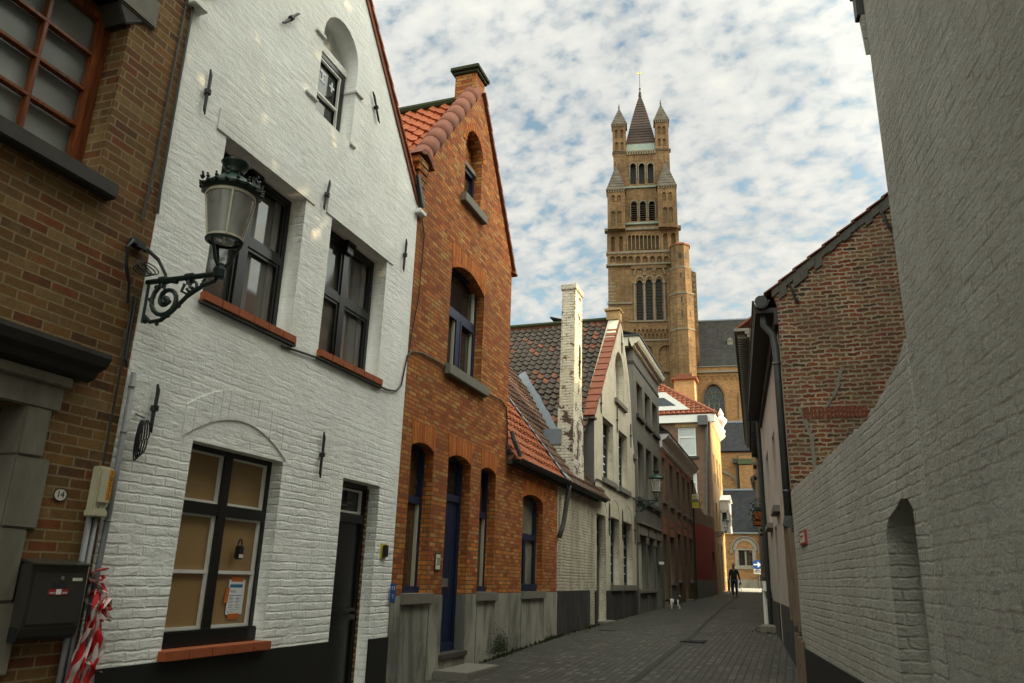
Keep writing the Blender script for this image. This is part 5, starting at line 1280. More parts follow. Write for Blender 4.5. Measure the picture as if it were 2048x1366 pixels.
for k in range(10):
    a0,a1 = R(-10+10*k),R(-10+10*(k+1)); r = 3.6; mb.prism(AF,[(c[0]-1.2+r*math.cos(a0),c[1]-1+r*math.sin(a0)),(c[0]-1.2+(r+.3)*math.cos(a0),c[1]-1+(r+.3)*math.sin(a0)),(c[0]-1.2+(r+.3)*math.cos(a1),c[1]-1+(r+.3)*math.sin(a1)),(c[0]-1.2+r*math.cos(a1),c[1]-1+r*math.sin(a1))],.001,.15)
mb.build('arch_moulding', M['tower_stone'], ai)

cp = thing('chapel', 'small brown brick chapel with steep slate roof and round arched stone window', 'chapel', CF.P(-5,-.3,0))
C_ = lambda x, y, w=0: CF.px(x, y, w)
ec = C_(1490,1065)[1]; rc = C_(1490,980,-3.5)[1]; a, b = -14.0, C_(1527,1110)[0]
w0, w1 = C_(1477,1115)[0], C_(1505.5,1115)[0]; z0, z1 = C_(1490,1131.5)[1], C_(1490,1100)[1]
CF.panel('wall', rect(a,b,-1,ec), [rect(w0,w1,z0,z1)], -.4, 0, M['brick_church'], cp)
mb = MB(); CF.box(mb,a,b,-1,ec,-7,-.401); mb.build('side_wall', M['brick_church'], cp)
mb = MB(); slab(mb,CF.P(a,ec,.25),CF.P(b,ec,.25),CF.P(b,rc,-3.5),CF.P(a,rc,-3.5),.15); rf = mb.build('roof', M['slate'], cp)
mb = MB(); CF.box(mb,a,b,rc-.05,rc+.12,-3.7,-3.4); CF.box(mb,a,b,ec-.12,ec,0,.3); mb.build('ridge', M['lead'], rf)
m = (w0+w1)/2
f = window(CF,w0,w1,z0,z1,-.15,M['stone_pale'],M['p_dark'],cp,fw=.05,d=.1,vb=[(m,.16)])
mb = MB(); CF.box(mb,w0-.32,w0,z0-.1,z1+.05,.001,.06); CF.box(mb,w1,w1+.32,z0-.1,z1+.05,.001,.06); CF.box(mb,w0-.4,w1+.4,z0-.32,z0,.001,.14); CF.box(mb,w0-.3,w1+.3,z1,z1+.12,.001,.08)
vs_ = z1-.02; r0 = (w1-w0)/2+.18; n = 14
for k in range(n):
    a0,a1 = math.pi*k/n,math.pi*(k+1)/n
    mb.prism(CF,[(m+r0*math.cos(a0),vs_+r0*math.sin(a0)),(m+(r0+.30)*math.cos(a0),vs_+(r0+.30)*math.sin(a0)),(m+(r0+.30)*math.cos(a1),vs_+(r0+.30)*math.sin(a1)),(m+r0*math.cos(a1),vs_+r0*math.sin(a1))],.001,.07)
mb.build('window_surround', M['stone_pale'], cp)
mb = MB(); r0 = (w1-w0)/2+.55
for k in range(n):
    a0,a1 = math.pi*k/n,math.pi*(k+1)/n
    mb.prism(CF,[(m+r0*math.cos(a0),vs_+r0*math.sin(a0)),(m+(r0+.13)*math.cos(a0),vs_+(r0+.13)*math.sin(a0)),(m+(r0+.13)*math.cos(a1),vs_+(r0+.13)*math.sin(a1)),(m+r0*math.cos(a1),vs_+r0*math.sin(a1))],.001,.16)
for sg in (-1,1): CF.box(mb,m+sg*(r0+.07)-.12,m+sg*(r0+.07)+.12,vs_-.3,vs_+.02,.001,.2)
mb.build('hood_mould', M['stone'], cp)
mb = MB(); CF.box(mb,a,b,-1,C_(1490,1159)[1],.001,.12); mb.build('plinth', M['stone_pale'], cp, bevel=.03)
u = C_(1528,1110)[0]; mb = MB(); CF.box(mb,u-.35,u+.6,-1,ec+1.5,-.3,.35); CF.box(mb,u-.45,u+.65,.5,.8,-.3,.5); mb.build('corner_pier', M['stone_pale'], cp, bevel=.03)
# ================================================================== right-hand side
G_ = lambda x, y, w=0: GF.px(x, y, w)
R_ = lambda x, y, w=0: RF.px(x, y, w)
uB = R_(1812,690)[0]         # corner of the near house on the wall plane
nr = thing('near_house', 'tall coarse grey white plastered house wall towering over the lane', 'house', RF.P(uB+3,-1.5,0))
mb = MB(); RF.box(mb,uB,uB+14,-2.2,11.5,-7,-.001)
for v in mb.v: pass
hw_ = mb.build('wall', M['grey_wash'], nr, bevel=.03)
mb = MB(); RF.box(mb,uB-.02,uB+14,-2.2,-1.02,.0,.02); mb.build('plinth', M['black_paint'], nr)
q = R_(1722,52); mb = MB(); RF.box(mb,uB-.10,uB-.004,4.22,4.44,-.4,.045); RF.box(mb,uB-.12,uB-.004,4.441,4.465,-.4,.06); eb = mb.build('eave_gutter_end', M['zinc_dark'], nr, bevel=.006)
mb = MB(); mb.prism(RF,[(uB-.07,4.219),(uB-.004,3.85),(uB-.004,4.219)],-.4,.02); mb.build('eave_corbel', M['grey_wash'], nr)
mb = MB(); slab(mb,RF.P(uB-.2,11.5,.3),RF.P(uB-.2,11.5,-7),RF.P(uB+14,12.4,-7),RF.P(uB+14,12.4,.3),.05); mb.build('roof', M['terracotta_dark'], nr)
# garden wall with blind doorway
gw = thing('garden_wall', 'long whitewashed brick wall with arched niche and black base', 'wall', RF.P(2,-1.2,0))
uE = R_(1591,1100)[0]
n0, n1 = R_(1776,1100)[0], R_(1836,1100)[0]
def topz(u):
    t = max(0,(u-(uB-1.6))/1.6); return 1.335+.26*t**1.8
tp = []; uu = uE
while uu < uB: tp.append((uu, topz(uu)+random.uniform(-.02,.02))); uu += .105
tp.append((uB-.002, 1.60))
nt = R_(1800,1020)[1]
nar = [(n0,-1.6),(n1,-1.6),(n1,nt-.02),(n1-.10,nt+.055),(n1-.28,nt+.075),(n1-.42,nt+.03),(n0+.12,nt-.03),(n0,nt-.14)]
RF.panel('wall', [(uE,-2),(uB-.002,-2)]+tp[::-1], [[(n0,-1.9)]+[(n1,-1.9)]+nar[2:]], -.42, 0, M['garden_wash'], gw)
mb = MB(); RF.box(mb,n0-.1,n1+.1,-1.9,nt+.3,-.44,-.24); mb.build('niche_back', M['garden_wash'], gw)
mb = MB(); RF.box(mb,uE,n0,-2.2,-.80,.0,.018)
mb.build('plinth', M['black_paint'], gw)
mb = MB(); q = R_(1852,1325); 
mb.lathe([(.005,0),(.06,.0),(.075,.02),(.06,.045)],(0,0,0),14); vs = [RF.P(n1-.06+v[0]*.6,-.46+v[1]*1.2,-.24+v[2]*.8) for v in mb.v]; mb.v = [tuple(v) for v in vs]; mb.build('vent_hole', M['p_black'], gw)
sg = thing('hydrant_sign', 'small red and white plate on the whitewashed garden wall', 'sign', RF.P(*R_(1608,1075),0))
a = R_(1604,1092); b = R_(1612.5,1059)
mb = MB(); RF.box(mb,a[0],b[0]+.02,a[1],b[1],.0,.025); sb = mb.build('plate', M['red_sign'], sg, bevel=.003)
mb = MB(); RF.box(mb,a[0]+.07,b[0]-.05,a[1]+.03,b[1]-.03,.025,.029); mb.build('plate_face', M['enamel'], sg)
mb = MB(); RF.box(mb,a[0]+.12,b[0]-.12,a[1]+.10,a[1]+.12,.029,.031); RF.box(mb,a[0]+.20,a[0]+.24,a[1]+.06,b[1]-.06,.029,.031); mb.build('lettering', M['red_sign'], sg)

# brick gable house behind the garden wall
gb = thing('gable_house', 'old weathered red brick gable house with rendered edge and pale street front', 'house', (1,12.3,-1.2))
xr, zr = 2.95, 6.82
GO2 = [(.05,-1.8),(6.2,-1.8),(6.2,4.3),(xr,zr),(-.02,4.55),(.05,4.30)]
GF.panel('gable_wall', GO2, [], -.35, 0, M['brick_old'], gb)
# rendered band under the verge, ragged lower edge
mb = MB(); n = 26; L_ = math.hypot(xr,zr-4.55); dx,dz = (xr+.02)/L_,(zr-4.55)/L_
for i in range(n):
    t0,t1 = i/n*L_,(i+1)/n*L_; w_ = random.choice((.10,.12,.16,.20,.13)); P0 = (-.02+dx*t0,4.55+dz*t0); P1 = (-.02+dx*t1,4.55+dz*t1)
    mb.prism(GF,[(P0[0],P0[1]-w_*1.25),(P1[0],P1[1]-w_*1.25),(P1[0],P1[1]),(P0[0],P0[1])],.001,.02+random.uniform(0,.012))
mb.build('verge_render', M['verge_render'], gb, bevel=.004)
verge(GF,(-.10,4.49),(xr,zr+.02),gb,M['terracotta_dark'],13,th=.022,w0=-.3,w1=.045)
mb = MB()
for (x,y,l) in ((1585,585,.22),(1770,440,.3)):
    u,v = G_(x,y); mb.tube([GF.P(u-.03,v+.14,.03),GF.P(u,v,.04),GF.P(u+.03,v-.12,.04),GF.P(u+.06,v-.17,.03)],[.016,.022,.022,.034],6)
mb.build('wall_anchor', M['iron'], gb)
# blocked relieving arch of upright bricks with pale mortar seams
mb = MB(); u0,v0 = G_(1605,838); u1_,v1_ = G_(1735,815)
n = 17
for i in range(n):
    u = u0+(u1_-u0)*i/n; LB = (u1_-u0)/n; GF.box(mb,u+.008,u+LB-.008,v0-.01+random.uniform(-.01,.01),v0+.175+random.uniform(-.01,.01),.001,.014+random.uniform(0,.008))
mb.build('upright_bricks', mat_plain('upright red brick', (.21,.055,.03), .9, .6, 12, .5), gb, bevel=.006)
def seam(pts, wd, name='mortar_seam', mat='stone_pale'):
    mb = MB(); 
    q = [G_(*p) for p in pts]; w_ = .012
    for a_,b_ in zip(q,q[1:]):
        m_ = 4
        for k in range(m_):
            c = (a_[0]+(b_[0]-a_[0])*k/m_, a_[1]+(b_[1]-a_[1])*k/m_); d_ = (a_[0]+(b_[0]-a_[0])*(k+1)/m_, a_[1]+(b_[1]-a_[1])*(k+1)/m_)
            w2 = wd*random.uniform(.6,1.3); j = random.uniform(-.012,.012)
            mb.prism(GF,[(c[0]-w2+j,c[1]),(c[0]+w2+j,c[1]),(d_[0]+w2+j,d_[1]-.002),(d_[0]-w2+j,d_[1]-.002)],.001,w_)
    mb.build(name, M[mat], gb)
seam([(1683,735),(1678,760),(1668,790),(1652,815)],.022); seam([(1600,815),(1612,845),(1622,870),(1628,910),(1630,945)],.03)
# street front
f0 = Vector((.05,12.3,0)); f1 = Vector((-.54,21.2,0)); d = f0-f1
SF = Frame(f1, math.degrees(math.atan2(d.y,d.x))); SL = d.length
S_ = lambda x, y, w=0: SF.px(x, y, w)
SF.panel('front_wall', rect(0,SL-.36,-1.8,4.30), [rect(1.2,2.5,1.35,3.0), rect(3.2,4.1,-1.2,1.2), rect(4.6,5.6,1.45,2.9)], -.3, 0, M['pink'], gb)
mb = MB(); SF.box(mb,0,3.19,-1.8,-.35,.0,.03); SF.box(mb,4.11,SL-.15,-1.8,-.35,.0,.03); mb.build('plinth', M['black_old'], gb)
window(SF,1.19,2.51,1.34,3.01,-.1,M['white_paint'],M['p_dark'],gb,fw=.08,d=.06,vb=[(1.85,.06)])
window(SF,4.59,5.61,1.44,2.91,-.1,M['white_paint'],M['p_dark'],gb,fw=.08,d=.06,vb=[(5.1,.06)])
for a_,b_,c_ in ((1.1,2.6,1.35),(4.5,5.7,1.45)): sill(SF,a_,b_,c_-.12,c_,-.1,.12,M['stone'],gb)
mb = MB(); SF.box(mb,3.2,4.1,-1.2,1.2,-.2,-.12); SF.box(mb,3.3,4.0,-1.0,.1,-.12,-.10); mb.build('door', M['stone_dark'], gb)
mb = MB(); slab(mb,(-.22,12.31,4.40),(xr,12.31,zr+.0),(xr-.58,21.2,zr+.0),(-.80,21.2,4.40),-.03); slab(mb,(xr,12.31,zr+.02),(6.3,12.31,4.3),(5.7,21.2,4.3),(xr-.58,21.2,zr+.02),-.03); mb.build('roof', M['terracotta_dark'], gb)
mb = MB(); GF.box(mb,.36,6.0,-1.8,4.2,-8.6,-.351); mb.build('side_wall', M['brick_old'], gb)
mb = MB(); gutter(mb,(-.19,12.22,4.36),(-.77,21.2,4.34),.12,10)
mb.tube([(-.19,12.24,4.36),(-.19,12.22,4.36)],.10,10); gt = mb.build('gutter', M['zinc_dark'], gb)
mb = MB(); SF.box(mb,0,SL,4.18,4.26,.0,.34); SF.box(mb,0,SL,3.98,4.18,.0,.06); mb.build('soffit', M['stone_dark'], gb)
p = [(-.17,12.42,4.24),(-.17,12.44,4.02),(-.05,12.46,3.86),(-.02,12.46,3.6),(-.02,12.46,.98)]
mb = MB(); mb.tube(p,.055,12)
for z in (3.35,1.35): mb.tube([(-.02,12.46,z),(-.02,12.46,z+.035)],.064,12)
dp = mb.build('downpipe', M['zinc'], gb, smooth=True)
mb = MB(); mb.hexa([(-.11,12.37,.86),(.09,12.37,.78),(.09,12.56,.78),(-.11,12.56,.86),(-.075,12.40,1.0),(.035,12.40,1.0),(.035,12.52,1.0),(-.075,12.52,1.0)]); mb.build('pipe_shoe', M['zinc_dark'], dp)

bd = thing('timber_boarding', 'weathered brown timber boards covering the foot of the wall corner', 'boarding', (-.02,12.1,-1.3))
for i,(x0,x1,y0,y1,z0,z1) in enumerate(((-.10,-.02,12.52,12.68,-.48,.92),(-.055,.02,12.34,12.50,-.55,.82),(.0,.06,12.20,12.33,-.62,.74),(-.06,.03,12.30,12.50,-1.6,-.64),(-.02,.06,12.10,12.28,-1.6,-.68),(.02,.095,11.88,12.08,-1.6,-.72))):
    mb = MB(); mb.box((x0,y0,z0),(x1,y1,z1)); mb.build('board', M['wood_grey'], bd, bevel=.006)

# two further houses on the same side
def rhouse(name, label, p0, p1, zt, mat, over, cor, zr_, win):
    d = Vector(p0)-Vector(p1); F = Frame((p1[0],p1[1],0), math.degrees(math.atan2(d.y,d.x))); L = d.length
    t = thing(name, label, 'house', ((p0[0]+p1[0])/2,(p0[1]+p1[1])/2,zg((p0[1]+p1[1])/2)))
    F.panel('wall', rect(0,L,-1.6,zt), [rect(*w) for w in win], -.3, 0, mat, t)
    mb = MB(); F.box(mb,0,L,-1.6,zt,-7,-.301); mb.build('side_wall', mat, t)
    mb = MB(); F.box(mb,0,L,-1.6,-.3,.0,.03); mb.build('plinth', M['black_old'], t)
    for w in win:
        window(F,w[0]-.01,w[1]+.01,w[2]-.01,w[3]+.01,-.12,M['white_paint'],M['p_dark'],t,fw=.08,d=.06,hb=[(w[2]+(w[3]-w[2])*.66,.08)])
        sill(F,w[0]-.08,w[1]+.08,w[2]-.12,w[2],-.1,.14,M['stone'],t)
    mb = MB(); 
    for k,(dv,dw) in enumerate(((.35,.08),(.22,.16),(.10,over))): F.box(mb,-.05,L+.05,zt-dv,zt-dv+.12,.0,dw)
    n_ = int(L/.35)
    for i in range(n_): F.box(mb,i*.35,i*.35+.14,zt-.30,zt-.10,.0,over*.8)
    mb.build('cornice', M[cor], t, bevel=.01)
    mb = MB(); slab(mb,F.P(L,zt+.02,over),F.P(0,zt+.02,over),F.P(0,zr_,-4.5),F.P(L,zr_,-4.5),-.06); slab(mb,F.P(0,zt,-9),F.P(L,zt,-9),F.P(L,zr_,-4.5),F.P(0,zr_,-4.5),-.06); mb.build('roof', M['terracotta_dark'], t)
    return t, F, L
r2, F2, L2 = rhouse('white_row_house', 'pale rendered row house with window boxes and drainpipe', (-.54,21.22,0), (-.92,29.0,0), 4.7, M['pink'], .28, 'stone_dark', 11.0, [(5.6,6.7,1.7,3.3),(3.4,4.5,1.7,3.3),(5.5,6.6,-.2,1.2),(1.2,2.3,1.7,3.3),(1.2,2.3,-.1,1.2)])
mb = MB(); mb.tube([F2.P(L2-.3,4.5,.08),F2.P(L2-.3,-1.0,.08)],.06,10); mb.build('downpipe', M['zinc_dark'], r2)
mb = MB(); F2.box(mb,L2-1.5,L2-.9,-.15,.10,.0,.22); mb.tube([F2.P(L2-1.2,-.1,.16),F2.P(L2-1.2,-1.2,.16)],.07,10); mb.build('painted_pipe', M['white_paint'], r2)
r3, F3, L3 = rhouse('far_row_house', 'far brown row house with projecting bracketed cornice', (-.95,29.05,0), (-2.02,55.0,0), 9.3, M['brick_terrace'], .55, 'stone', 13.0, [(22,23.2,5.2,7.2),(18,19.2,5.2,7.2),(14,15.2,5.2,7.2),(22,23.2,.4,2.6),(17,18.2,.4,2.6)])
r4, F4, L4 = rhouse('shade_house', 'low brown house added at the far right end to shade the corner front', (-2.05,55.05,0), (-2.2,60.2,0), 7.0, M['brick_terrace'], .3, 'stone', 9.6, [(1.2,2.2,.4,2.4)])  # house block added to shade the lower corner house front opposite
# flower boxes
def flowerbox(u, v, F, lab, n, wl):
    t = thing('flower_box', lab, 'flower box', F.P(u,v,.2), 'window boxes with violet flowers')
    mb = MB(); mb.hexa([F.P(u-.3,v,.30),F.P(u+.3,v,.30),F.P(u+.3,v,.12),F.P(u-.3,v,.12),F.P(u-.34,v+.2,.34),F.P(u+.34,v+.2,.34),F.P(u+.34,v+.2,.10),F.P(u-.34,v+.2,.10)]); mb.build('planter', M['terracotta'], t, bevel=.01)
    mb = MB(); mf = MB()
    for i in range(n):
        c = F.P(u+random.gauss(0,.20),v+.26+random.gauss(0,.13),.22+random.gauss(0,.09)); a_ = Vector((random.uniform(-1,1),random.uniform(-1,1),random.uniform(-1,1))).normalized(); b_ = a_.orthogonal().normalized(); s_ = random.uniform(.025,.05)
        (mf if i % 9 == 0 and c.z > v+.2 else mb).quad(c-a_*s_,c+b_*s_*.6,c+a_*s_,c-b_*s_*.6)
    mb.build('foliage', M['leaf'], t); mf.build('petals', M['petal'], t)
flowerbox(6.15,1.72,F2,'nearer window box of violet flowers on the pale right house',340,0)
flowerbox(3.95,1.72,F2,'farther window box of violet flowers on the pale right house',300,0)
stp = thing('stone_step', 'worn stone doorstep on the right pavement edge beside mossy joints', 'doorstep', (-.62,20.3,zg(20.3)))
mb = MB(); z = zg(20.3); mb.box((-.85,19.9,z-.05),(-.42,21.0,z+.13)); mb.build('slab', M['stone'], stp, bevel=.02)
# unseen house added behind the garden wall to shade the left fronts
bk = thing('sun_block_house', 'unseen brick house with tiled roof added to block the sun', 'house', (15,3,-1.4))
mb = MB(); mb.box((9.5,-8,-1.8),(19,15.5,7.2)); mb.build('wall', M['brick_terrace'], bk)
mb = MB(); mb.prism(Frame((0,-8,0),0),[(9.2,7.2),(19.3,7.2),(14.2,9.3)],-23.5,0); mb.build('roof', M['terracotta_dark'], bk)

# unseen tree, added so its dense crown leaves only small flecks of sun
gt_ = thing('sun_fleck_tree', 'unseen leafy tree added behind the wall to fleck the sunlight', 'tree', (6.2,9.6,-1.4))
mb = MB(); mb.tube([(6.2,9.6,-1.6),(6.25,9.6,1.0),(6.1,9.7,3.2),(6.0,9.8,5.5),(5.9,10.0,8.5)],[.32,.25,.22,.17,.08],10)
rt = random.Random(11)
for i in range(9): 
    z = rt.uniform(3.2,7); e1 = Vector((5.9+rt.uniform(-2.2,2.2),9.8+rt.uniform(-4.5,4.5),z+rt.uniform(1.5,4))); b1 = Vector((6.05,9.75,z)); mb.tube([b1,b1.lerp(e1,.5)+Vector((0,0,.3)),e1],[.10,.07,.03],6)
mb.build('trunk', M['wood_grey'], gt_)
mb = MB(); cnt = 0
while cnt < 29000:
    x,y,z = rt.uniform(-1,1),rt.uniform(-1,1),rt.uniform(-1,1)
    if x**4+y**4+z**4 > 1: continue
    c = Vector((5.9+2.9*x,10.1+5.6*y,8.7+5.1*z)); cnt += 1
    a_ = Vector((rt.gauss(0,1),rt.gauss(0,1),rt.gauss(0,1))).normalized(); b_ = a_.cross(Vector((rt.gauss(0,1),rt.gauss(0,1),rt.gauss(0,1)))).normalized(); s_ = rt.uniform(.10,.19)
    mb.quad(c-a_*s_,c+b_*s_*.7,c+a_*s_,c-b_*s_*.7)
mb.build('crown', M['leaf'], gt_)

# ================================================================== street lanterns
def spiral(c, r0, r1, turns, a0, n=28):
    return [(c[0]+(r0+(r1-r0)*i/n)*math.cos(a0+turns*2*math.pi*i/n), 0, c[1]+(r0+(r1-r0)*i/n)*math.sin(a0+turns*2*math.pi*i/n)) for i in range(n+1)]
def make_lamp():
    root = bpy.data.objects.new('wall_lantern', None); COL.objects.link(root); root['wl'] = [0,0,0]; tag(root, None, 'street lamp', 'green wall lanterns on scrolled brackets')
    mb = MB(); A = .70
    mb.tube([(0,0,0),(A,0,0)],.022,10); mb.tube([(.02,0,.0),(.02,0,-.34)],.012,8)
    for x in (.16,.42): mb.tube([(x-.03,0,0),(x+.03,0,0)],.034,10); mb.tube([(x,0,0),(x,0,-.06)],.02,8)
    bk_ = mb.build('bracket', M['iron_green'], root)
    mb = MB()
    mb.tube(spiral((.22,-.17),.165,.03,1.75,R(60)),[.018]*20+[.014]*9,8); mb.tube(spiral((.22,-.17),.012,.035,1.0,0,10),.02,6)
    mb.tube([(.68,0,-.055),(.55,0,-.09),(.42,0,-.16),(.30,0,-.27),(.20,0,-.335),(.10,0,-.34),(.04,0,-.29)],.017,8)
    mb.tube(spiral((.46,-.075),.055,.015,1.3,R(200),14),.012,6); mb.tube(spiral((.57,-.055),.035,.01,1.3,R(200),12),.010,6)
    mb.tube([(.38,0,-.05),(.36,0,-.11),(.42,0,-.14),(.50,0,-.10)],.012,6)
    for x,z in ((.05,-.33),(.17,-.36),(.27,-.30),(.36,-.23),(.06,-.15),(.10,-.05)): mb.lathe([(.001,-.022),(.016,-.008),(.016,.008),(.001,.022)],(x,0,z),6)
    mb.build('scrollwork', M['iron_green'], bk_)
    mb = MB(); c = (A,0,0)
    mb.lathe([(.03,-.045),(.048,-.03),(.05,.03),(.034,.06),(.03,.08)],c,6,True)
    for k in range(3):
        an = R(30+120*k); cx_,sx_ = math.cos(an),math.sin(an)
        mb.tube([(A+.03*cx_,.03*sx_,.06),(A+.07*cx_,.07*sx_,.10),(A+.088*cx_,.088*sx_,.16),(A+.125*cx_,.125*sx_,.235),(A+.135*cx_,.135*sx_,.27)],.013,6)
    mb.lathe([(.118,.258),(.14,.262),(.145,.275),(.12,.28)],c,24)
    mb.build('lantern_cage', M['iron_green'], root)
    mb = MB(); mb.lathe([(.188,.66),(.205,.66),(.225,.685),(.228,.705),(.20,.712)],c,28); mb.build('crown_ring', M['iron_green'], root)
    mb = MB(); mb.lathe([(.123,.283),(.183,.655)],c,28); mb.build('glass', M['lantern'], root, smooth=True)
    mb = MB(); mb.lathe([(.121,.283),(.130,.283),(.133,.30),(.124,.30)],c,28); mb.lathe([(.178,.635),(.188,.635),(.190,.66),(.18,.66)],c,28)
    for k in range(4):
        an = R(45+90*k); mb.tube([(A+.128*math.cos(an),.128*math.sin(an),.29),(A+.186*math.cos(an),.186*math.sin(an),.65)],.009,6)
    mb.build('glazing_ring', M['cream_paint'], root)
    mb = MB(); mb.lathe([(.225,.705),(.20,.73),(.155,.77),(.115,.80),(.085,.81),(.07,.825),(.062,.845)],c,28); mb.build('dome', M['green_cap'], root, smooth=True)
    mb = MB(); mb.lathe([(.062,.843),(.075,.85),(.072,.865),(.088,.90),(.105,.935),(.112,.95),(.10,.955),(.085,.935),(.001,.925)],c,24); mb.build('chimney_cap', M['iron_green'], root, smooth=True)
    mb = MB()
    for k in range(18):
        an = 2*math.pi*k/18; ca,sa = math.cos(an),math.sin(an); h_ = .045 if k % 3 else .085
        for dz,dr,r_ in ((0,.225,.02),(h_*.55,.232,.016),(h_,.240,.010)):
            mb.lathe([(.001,-r_),(r_*.8,-r_*.5),(r_,0),(r_*.8,r_*.5),(.001,r_)],(A+dr*ca,dr*sa,.70+dz),6)
        if k % 3 == 0:
            for sg in (-1,1): mb.tube([(A+.235*ca,.235*sa,.73),(A+.245*math.cos(an+sg*.12),.245*math.sin(an+sg*.12),.765)],.008,5)
    mb.build('leaf_crown', M['iron_green'], root)
    mb = MB(); mb.lathe([(.001,.50),(.045,.515),(.062,.56),(.05,.60),(.03,.63),(.03,.66)],c,14,False); mb.lathe([(.10,.64),(.17,.66),(.001,.70)],c,18); mb.build('bulb', mat_plain('opal bulb', (.42,.39,.36), .3, .1, 8, .02), root, smooth=True)
    return root
lamp = make_lamp()
def dup(root):
    r = root.copy(); COL.objects.link(r)
    for ch in list(root.children):
        c = ch.copy(); COL.objects.link(c); c.parent = r
        for g_ in list(ch.children):
            d_ = g_.copy(); COL.objects.link(d_); d_.parent = c
    return r
lamp2, lamp3 = dup(lamp), dup(lamp)
lamp.location = (-4.69,4.39,2.16); lamp['label'] = 'large near lantern on the corner of the white and brown brick houses'
lamp2.location = (-4.69,25.15,2.50); lamp2['label'] = 'lantern mounted between the cream gabled house and the grey house'
lamp3.location = (-4.69,53.3,3.25); lamp3['label'] = 'small far lantern under the white oriel past the red wall'

# ================================================================== small things fixed to the walls
def plate(name, lab, cat, F, u, v, w, h, mat, pm=None):
    t = thing(name, lab, cat, F.P(u,v,0)); return t
np14 = thing('house_number', 'oval white enamel plate with number 14 beside the stone door surround', 'number plate', LF.P(3.99,.45,0))
mb = MB(); n = 20; pts = [(3.99+.052*math.cos(2*math.pi*k/n),.452+.043*math.sin(2*math.pi*k/n)) for k in range(n)]; mb.prism(LF,pts,.0,.008); mb.build('plate', M['enamel'], np14, bevel=.002)
mb = MB(); mb.tube([LF.P(3.99+.052*math.cos(2*math.pi*k/n),.452+.043*math.sin(2*math.pi*k/n),.008) for k in range(n+1)],.004,6,False); mb.build('rim', M['ink'], np14)
text(LF,'14',.062,3.99,.452,.009,M['ink'],np14,ext=.001)
np20 = thing('house_number', 'white rectangular plate with number 20 beside the blue door', 'number plate', LF.P(10.14,.2,0))
a_ = P_(869,1124); b_ = P_(879,1089); uu0,uu1 = 10.09,10.27; vv0,vv1 = .06,.30
mb = MB(); LF.box(mb,uu0,uu1,vv0,vv1,.0,.015); mb.build('plate', M['ink'], np20, bevel=.003)
mb = MB(); LF.box(mb,uu0+.02,uu1-.02,vv0+.02,vv1-.02,.015,.018); mb.build('plate_face', M['enamel'], np20)
text(LF,'20',.15,(uu0+uu1)/2,(vv0+vv1)/2,.019,M['ink'],np20,ext=.001,sx=.75)
mbx = thing('mailbox', 'dark grey metal mailbox with small stickers on the brown brick wall', 'mailbox', LF.P(4.02,-.45,0))
u0,u1,dp_ = 3.80,4.235,.125
mb = MB(); prof = [(.0,.0),(.0,dp_-.012),(-.34,dp_-.012),(-.40,dp_-.014),(-.45,dp_-.03),(-.475,dp_-.06),(-.48,.0)]
n = len(prof); vs = [LF.P(u,v,w) for u in (u0,u1) for v,w in prof]; mb.add(vs,[(i,i+n,i+n+1,i+1) for i in range(n-1)]+[(n-1,2*n-1,n,0),tuple(range(n))[::-1],tuple(range(n,2*n))]); mb.build('box', M['mailbox'], mbx)
mb = MB(); mb.prism(Frame(LF.P(u0-.008,0,0),0),[(0,0),(dp_+.02,-.03),(dp_+.02,-.018),(0,.03)],-.45,0); 
mb.v = []; mb.f = []; mb.hexa([LF.P(u0-.008,-.012,dp_+.018),LF.P(u1+.008,-.012,dp_+.018),LF.P(u1+.008,.012,0),LF.P(u0-.008,.012,0),LF.P(u0-.008,.0,dp_+.018),LF.P(u1+.008,.0,dp_+.018),LF.P(u1+.008,.03,0),LF.P(u0-.008,.03,0)]); mb.build('lid', M['mailbox'], mbx, bevel=.003)
mb = MB(); LF.box(mb,u0+.025,u1-.03,-.375,-.055,dp_-.012,dp_-.004); dr = mb.build('door', M['mailbox'], mbx, bevel=.002)
mb = MB(); mb.tube([LF.P(4.03,-.09,dp_-.005),LF.P(4.03,-.09,dp_+.004)],.012,12); mb.build('lock', M['steel'], dr)
mb = MB(); LF.box(mb,4.115,4.19,-.108,-.088,dp_-.004,dp_+.001); mb.build('name_slot', M['enamel'], dr)
mb = MB(); LF.box(mb,3.97,4.08,-.155,-.118,dp_-.004,dp_+.0); s1 = mb.build('sticker', M['ink'], dr)
mb = MB(); LF.box(mb,3.945,4.095,-.195,-.158,dp_-.004,dp_+.0); mb.build('sticker', M['red_sign'], dr)
mb = MB(); LF.box(mb,4.0,4.04,-.193,-.160,dp_-.003,dp_+.0008); mb.build('sticker', M['paper'], dr)
text(LF,'NEEN',.015,3.972,-.184,dp_+.0004,M['paper'],dr,ext=.0003); text(LF,'NEEN',.015,4.068,-.184,dp_+.0004,M['paper'],dr,ext=.0003)
mb = MB(); LF.box(mb,u0-.002,u0+.004,-.475,-.39,.015,dp_-.03); mb.build('paper_slot', M['p_black'], mbx)

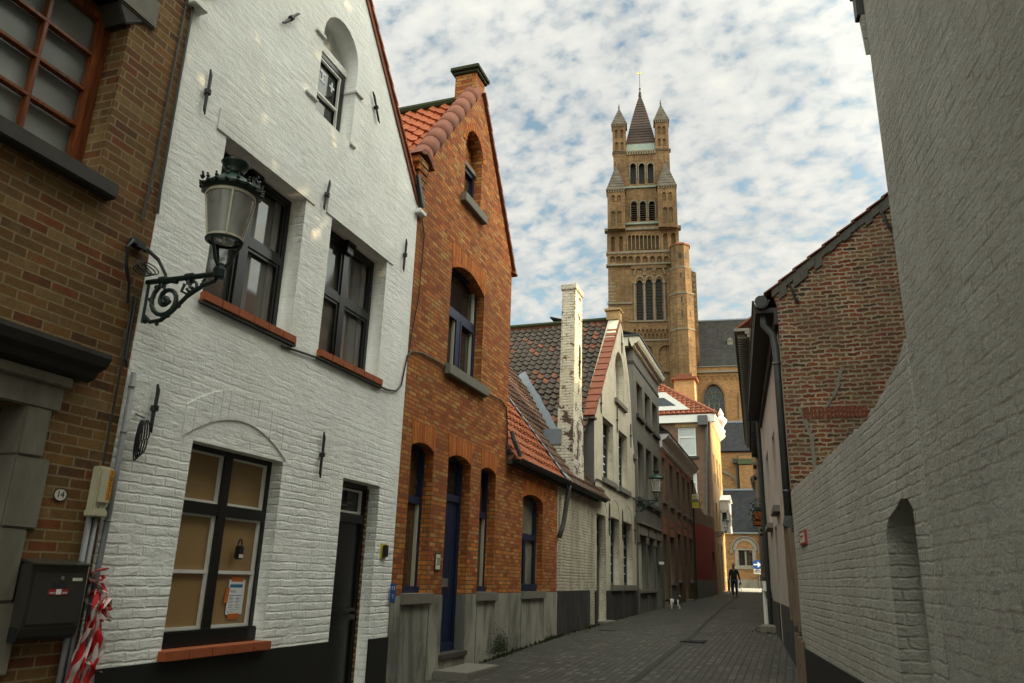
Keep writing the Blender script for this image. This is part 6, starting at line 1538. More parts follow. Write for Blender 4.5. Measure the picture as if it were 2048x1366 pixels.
eb_ = thing('cable_box', 'cream plastic cable cabinet with orange numbered strip on the brick corner', 'cable box', LF.P(4.28,.5,0))
mb = MB(); LF.box(mb,4.215,4.33,.35,.68,.0,.075); LF.box(mb,4.225,4.33,.42,.665,.075,.095); LF.box(mb,4.205,4.335,.325,.375,.0,.09); mb.build('casing', M['plastic_cream'], eb_, bevel=.008)
mb = MB(); LF.box(mb,4.285,4.322,.445,.66,.095,.097); mb.build('number_strip', M['orange_sign'], eb_)
for i,ch_ in enumerate('10572'): text(LF,ch_,.046,4.3035,.635-i*.042,.098,M['ink'],eb_,rot=-.0,ext=.0006)
mb = MB()
for u in (4.24,4.31): mb.tube([LF.P(u,.39,.09),LF.P(u,.39,.094)],.006,8)
mb.build('screw', M['iron'], eb_)
cd = thing('conduit_pipes', 'pair of grey plastic conduits running down from the cable cabinet', 'pipe', LF.P(4.25,-1.4,0))
mb = MB(); mb.tube([LF.P(4.235,.33,.035),LF.P(4.24,-1.45,.035)],.02,10); mb.build('conduit', M['pvc'], cd, smooth=True)
mb = MB(); mb.tube([LF.P(4.285,.33,.035),LF.P(4.29,-1.45,.035)],.02,10); mb.build('conduit', M['pvc'], cd, smooth=True)
cd2 = thing('drain_conduit', 'single grey plastic pipe on the joint of brick and white walls', 'pipe', LF.P(4.40,-1.4,0))
mb = MB(); mb.tube([LF.P(4.40,1.42,.03),LF.P(4.40,.4,.032),LF.P(4.385,-.2,.034),LF.P(4.385,-1.45,.034)],.021,10)
for v in (1.3,.95,.3): mb.tube([LF.P(4.40,v,.03),LF.P(4.40,v+.015,.03)],.025,10)
mb.build('pipe', M['pvc'], cd2, smooth=True)

tp_ = thing('barrier_tape', 'red and white barrier tape knotted round the grey pipe', 'barrier tape', LF.P(4.38,-.8,0))
def ribbon(path, wd, tw0, tw1, name='streamer', phase=0.0):
    n = 26; path = [Vector(p) for p in path]
    def at_(t):
        x = t*(len(path)-1); i = min(int(x),len(path)-2); f_ = x-i; f_ = f_*f_*(3-2*f_); return path[i].lerp(path[i+1],f_)
    V=[];Fc=[];L=0;Ls=[]
    prev=None
    for i in range(n+1):
        t=i/n; p=at_(t); tw=tw0+(tw1-tw0)*t+.5*math.sin(5*t+phase); s_=Vector((math.sin(tw)*.8,math.cos(tw),.15*math.sin(3*t))).normalized()*wd/2
        if prev is not None: L+=(p-prev).length
        prev=p; c_=Vector((math.cos(tw),-math.sin(tw),0))*wd*(.22*math.sin(7*t+phase)+.14*math.sin(23*t+phase*3)); s_*=(1-.28*abs(math.sin(9*t+phase*2)))
        V+=[p-s_,p+c_,p+s_]; Ls.append(L)
    U=[]
    for i in range(n):
        for k in (0,1):
            q=i*3+k; Fc.append((q,q+1,q+4,q+3)); U.append([(k*.5,Ls[i]),(k*.5+.5,Ls[i]),(k*.5+.5,Ls[i+1]),(k*.5,Ls[i+1])])
    me=bpy.data.meshes.new(name); me.from_pydata([tuple(v) for v in V],[],Fc); me.update(); uvl=me.uv_layers.new(name='UVMap')
    for p,u in zip(me.polygons,U):
        for li,x in zip(p.loop_indices,u): uvl.data[li].uv=(x[0],x[1]+phase*.05)
    return link_mesh(name, me, M['barrier'], tp_, smooth=True)
Q = lambda u,v,w: LF.P(u,v,w)
rb = random.Random(5)
for k in range(5):
    z_ = -.04-.05*k; ribbon([Q(4.385+(.040+.012*rb.random())*math.cos(a_),z_+.025*math.sin(a_*1.3+k*2),.035+(.045+.02*rb.random())*math.sin(a_)) for a_ in [i*math.pi/4 for i in range(9)]],.055,k,k+1.9,'knot',k*1.7)
for k in range(3):
    p = [Q(4.40,-.12-.05*k,.08)]
    for q in range(5): p.append(Q(4.40+.10*rb.random()-.01,-.16-.05*k-.10*rb.random(),.08+.05*rb.random()))
    p.append(Q(4.39,-.22,.08)); ribbon(p,.06,rb.random()*3,rb.random()*3+2,'loop',rb.random()*5)
for k,(u_,len_) in enumerate(((4.25,.80),(4.30,.62),(4.34,1.10),(4.37,1.30),(4.41,1.25),(4.44,.70),(4.42,1.05))):
    p = [Q(4.39,-.16,.075)]; n_ = 7
    for q in range(1,n_+1):
        t = q/n_; p.append(Q(4.39+(u_-4.39)*min(1,t*1.4)+rb.gauss(0,.014),-.16-len_*t,.085+.02*rb.random()+.012*math.sin(5*t+k)))
    ribbon(p,.052+.02*rb.random(),rb.uniform(-.6,.6),rb.uniform(-1.6,1.6),'streamer',rb.random()*6)
ribbon([Q(4.41,-.36,.10),Q(4.44,-.38,.11),Q(4.47,-.365,.115),Q(4.50,-.38,.12)],.045,.8,2.4,'streamer',6.0)
ribbon([Q(4.36,-.62,.10),Q(4.40,-.66,.12),Q(4.45,-.70,.11),Q(4.49,-.71,.12)],.05,.8,2.0,'streamer',5.0)

nt_ = thing('notice_sheet', 'white printed notice fixed with orange tape inside the papered window', 'notice', LF.P(6.1,-.3,0))
w = -.168; q0 = LF.px(459.5,1159.5,w); q1 = LF.px(483.5,1228,w); q2 = LF.px(491,1160.5,w)
nu0,nu1,nv0,nv1 = q0[0], q2[0]-.0, q1[1], q0[1]
mb = MB(); LF.box(mb,nu0,nu1,nv0,nv1,w-.002,w); mb.build('sheet', M['paper'], nt_)
W2, H2 = nu1-nu0, nv1-nv0
def pr(mat, rects, name='print'):
    mb = MB()
    for a_,b_,c_,d_ in rects: LF.box(mb,nu0+W2*a_,nu0+W2*b_,nv0+H2*(1-d_),nv0+H2*(1-c_),w,w+.0008)
    mb.build(name, mat, nt_)
pr(M['ink_blue'],[(.07,.86,.13,.225),(.08,.46,.445,.465),(.50,.88,.445,.465)],'blue_band')
ln = [(.1,.50,.305,.318),(.1,.46,.335,.345),(.22,.48,.36,.37)]
for i,y in enumerate((.51,.53,.55,.575,.615,.635,.66,.72,.735,.785,.80)):
    ln += [(.1,.1+.22+.1*((i*7)%3)/2,y,y+.009),(.52,.52+.18+.12*((i*5)%3)/2,y,y+.009)]
ln += [(.15,.8,.85,.857),(.2,.7,.868,.874)]
pr(M['ink_grey'],ln,'small_print'); pr(M['ink'],[(.1,.17,.915,.94),(.35,.40,.915,.94),(.42,.52,.915,.92),(.2,.3,.915,.92)],'emblem')
mb = MB(); LF.box(mb,nu0+.11*W2,nu0+.85*W2,nv1-.05*H2,nv1+.085*H2,w+.001,w+.002); mb.build('tape', M['tape_orange'], nt_)
mb = MB(); LF.box(mb,nu0+.15*W2,nu0+.82*W2,nv0-.12*H2,nv0+.03*H2,w+.001,w+.002); mb.build('tape', M['tape_orange'], nt_)
mb = MB(); mb.prism(LF,[(nu0-.22*W2,nv0+.32*H2),(nu0+.02*W2,nv0+.34*H2),(nu0+.08*W2,nv0+.80*H2),(nu0-.14*W2,nv0+.72*H2)],w+.001,w+.002); mb.build('tape', M['tape_orange'], nt_)
kq = LF.px(483,1102,-.10)
ks = thing('key_safe', 'black key lock box hanging on the papered window', 'key safe', LF.P(kq[0],kq[1],0))
mb = MB(); LF.box(mb,kq[0]-.042,kq[0]+.042,kq[1]-.075,kq[1]+.05,-.15,-.10); mb.build('case', M['plastic_black'], ks, bevel=.012)
mb = MB(); LF.box(mb,kq[0]-.028,kq[0]+.028,kq[1]-.062,kq[1]-.03,-.10,-.098); mb.build('dial', M['enamel'], ks)
mb = MB(); mb.tube([LF.P(kq[0]+.025*math.cos(R(180-18*i)),kq[1]+.055+.05*math.sin(R(18*i)),-.125) for i in range(11)],.008,8); mb.build('shackle', M['iron'], ks)
db = thing('doorbell', 'small dark doorbell with yellow edging right of the black door', 'doorbell', LF.P(8.66,-.05,0))
q = P_(766,1102); mb = MB(); LF.box(mb,q[0]-.07,q[0]+.07,q[1]-.085,q[1]+.085,.0,.015); mb.build('backing', M['yellow_sign'], db, bevel=.004)
mb = MB(); LF.box(mb,q[0]-.045,q[0]+.05,q[1]-.07,q[1]+.07,.015,.05); mb.build('push', M['plastic_black'], db, bevel=.008)
ug = thing('utility_sign', 'small blue utility plate at the foot of the white house corner', 'sign', LF.P(8.95,-.35,0))
q = P_(781,1185); mb = MB(); LF.box(mb,q[0]-.06,q[0]+.075,q[1]-.11,q[1]+.11,.026,.034); mb.build('plate', M['blue_sign'], ug, bevel=.003)
text(LF,'K 5',.06,q[0],q[1]+.05,.035,M['paper'],ug,ext=.0006); text(LF,'T',.07,q[0],q[1]-.05,.035,M['paper'],ug,ext=.0006)

# cables
cb = thing('corner_cables', 'black cables clipped down the corner of the brown brick house', 'cable', LF.P(4.32,3,0))
mb = MB()
mb.tube([LF.P(4.26,8,.015),LF.P(4.265,5,.015),LF.P(4.25,3.2,.015),LF.P(4.22,2.62,.02)],.009,6); mb.tube([LF.P(4.335,8,.02),LF.P(4.335,4.2,.02),LF.P(4.345,2.95,.02),LF.P(4.36,2.75,.02)],.011,6)
mb.tube([LF.P(4.30,2.0,.02),LF.P(4.31,1.5,.02),LF.P(4.335,1.45,.02)],.013,6); mb.tube([LF.P(4.27,2.0,.02),LF.P(4.285,1.3,.015),LF.P(4.27,.69,.03)],.008,6)
mb.build('cable', M['cable'], cb)
mb = MB()
for i in range(14): v = 2.9+i*.3; mb.tube([LF.P(4.255,v,.02),LF.P(4.275,v,.02)],.010,5)
mb.build('clip', M['steel'], cb)
jb = thing('junction_box', 'black cable junction with looped wires above the large lantern bracket', 'junction box', LF.P(4.2,2.55,0))
q = P_(270,486); mb = MB(); LF.box(mb,q[0]-.06,q[0]+.07,q[1]-.03,q[1]+.02,.0,.05); LF.box(mb,q[0]-.03,q[0]+.09,q[1]-.05,q[1]-.02,.02,.06); mb.build('housing', M['plastic_black'], jb, bevel=.006)
mb = MB()
def loop(c, ru, rv, w, a0=0, turns=1, n=24, tilt=0): return [LF.P(c[0]+ru*math.cos(a0+2*math.pi*turns*i/n), c[1]+rv*math.sin(a0+2*math.pi*turns*i/n)+tilt*math.cos(2*math.pi*turns*i/n), w+.012*math.sin(4*i/n)) for i in range(n+1)]
c = (q[0]+.06,q[1]-.22)
for k in range(4): mb.tube(loop((c[0]+.01*k,c[1]+.012*k),.085+.006*k,.028+.004*k,.05+.01*k,k),.005,5,False)
mb.tube([LF.P(q[0]-.05,q[1],.04),LF.P(q[0]-.10,q[1]-.07,.05),LF.P(q[0]-.08,q[1]-.22,.05),LF.P(q[0]-.02,q[1]-.34,.04),LF.P(q[0]+.02,q[1]-.5,.02)],.011,6)
mb.tube([LF.P(q[0]-.06,q[1]+.01,.04),LF.P(q[0]-.12,q[1]-.09,.06),LF.P(q[0]-.09,q[1]-.25,.05),LF.P(q[0]-.02,q[1]-.36,.04)],.008,6)
for dz in (0,.014): mb.tube([LF.P(q[0]+.08,q[1]-.02-dz,.05),LF.P(q[0]+.16,q[1]-.08-dz,.10),LF.P(q[0]+.20,q[1]-.20-dz,.16),LF.P(q[0]+.21,q[1]-.38,.17)],.010,6)
mb.tube([LF.P(q[0]+.02,q[1]-.03,.05),LF.P(q[0]+.05,q[1]-.14,.07),LF.P(q[0]+.12,q[1]-.20,.05)],.004,5)
mb.build('wire', M['cable'], jb)
cc_ = thing('cable_coil', 'spare coil of black cable hung on the white house wall', 'cable coil', LF.P(4.55,.8,0))
q = P_(266,880); mb = MB(); mb.tube([LF.P(q[0]-.02,q[1]+.2,.0),LF.P(q[0]+.02,q[1]+.17,.06)],.006,6)
for k in range(4): mb.tube(loop((q[0]+.01+.006*k,q[1]+.0+.008*k),.032+.006*k,.155-.008*k,.035+.012*k,0),.006,5,False)
mb.build('coil', M['cable'], cc_)
fc = thing('facade_cable', 'thin black cable sagging under the white house sills onto the orange front', 'cable', LF.P(8,2.2,0))
pts = [(560,692),(600,705),(650,722),(700,745),(740,765),(770,779),(790,782),(800,770),(806,740),(812,712),(820,703),(840,706),(880,728),(930,760),(975,788),(1000,800),(1010,815),(1012,840),(1013,880),(1011,905)]
mb = MB(); mb.tube([LF.P(*P_(x,y),.02) for x,y in pts],.012,6); mb.tube([LF.P(*P_(x,y),.02) for x,y in ((836,400),(842,440),(846,470),(842,520),(834,600),(824,650),(815,705))],.008,6); mb.build('cable', M['cable'], fc)
gc = thing('gable_cable', 'thin cable crossing the cream gabled house below its sills', 'cable', LF.P(22,2.5,0))
pts = [(1187,985),(1187,965),(1190,958),(1197,960),(1206,966),(1228,980),(1238,984),(1256,990),(1266,997),(1271,996)]
mb = MB(); mb.tube([LF.P(*P_(x,y),.03) for x,y in pts],.02,6); mb.build('cable', M['cable'], gc)

# estate agent's board on the terrace house
es = thing('rental_sign', 'white and yellow rental board on the brown terrace house upper floor', 'sign', LF.P(40.7,4,0))
F9 = Frame((-4.7,40.6,0),0); u0,v0 = F9.px(1376,1016); u1,v1 = F9.px(1388.5,988.5); off = -u0+.08
mb = MB(); F9.box(mb,.05,.05+u1-u0,v0,v1,-.03,0); mb.build('board', M['enamel'], es)
H_ = v1-v0; Wd = u1-u0
mb = MB(); F9.box(mb,.05,.05+Wd,v0+.02,v0+H_*.40,.001,.01); F9.box(mb,.08,.03+Wd*.75,v0+H_*.74,v0+H_*.92,.001,.01); mb.build('yellow_band', M['yellow_sign'], es)
mb = MB(); F9.box(mb,.05,.05+Wd,v0+H_*.42,v0+H_*.56,.001,.011); F9.box(mb,.1,.0+Wd,v0+H_*.60,v0+H_*.66,.001,.011); mb.build('dark_band', M['ink'], es)
text(F9,'HUUR',.19,.05+Wd/2,v0+H_*.49,.015,M['yellow_sign'],es,ext=.003)

# arrow sign beside the chapel
asg = thing('arrow_sign', 'round blue sign with white arrow pointing right above a white plate', 'road sign', (0,0,0))
YS = 76.0; F7 = Frame((0,YS,0),0); c = F7.px(1514.7,1129.5); r = 8.3*YS/1533*1.03
asg.location = (c[0],YS,zg(YS)); asg['wl'] = [c[0],YS,zg(YS)]
mb = MB(); mb.prism(F7,[(c[0]+r*math.cos(2*math.pi*k/36),c[1]+r*math.sin(2*math.pi*k/36)) for k in range(36)],-.02,.02); dsk = mb.build('disc', M['blue_sign'], asg)
mb = MB(); mb.prism(F7,[(c[0]-r*.78,c[1]-r*.13),(c[0]+r*.05,c[1]-r*.13),(c[0]+r*.05,c[1]+r*.17),(c[0]-r*.78,c[1]+r*.17)],.021,.03); mb.prism(F7,[(c[0]+r*.05,c[1]-r*.62),(c[0]+r*.85,c[1]+.02),(c[0]+r*.05,c[1]+r*.66)],.021,.03); mb.build('arrow', M['paper'], dsk)
p0 = F7.px(1507.8,1148); p1 = F7.px(1522.3,1138)
mb = MB(); F7.box(mb,p0[0],p1[0],p0[1],p1[1],-.02,.02); pl = mb.build('plate', M['enamel'], asg, bevel=.01)
mb = MB(); F7.box(mb,p0[0]+.08,p1[0]-.08,p1[1]-.16,p1[1]-.10,.021,.025)
cw = (p0[0]+p1[0])/2; ch = p0[1]+.17
for k in (-.17,.02): mb.tube([F7.P(cw+k+.075*math.cos(2*math.pi*i/12),ch+.075*math.sin(2*math.pi*i/12),.025) for i in range(13)],.015,5,False)
F7.box(mb,cw+.14,cw+.30,ch-.03,ch+.06,.021,.025); mb.tube([F7.P(cw-.17,ch,.025),F7.P(cw-.08,ch+.13,.025),F7.P(cw+.02,ch,.025)],.013,5)
mb.build('pictogram', M['ink'], pl)
mb = MB(); mb.tube([F7.P(c[0]+.05,zg(YS)-.05,-.06),F7.P(c[0]+.05,c[1]+r*.8,-.06)],.05,10); mb.build('post', M['zinc_dark'], asg)
# bollards
for i,(x,lab) in enumerate(((1458,'left dark bollard with yellow edge at the street corner'),(1464,'right dark bollard with yellow edge at the street corner'))):
    F8 = Frame((0,60.2,0),0); u = F8.px(x,1180)[0]; z = zg(60.2)
    t = thing('bollard', lab, 'bollard', F8.P(u,z,0), 'bollards at the end of the street')
    mb = MB(); mb.tube([F8.P(u,z,0),F8.P(u,z+.78,0),F8.P(u,z+.82,0)],[.075,.075,.05],12); mb.build('post', M['iron'], t)
    mb = MB(); mb.tube([F8.P(u+.085,z+.05,.01),F8.P(u+.085,z+.72,.01)],.022,8); mb.build('reflector', M['yellow_sign'], t)
# steps, drains, plates
st = thing('door_step', 'flat dark stone slab step before the blue door', 'doorstep', (-4.4,10.8,zg(10.8)))
mb = MB(); z = zg(10.8); mb.box((-4.67,10.18,z-.1),(-4.16,11.38,z+.085)); mb.build('slab', M['stone'], st, bevel=.012)
g_ = ground_hit(1387,1284)
dg_ = thing('drain_grate', 'dark iron drain grate beside the channel in mid street', 'drain', g_)
mb = MB(); z = g_.z+.006
for k in range(7): mb.box((g_.x-.21+k*.06,g_.y-.22,z),(g_.x-.21+k*.06+.035,g_.y+.22,z+.015))
for y in (-.24,.22): mb.box((g_.x-.24,g_.y+y,z),(g_.x+.24,g_.y+y+.02,z+.017))
mb.build('bars', M['iron'], dg_)
mb = MB(); mb.box((g_.x-.24,g_.y-.24,g_.z+.001),(g_.x+.24,g_.y+.24,g_.z+.006)); mb.build('pit', M['p_black'], dg_)
for (x,y,lab) in ((1215,1261,'small iron cover in the paving before the cream cottage'),(1465,1217,'small iron cover in the paving near the walking man')):
    g_ = ground_hit(x,y); t = thing('access_cover', lab, 'manhole cover', g_, 'small iron covers in the paving'); mb = MB(); mb.lathe([(.001,.012),(.15,.012),(.17,.004),(.17,.0)],g_+Vector((0,0,.004)),20); mb.build('lid', M['iron'], t)
# moss and weeds along the foot of the left-hand walls
mb = MB(); rnd = random.Random(3)
for i in range(900):
    y = rnd.choice((rnd.uniform(12.0,16.4),rnd.uniform(16.2,25.0),rnd.gauss(12.9,.5),rnd.gauss(15.6,.25),rnd.gauss(18.9,.3))); x = -4.66+abs(rnd.gauss(0,.035)); z = zg(y); h = abs(rnd.gauss(.0,.03))+.012; an = rnd.uniform(0,6.28); s_ = rnd.uniform(.012,.03)
    mb.add([(x-s_*math.cos(an),y-s_*math.sin(an),z),(x+s_*math.cos(an),y+s_*math.sin(an),z),(x+rnd.uniform(-.02,.03),y+rnd.uniform(-.02,.02),z+h)],[(0,1,2)])
for i in range(160):
    x = -.45+rnd.gauss(0,.16)-.1; y = rnd.uniform(19.6,21.2); z = zg(y); h = abs(rnd.gauss(.0,.03))+.01; an = rnd.uniform(0,6.28); s_ = .02
    mb.add([(x-s_*math.cos(an),y-s_*math.sin(an),z),(x+s_*math.cos(an),y+s_*math.sin(an),z),(x,y,z+h)],[(0,1,2)])
for i in range(900):
    y = rnd.gauss(12.75,.22); v = -1.18+abs(rnd.gauss(0,.14)); s_ = rnd.uniform(.008,.022); an = rnd.uniform(0,6.28); x = -4.7+.0265+rnd.uniform(0,.006)
    if v < zg(y): continue
    mb.add([(x,y+s_*math.cos(an),v+s_*math.sin(an)),(x,y+s_*math.cos(an+2.1),v+s_*math.sin(an+2.1)),(x+.004,y+s_*math.cos(an+4.2),v+s_*math.sin(an+4.2))],[(0,1,2)])
tag(mb.build('weeds', M['moss']), 'low green moss and weeds along the foot of the walls', 'weeds', kind='stuff')

# ================================================================== walking man and dog
def skin(name, nodes, edges, mat, parent=None, sub=2, root=None):
    names = list(nodes); me = bpy.data.meshes.new(name); me.from_pydata([nodes[k][0] for k in names],[(names.index(a),names.index(b)) for a,b in edges],[])
    ob = bpy.data.objects.new('tmp',me); COL.objects.link(ob); md = ob.modifiers.new('s','SKIN'); 
    for i,k in enumerate(names):
        r = nodes[k][1]; r = r if isinstance(r,tuple) else (r,r); me.skin_vertices[0].data[i].radius = r; me.skin_vertices[0].data[i].use_root = (k == (root or names[0]))
    md2 = ob.modifiers.new('d','SUBSURF'); md2.levels = sub; md2.render_levels = sub
    dg = bpy.context.evaluated_depsgraph_get(); dg.update(); m2 = bpy.data.meshes.new_from_object(ob.evaluated_get(dg)); bpy.data.objects.remove(ob); bpy.data.meshes.remove(me)
    m2.materials.clear(); m2.name = name
    return m2
mp = ground_hit(1470,1195)
def man_nodes(k):
    V = lambda x,y,z: (x,y,z)
    return dict(pelvis=(V(0,0,.95),(.15*k,.11*k)),waist=(V(0,0,1.10),(.145*k,.105*k)),chest=(V(0,-.01,1.32),(.175*k,.115*k)),neckb=(V(0,0,1.48),(.08*k,.07*k)),neck=(V(0,-.01,1.54),.055),head0=(V(0,-.025,1.62),(.072,.085)),head1=(V(0,-.02,1.72),(.078,.095)),head2=(V(0,-.01,1.79),(.05,.06)),
      shL=(V(.185,0,1.43),.062*k),elL=(V(.265,.0,1.16),.046*k),wrL=(V(.32,-.06,.92),.033*k),haL=(V(.335,-.08,.85),(.022,.042)),
      shR=(V(-.185,0,1.43),.062*k),elR=(V(-.235,.05,1.15),.046*k),wrR=(V(-.255,-.03,.91),.033*k),haR=(V(-.26,-.05,.84),(.022,.042)),
      hipL=(V(.095,0,.90),.10*k),knL=(V(.105,-.10,.50),.066*k),anL=(V(.105,.02,.09),.045*k),toL=(V(.115,-.13,.04),(.045,.032)),
      hipR=(V(-.095,0,.90),.10*k),knR=(V(-.09,-.04,.50),.066*k),anR=(V(-.075,-.16,.09),.045*k),toR=(V(-.08,-.30,.045),(.045,.032)))
E1 = [('pelvis','waist'),('waist','chest'),('chest','neckb'),('neckb','neck'),('neck','head0'),('head0','head1'),('head1','head2'),('chest','shL'),('shL','elL'),('elL','wrL'),('wrL','haL'),('chest','shR'),('shR','elR'),('elR','wrR'),('wrR','haR'),('pelvis','hipL'),('hipL','knL'),('knL','anL'),('anL','toL'),('pelvis','hipR'),('hipR','knR'),('knR','anR'),('anR','toR')]
nd = man_nodes(.80)
# five fingers on each hand
for sd,h,(px_,py_,pz_) in (('L','haL',(.335,-.08,.85)),('R','haR',(-.26,-.05,.84))):
    o_ = 1 if sd=='L' else -1
    for i,(dy,l) in enumerate(((-.030,.075),(-.010,.085),(.010,.080),(.028,.060))):
        nd[f'f{sd}{i}a'] = ((px_+.004*o_,py_+dy,pz_-.035),.0095); nd[f'f{sd}{i}b'] = ((px_-.006*o_,py_+dy*1.1-.006,pz_-.035-l*.55),.0085); nd[f'f{sd}{i}c'] = ((px_-.026*o_,py_+dy*1.1-.010,pz_-.035-l*.9),.007)
        E1 += [(h,f'f{sd}{i}a'),(f'f{sd}{i}a',f'f{sd}{i}b'),(f'f{sd}{i}b',f'f{sd}{i}c')]
    nd[f't{sd}a'] = ((px_-.01*o_,py_-.045,pz_+.0),.011); nd[f't{sd}b'] = ((px_-.02*o_,py_-.062,pz_-.04),.009); E1 += [(h,f't{sd}a'),(f't{sd}a',f't{sd}b')]
nd['nose'] = ((0,-.125,1.665),.014); E1 += [('head0','nose')]
for o_ in (-1,1): nd[f'ear{o_}'] = ((o_*.088,.0,1.675),(.012,.022)); E1 += [('head1',f'ear{o_}')]
bm_ = skin('person', nd, E1, M['skin'], root='pelvis')
per = bpy.data.objects.new('person', bm_); COL.objects.link(per); bm_.materials.append(M['skin'])
for p in bm_.polygons: p.use_smooth = True
per.location = mp; SC = 1.03; per.scale = (SC,)*3; per.rotation_euler = (0,0,R(4))
tag(per, 'man in dark shirt and jeans walking towards us with a dog lead', 'person')
def part(me, name, mat, par):
    o = bpy.data.objects.new(name, me); COL.objects.link(o); me.materials.append(mat); o.parent = par
    for p in me.polygons: p.use_smooth = True
    return o
k = 1.22; mn = man_nodes(k)
sh = {q:mn[q] for q in ('pelvis','waist','chest','neckb','shL','elL','wrL','shR','elR','wrR')}; sh['pelvis'] = ((0,0,.88),(.195,.15)); sh['neckb'] = ((0,0,1.535),(.085,.08)); sh['chest'] = ((0,-.01,1.36),(.21,.135))
part(skin('shirt', sh, [e_ for e_ in E1 if e_[0] in sh and e_[1] in sh], None, root='pelvis'),'shirt',M['cloth_black'],per)
tr_ = {q:mn[q] for q in ('pelvis','hipL','knL','anL','hipR','knR','anR')}
part(skin('trousers', tr_, [e_ for e_ in E1 if e_[0] in tr_ and e_[1] in tr_], None, root='pelvis'),'trousers',M['denim'],per)
for a_,b_ in (('anL','toL'),('anR','toR')):
    p,q = Vector(mn[a_][0]),Vector(mn[b_][0]); part(skin('shoe', dict(h=((p.x,p.y+.05,.05),(.048,.045)),m=((p.x,(p.y+q.y)/2,.055),(.05,.045)),t=((q.x,q.y-.03,.04),(.045,.033))),[('h','m'),('m','t')],None),'shoe',M['leather'],per)
part(skin('hair', dict(a=((0,.03,1.70),(.082,.08)),b=((0,.02,1.77),(.078,.082)),c=((0,-.005,1.825),(.045,.05))),[('a','b'),('b','c')],None),'hair',M['hair'],per)
for o_ in (-1,1):
    mb = MB(); mb.lathe([(.001,-.012),(.010,-.006),(.012,0),(.010,.006),(.001,.012)],(o_*.035,-.105,1.71),8); me = bpy.data.meshes.new('eye'); me.from_pydata(mb.v,[],mb.f); part(me,'eye',M['ink'],per)
mb = MB(); mb.tube([(-.028,-.108,1.615),(0,-.116,1.613),(.028,-.108,1.615)],.007,6); me = bpy.data.meshes.new('mouth'); me.from_pydata(mb.v,[],mb.f); part(me,'mouth',M['red_sign'],per)
ld = thing('dog_lead', 'coiled dog lead and pouch hanging from the walking man hand', 'dog lead', mp)
hb = per.matrix_basis @ Vector((.32,-.09,.80))
mb = MB(); mb.tube([hb,hb+Vector((0,0,-.10))],[.055,.07],10); mb.tube([hb+Vector((0,0,-.1)),hb+Vector((0,0,-.13))],[.07,.03],10); mb.build('pouch', M['cloth_black'], ld, smooth=True)
mb = MB(); q = hb+Vector((-.05,0,-.1)); mb.tube([q,q+Vector((.0,0,-.22))],.012,6); mb.tube([q+Vector((.10*math.sin(2*math.pi*i/16),0,-.32+.10*math.cos(2*math.pi*i/16))) for i in range(17)],.014,6,False); mb.build('lead', M['leather'], ld)

dpos = ground_hit(1348,1219)
# dog faces left (towards -X), head low, tail curled up
D = dict(hip=((.20,0,.335),(.085,.095)),belly=((.05,0,.335),(.085,.092)),chest=((-.10,0,.335),(.105,.095)),neck=((-.20,0,.40),.07),head=((-.285,0,.405),(.066,.07)),muz=((-.365,0,.35),(.036,.034)),nose=((-.405,0,.325),.024),
  ta=((.275,0,.40),.03),tb=((.31,0,.48),.026),tc=((.30,0,.56),.024),td=((.255,0,.60),.02),te=((.225,0,.585),.014),
  slL=((-.12,-.065,.27),.052),elL=((-.09,-.07,.18),.036),wrL=((-.10,-.07,.09),.026),paL=((-.115,-.07,.022),.028),
  slR=((-.10,.065,.27),.052),elR=((-.06,.07,.18),.036),wrR=((-.07,.07,.09),.026),paR=((-.085,.07,.022),.028),
  thL=((.215,-.065,.27),.062),knL=((.175,-.075,.185),.042),hoL=((.255,-.07,.105),.026),ftL=((.225,-.07,.022),.028),
  thR=((.235,.065,.27),.062),knR=((.20,.075,.185),.042),hoR=((.285,.07,.105),.026),ftR=((.255,.07,.022),.028),
  eaL=((-.275,-.075,.415),(.018,.03)),ebL=((-.29,-.085,.35),(.014,.026)),eaR=((-.275,.075,.415),(.018,.03)),ebR=((-.29,.085,.35),(.014,.026)))
DE = [('hip','belly'),('belly','chest'),('chest','neck'),('neck','head'),('head','muz'),('muz','nose'),('hip','ta'),('ta','tb'),('tb','tc'),('tc','td'),('td','te'),('chest','slL'),('slL','elL'),('elL','wrL'),('wrL','paL'),('chest','slR'),('slR','elR'),('elR','wrR'),('wrR','paR'),('hip','thL'),('thL','knL'),('knL','hoL'),('hoL','ftL'),('hip','thR'),('thR','knR'),('knR','hoR'),('hoR','ftR'),('head','eaL'),('eaL','ebL'),('head','eaR'),('eaR','ebR')]
dm_ = skin('dog', D, DE, None, root='belly'); dog = bpy.data.objects.new('dog', dm_); COL.objects.link(dog); dm_.materials.append(M['dog'])
for p in dm_.polygons: p.use_smooth = True
dog.location = dpos; dog.rotation_euler = (0,0,R(8)); dog.scale = (.80,.80,.80)
tag(dog, 'small black and white dog with raised white tipped tail by the doorsteps', 'dog')

# ================================================================== light, sky, camera
EL, AZ = R(17), R(79)     # AZ measured from +Y towards +X
sd = Vector((math.sin(AZ)*math.cos(EL), math.cos(AZ)*math.cos(EL), math.sin(EL)))
su = bpy.data.lights.new('sun','SUN'); su.energy = 5.0; su.angle = R(.5); su.color = (1.0,.76,.42)
so = bpy.data.objects.new('sun', su); COL.objects.link(so); so.rotation_euler = sd.to_track_quat('Z','Y').to_euler(); so.location = (30,10,40)
wd = bpy.data.worlds.new('World'); scene.world = wd; wd.use_nodes = True; nt = wd.node_tree; nt.nodes.clear()
def wn(t, ins=None, **kw):
    n = nt.nodes.new(t)
    for k_,v_ in kw.items(): setattr(n,k_,v_)
    for k_,v_ in (ins or {}).items():
        if isinstance(v_, bpy.types.NodeSocket): nt.links.new(v_, n.inputs[k_])
        else: n.inputs[k_].default_value = v_
    return n
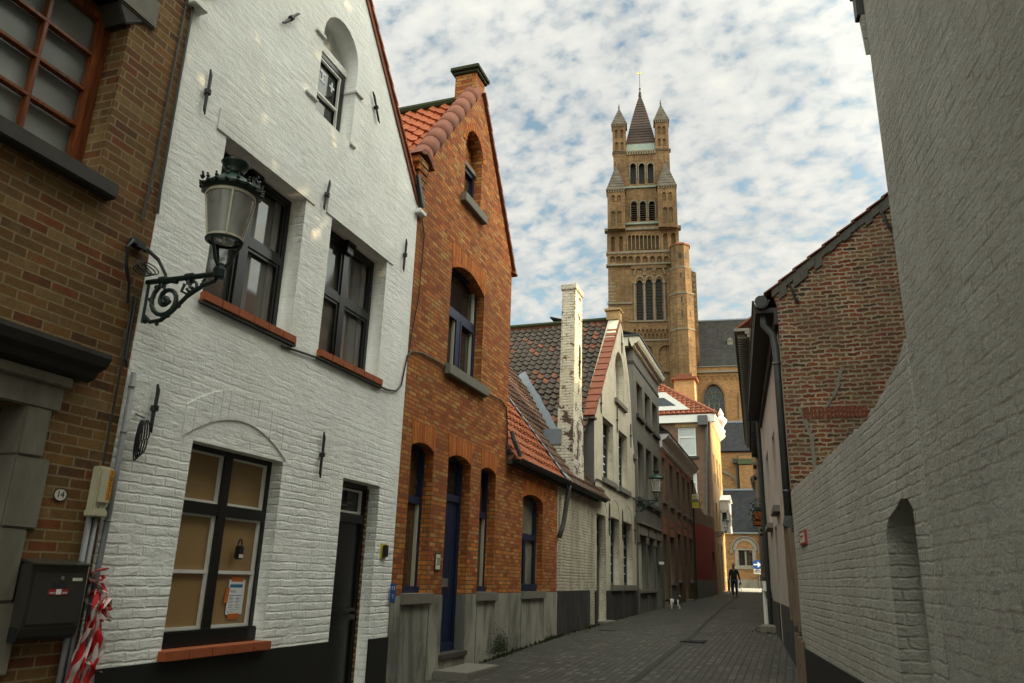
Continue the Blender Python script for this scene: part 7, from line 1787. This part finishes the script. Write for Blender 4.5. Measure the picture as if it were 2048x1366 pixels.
def wm(op,a,b=0.0,clamp=False):
    n = wn('ShaderNodeMath',{0:a,1:b},operation=op); n.use_clamp = clamp; return n.outputs[0]
def wr(f,stops):
    n = wn('ShaderNodeValToRGB',{0:f}); cr = n.color_ramp
    while len(cr.elements) < len(stops): cr.elements.new(.5)
    for e_,(p,c) in zip(cr.elements,stops): e_.position = p; e_.color = (c,c,c,1) if isinstance(c,(int,float)) else tuple(c)+(1,)
    return n.outputs[0]
sky = wn('ShaderNodeTexSky',sky_type='NISHITA'); sky.sun_disc = False; sky.sun_elevation = EL; sky.sun_rotation = AZ; sky.air_density = 1.0; sky.dust_density = 1.0; sky.ozone_density = 1.5
tc = wn('ShaderNodeTexCoord').outputs['Generated']; sx = wn('ShaderNodeSeparateXYZ',{0:tc})
zz = wm('MAXIMUM',wm('ADD',sx.outputs[2],.42),.05)
pv = wn('ShaderNodeCombineXYZ',{0:wm('DIVIDE',sx.outputs[0],zz),1:wm('DIVIDE',sx.outputs[1],zz),2:0.0}).outputs[0]
pm = wn('ShaderNodeMapping',{'Vector':pv,'Rotation':(0,0,R(25)),'Scale':(1.0,1.25,1)}).outputs[0]
def wnoise(v,s,d,r,di=0.0): return wn('ShaderNodeTexNoise',{'Vector':v,'Scale':s,'Detail':d,'Roughness':r,'Distortion':di}).outputs[0]
n1_ = wnoise(pm,30,5,.5,.15); n2_ = wnoise(pm,11.0,3,.5); n3_ = wnoise(pm,2.6,3,.5); n4_ = wnoise(pm,70,4,.55)
f_ = wm('ADD',wm('ADD',wm('MULTIPLY',n1_,.62),wm('MULTIPLY',n2_,.24)),wm('ADD',wm('MULTIPLY',n3_,.20),wm('MULTIPLY',n4_,.16)))
hgt = wr(sx.outputs[2],[(.20,-.0),(.60,1.0)])
f_ = wm('ADD',f_,wm('MULTIPLY',hgt,.085))
cov = wr(f_,[(.535,0.0),(.62,.74),(.70,1.0)])
shade = wr(wm('ADD',wm('MULTIPLY',n1_,.5),wm('MULTIPLY',n2_,.5)),[(.34,(5.3,5.6,5.7)),(.50,(7.0,7.15,6.9)),(.66,(8.6,8.5,7.9))])
# brighter cloud towards the low sun, boosted off frame to light the fronts
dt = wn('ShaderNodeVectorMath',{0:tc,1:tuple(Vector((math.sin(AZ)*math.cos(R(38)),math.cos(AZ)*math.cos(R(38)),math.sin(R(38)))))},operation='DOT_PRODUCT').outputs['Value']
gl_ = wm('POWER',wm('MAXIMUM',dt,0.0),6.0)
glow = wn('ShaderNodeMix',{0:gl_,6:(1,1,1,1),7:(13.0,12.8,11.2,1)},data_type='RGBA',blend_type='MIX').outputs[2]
# glow added overhead and behind the camera to brighten walls and ground
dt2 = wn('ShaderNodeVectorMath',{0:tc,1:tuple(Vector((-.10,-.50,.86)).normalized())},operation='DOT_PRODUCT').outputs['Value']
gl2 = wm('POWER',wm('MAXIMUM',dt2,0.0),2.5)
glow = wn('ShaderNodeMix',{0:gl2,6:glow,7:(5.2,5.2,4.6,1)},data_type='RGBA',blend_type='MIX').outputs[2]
skyc = wn('ShaderNodeMix',{0:1.0,6:sky.outputs[0],7:(3.3,3.0,2.3,1)},data_type='RGBA',blend_type='MULTIPLY').outputs[2]
mx = wn('ShaderNodeMix',{0:cov,6:skyc,7:shade},data_type='RGBA').outputs[2]
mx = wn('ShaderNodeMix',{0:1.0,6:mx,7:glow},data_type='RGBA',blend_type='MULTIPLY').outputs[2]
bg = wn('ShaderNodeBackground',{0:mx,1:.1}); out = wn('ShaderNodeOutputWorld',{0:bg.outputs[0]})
cam = bpy.data.cameras.new('camera'); cam.sensor_width = 36; cam.lens = FPX/2048*36; cam.clip_start = .05; cam.clip_end = 3000
co_ = bpy.data.objects.new('camera', cam); COL.objects.link(co_); co_.matrix_world = RM.to_4x4()
scene.camera = co_
scene.view_settings.view_transform = 'Standard'; scene.view_settings.look = 'None'; scene.view_settings.exposure = 0; scene.view_settings.gamma = 1
scene.render.engine = 'CYCLES'; scene.cycles.use_denoising = True; scene.cycles.max_bounces = 6; scene.cycles.diffuse_bounces = 4; scene.cycles.glossy_bounces = 3; scene.cycles.transparent_max_bounces = 8
for o in bpy.data.objects:
    if 'wl' in o: del o['wl']
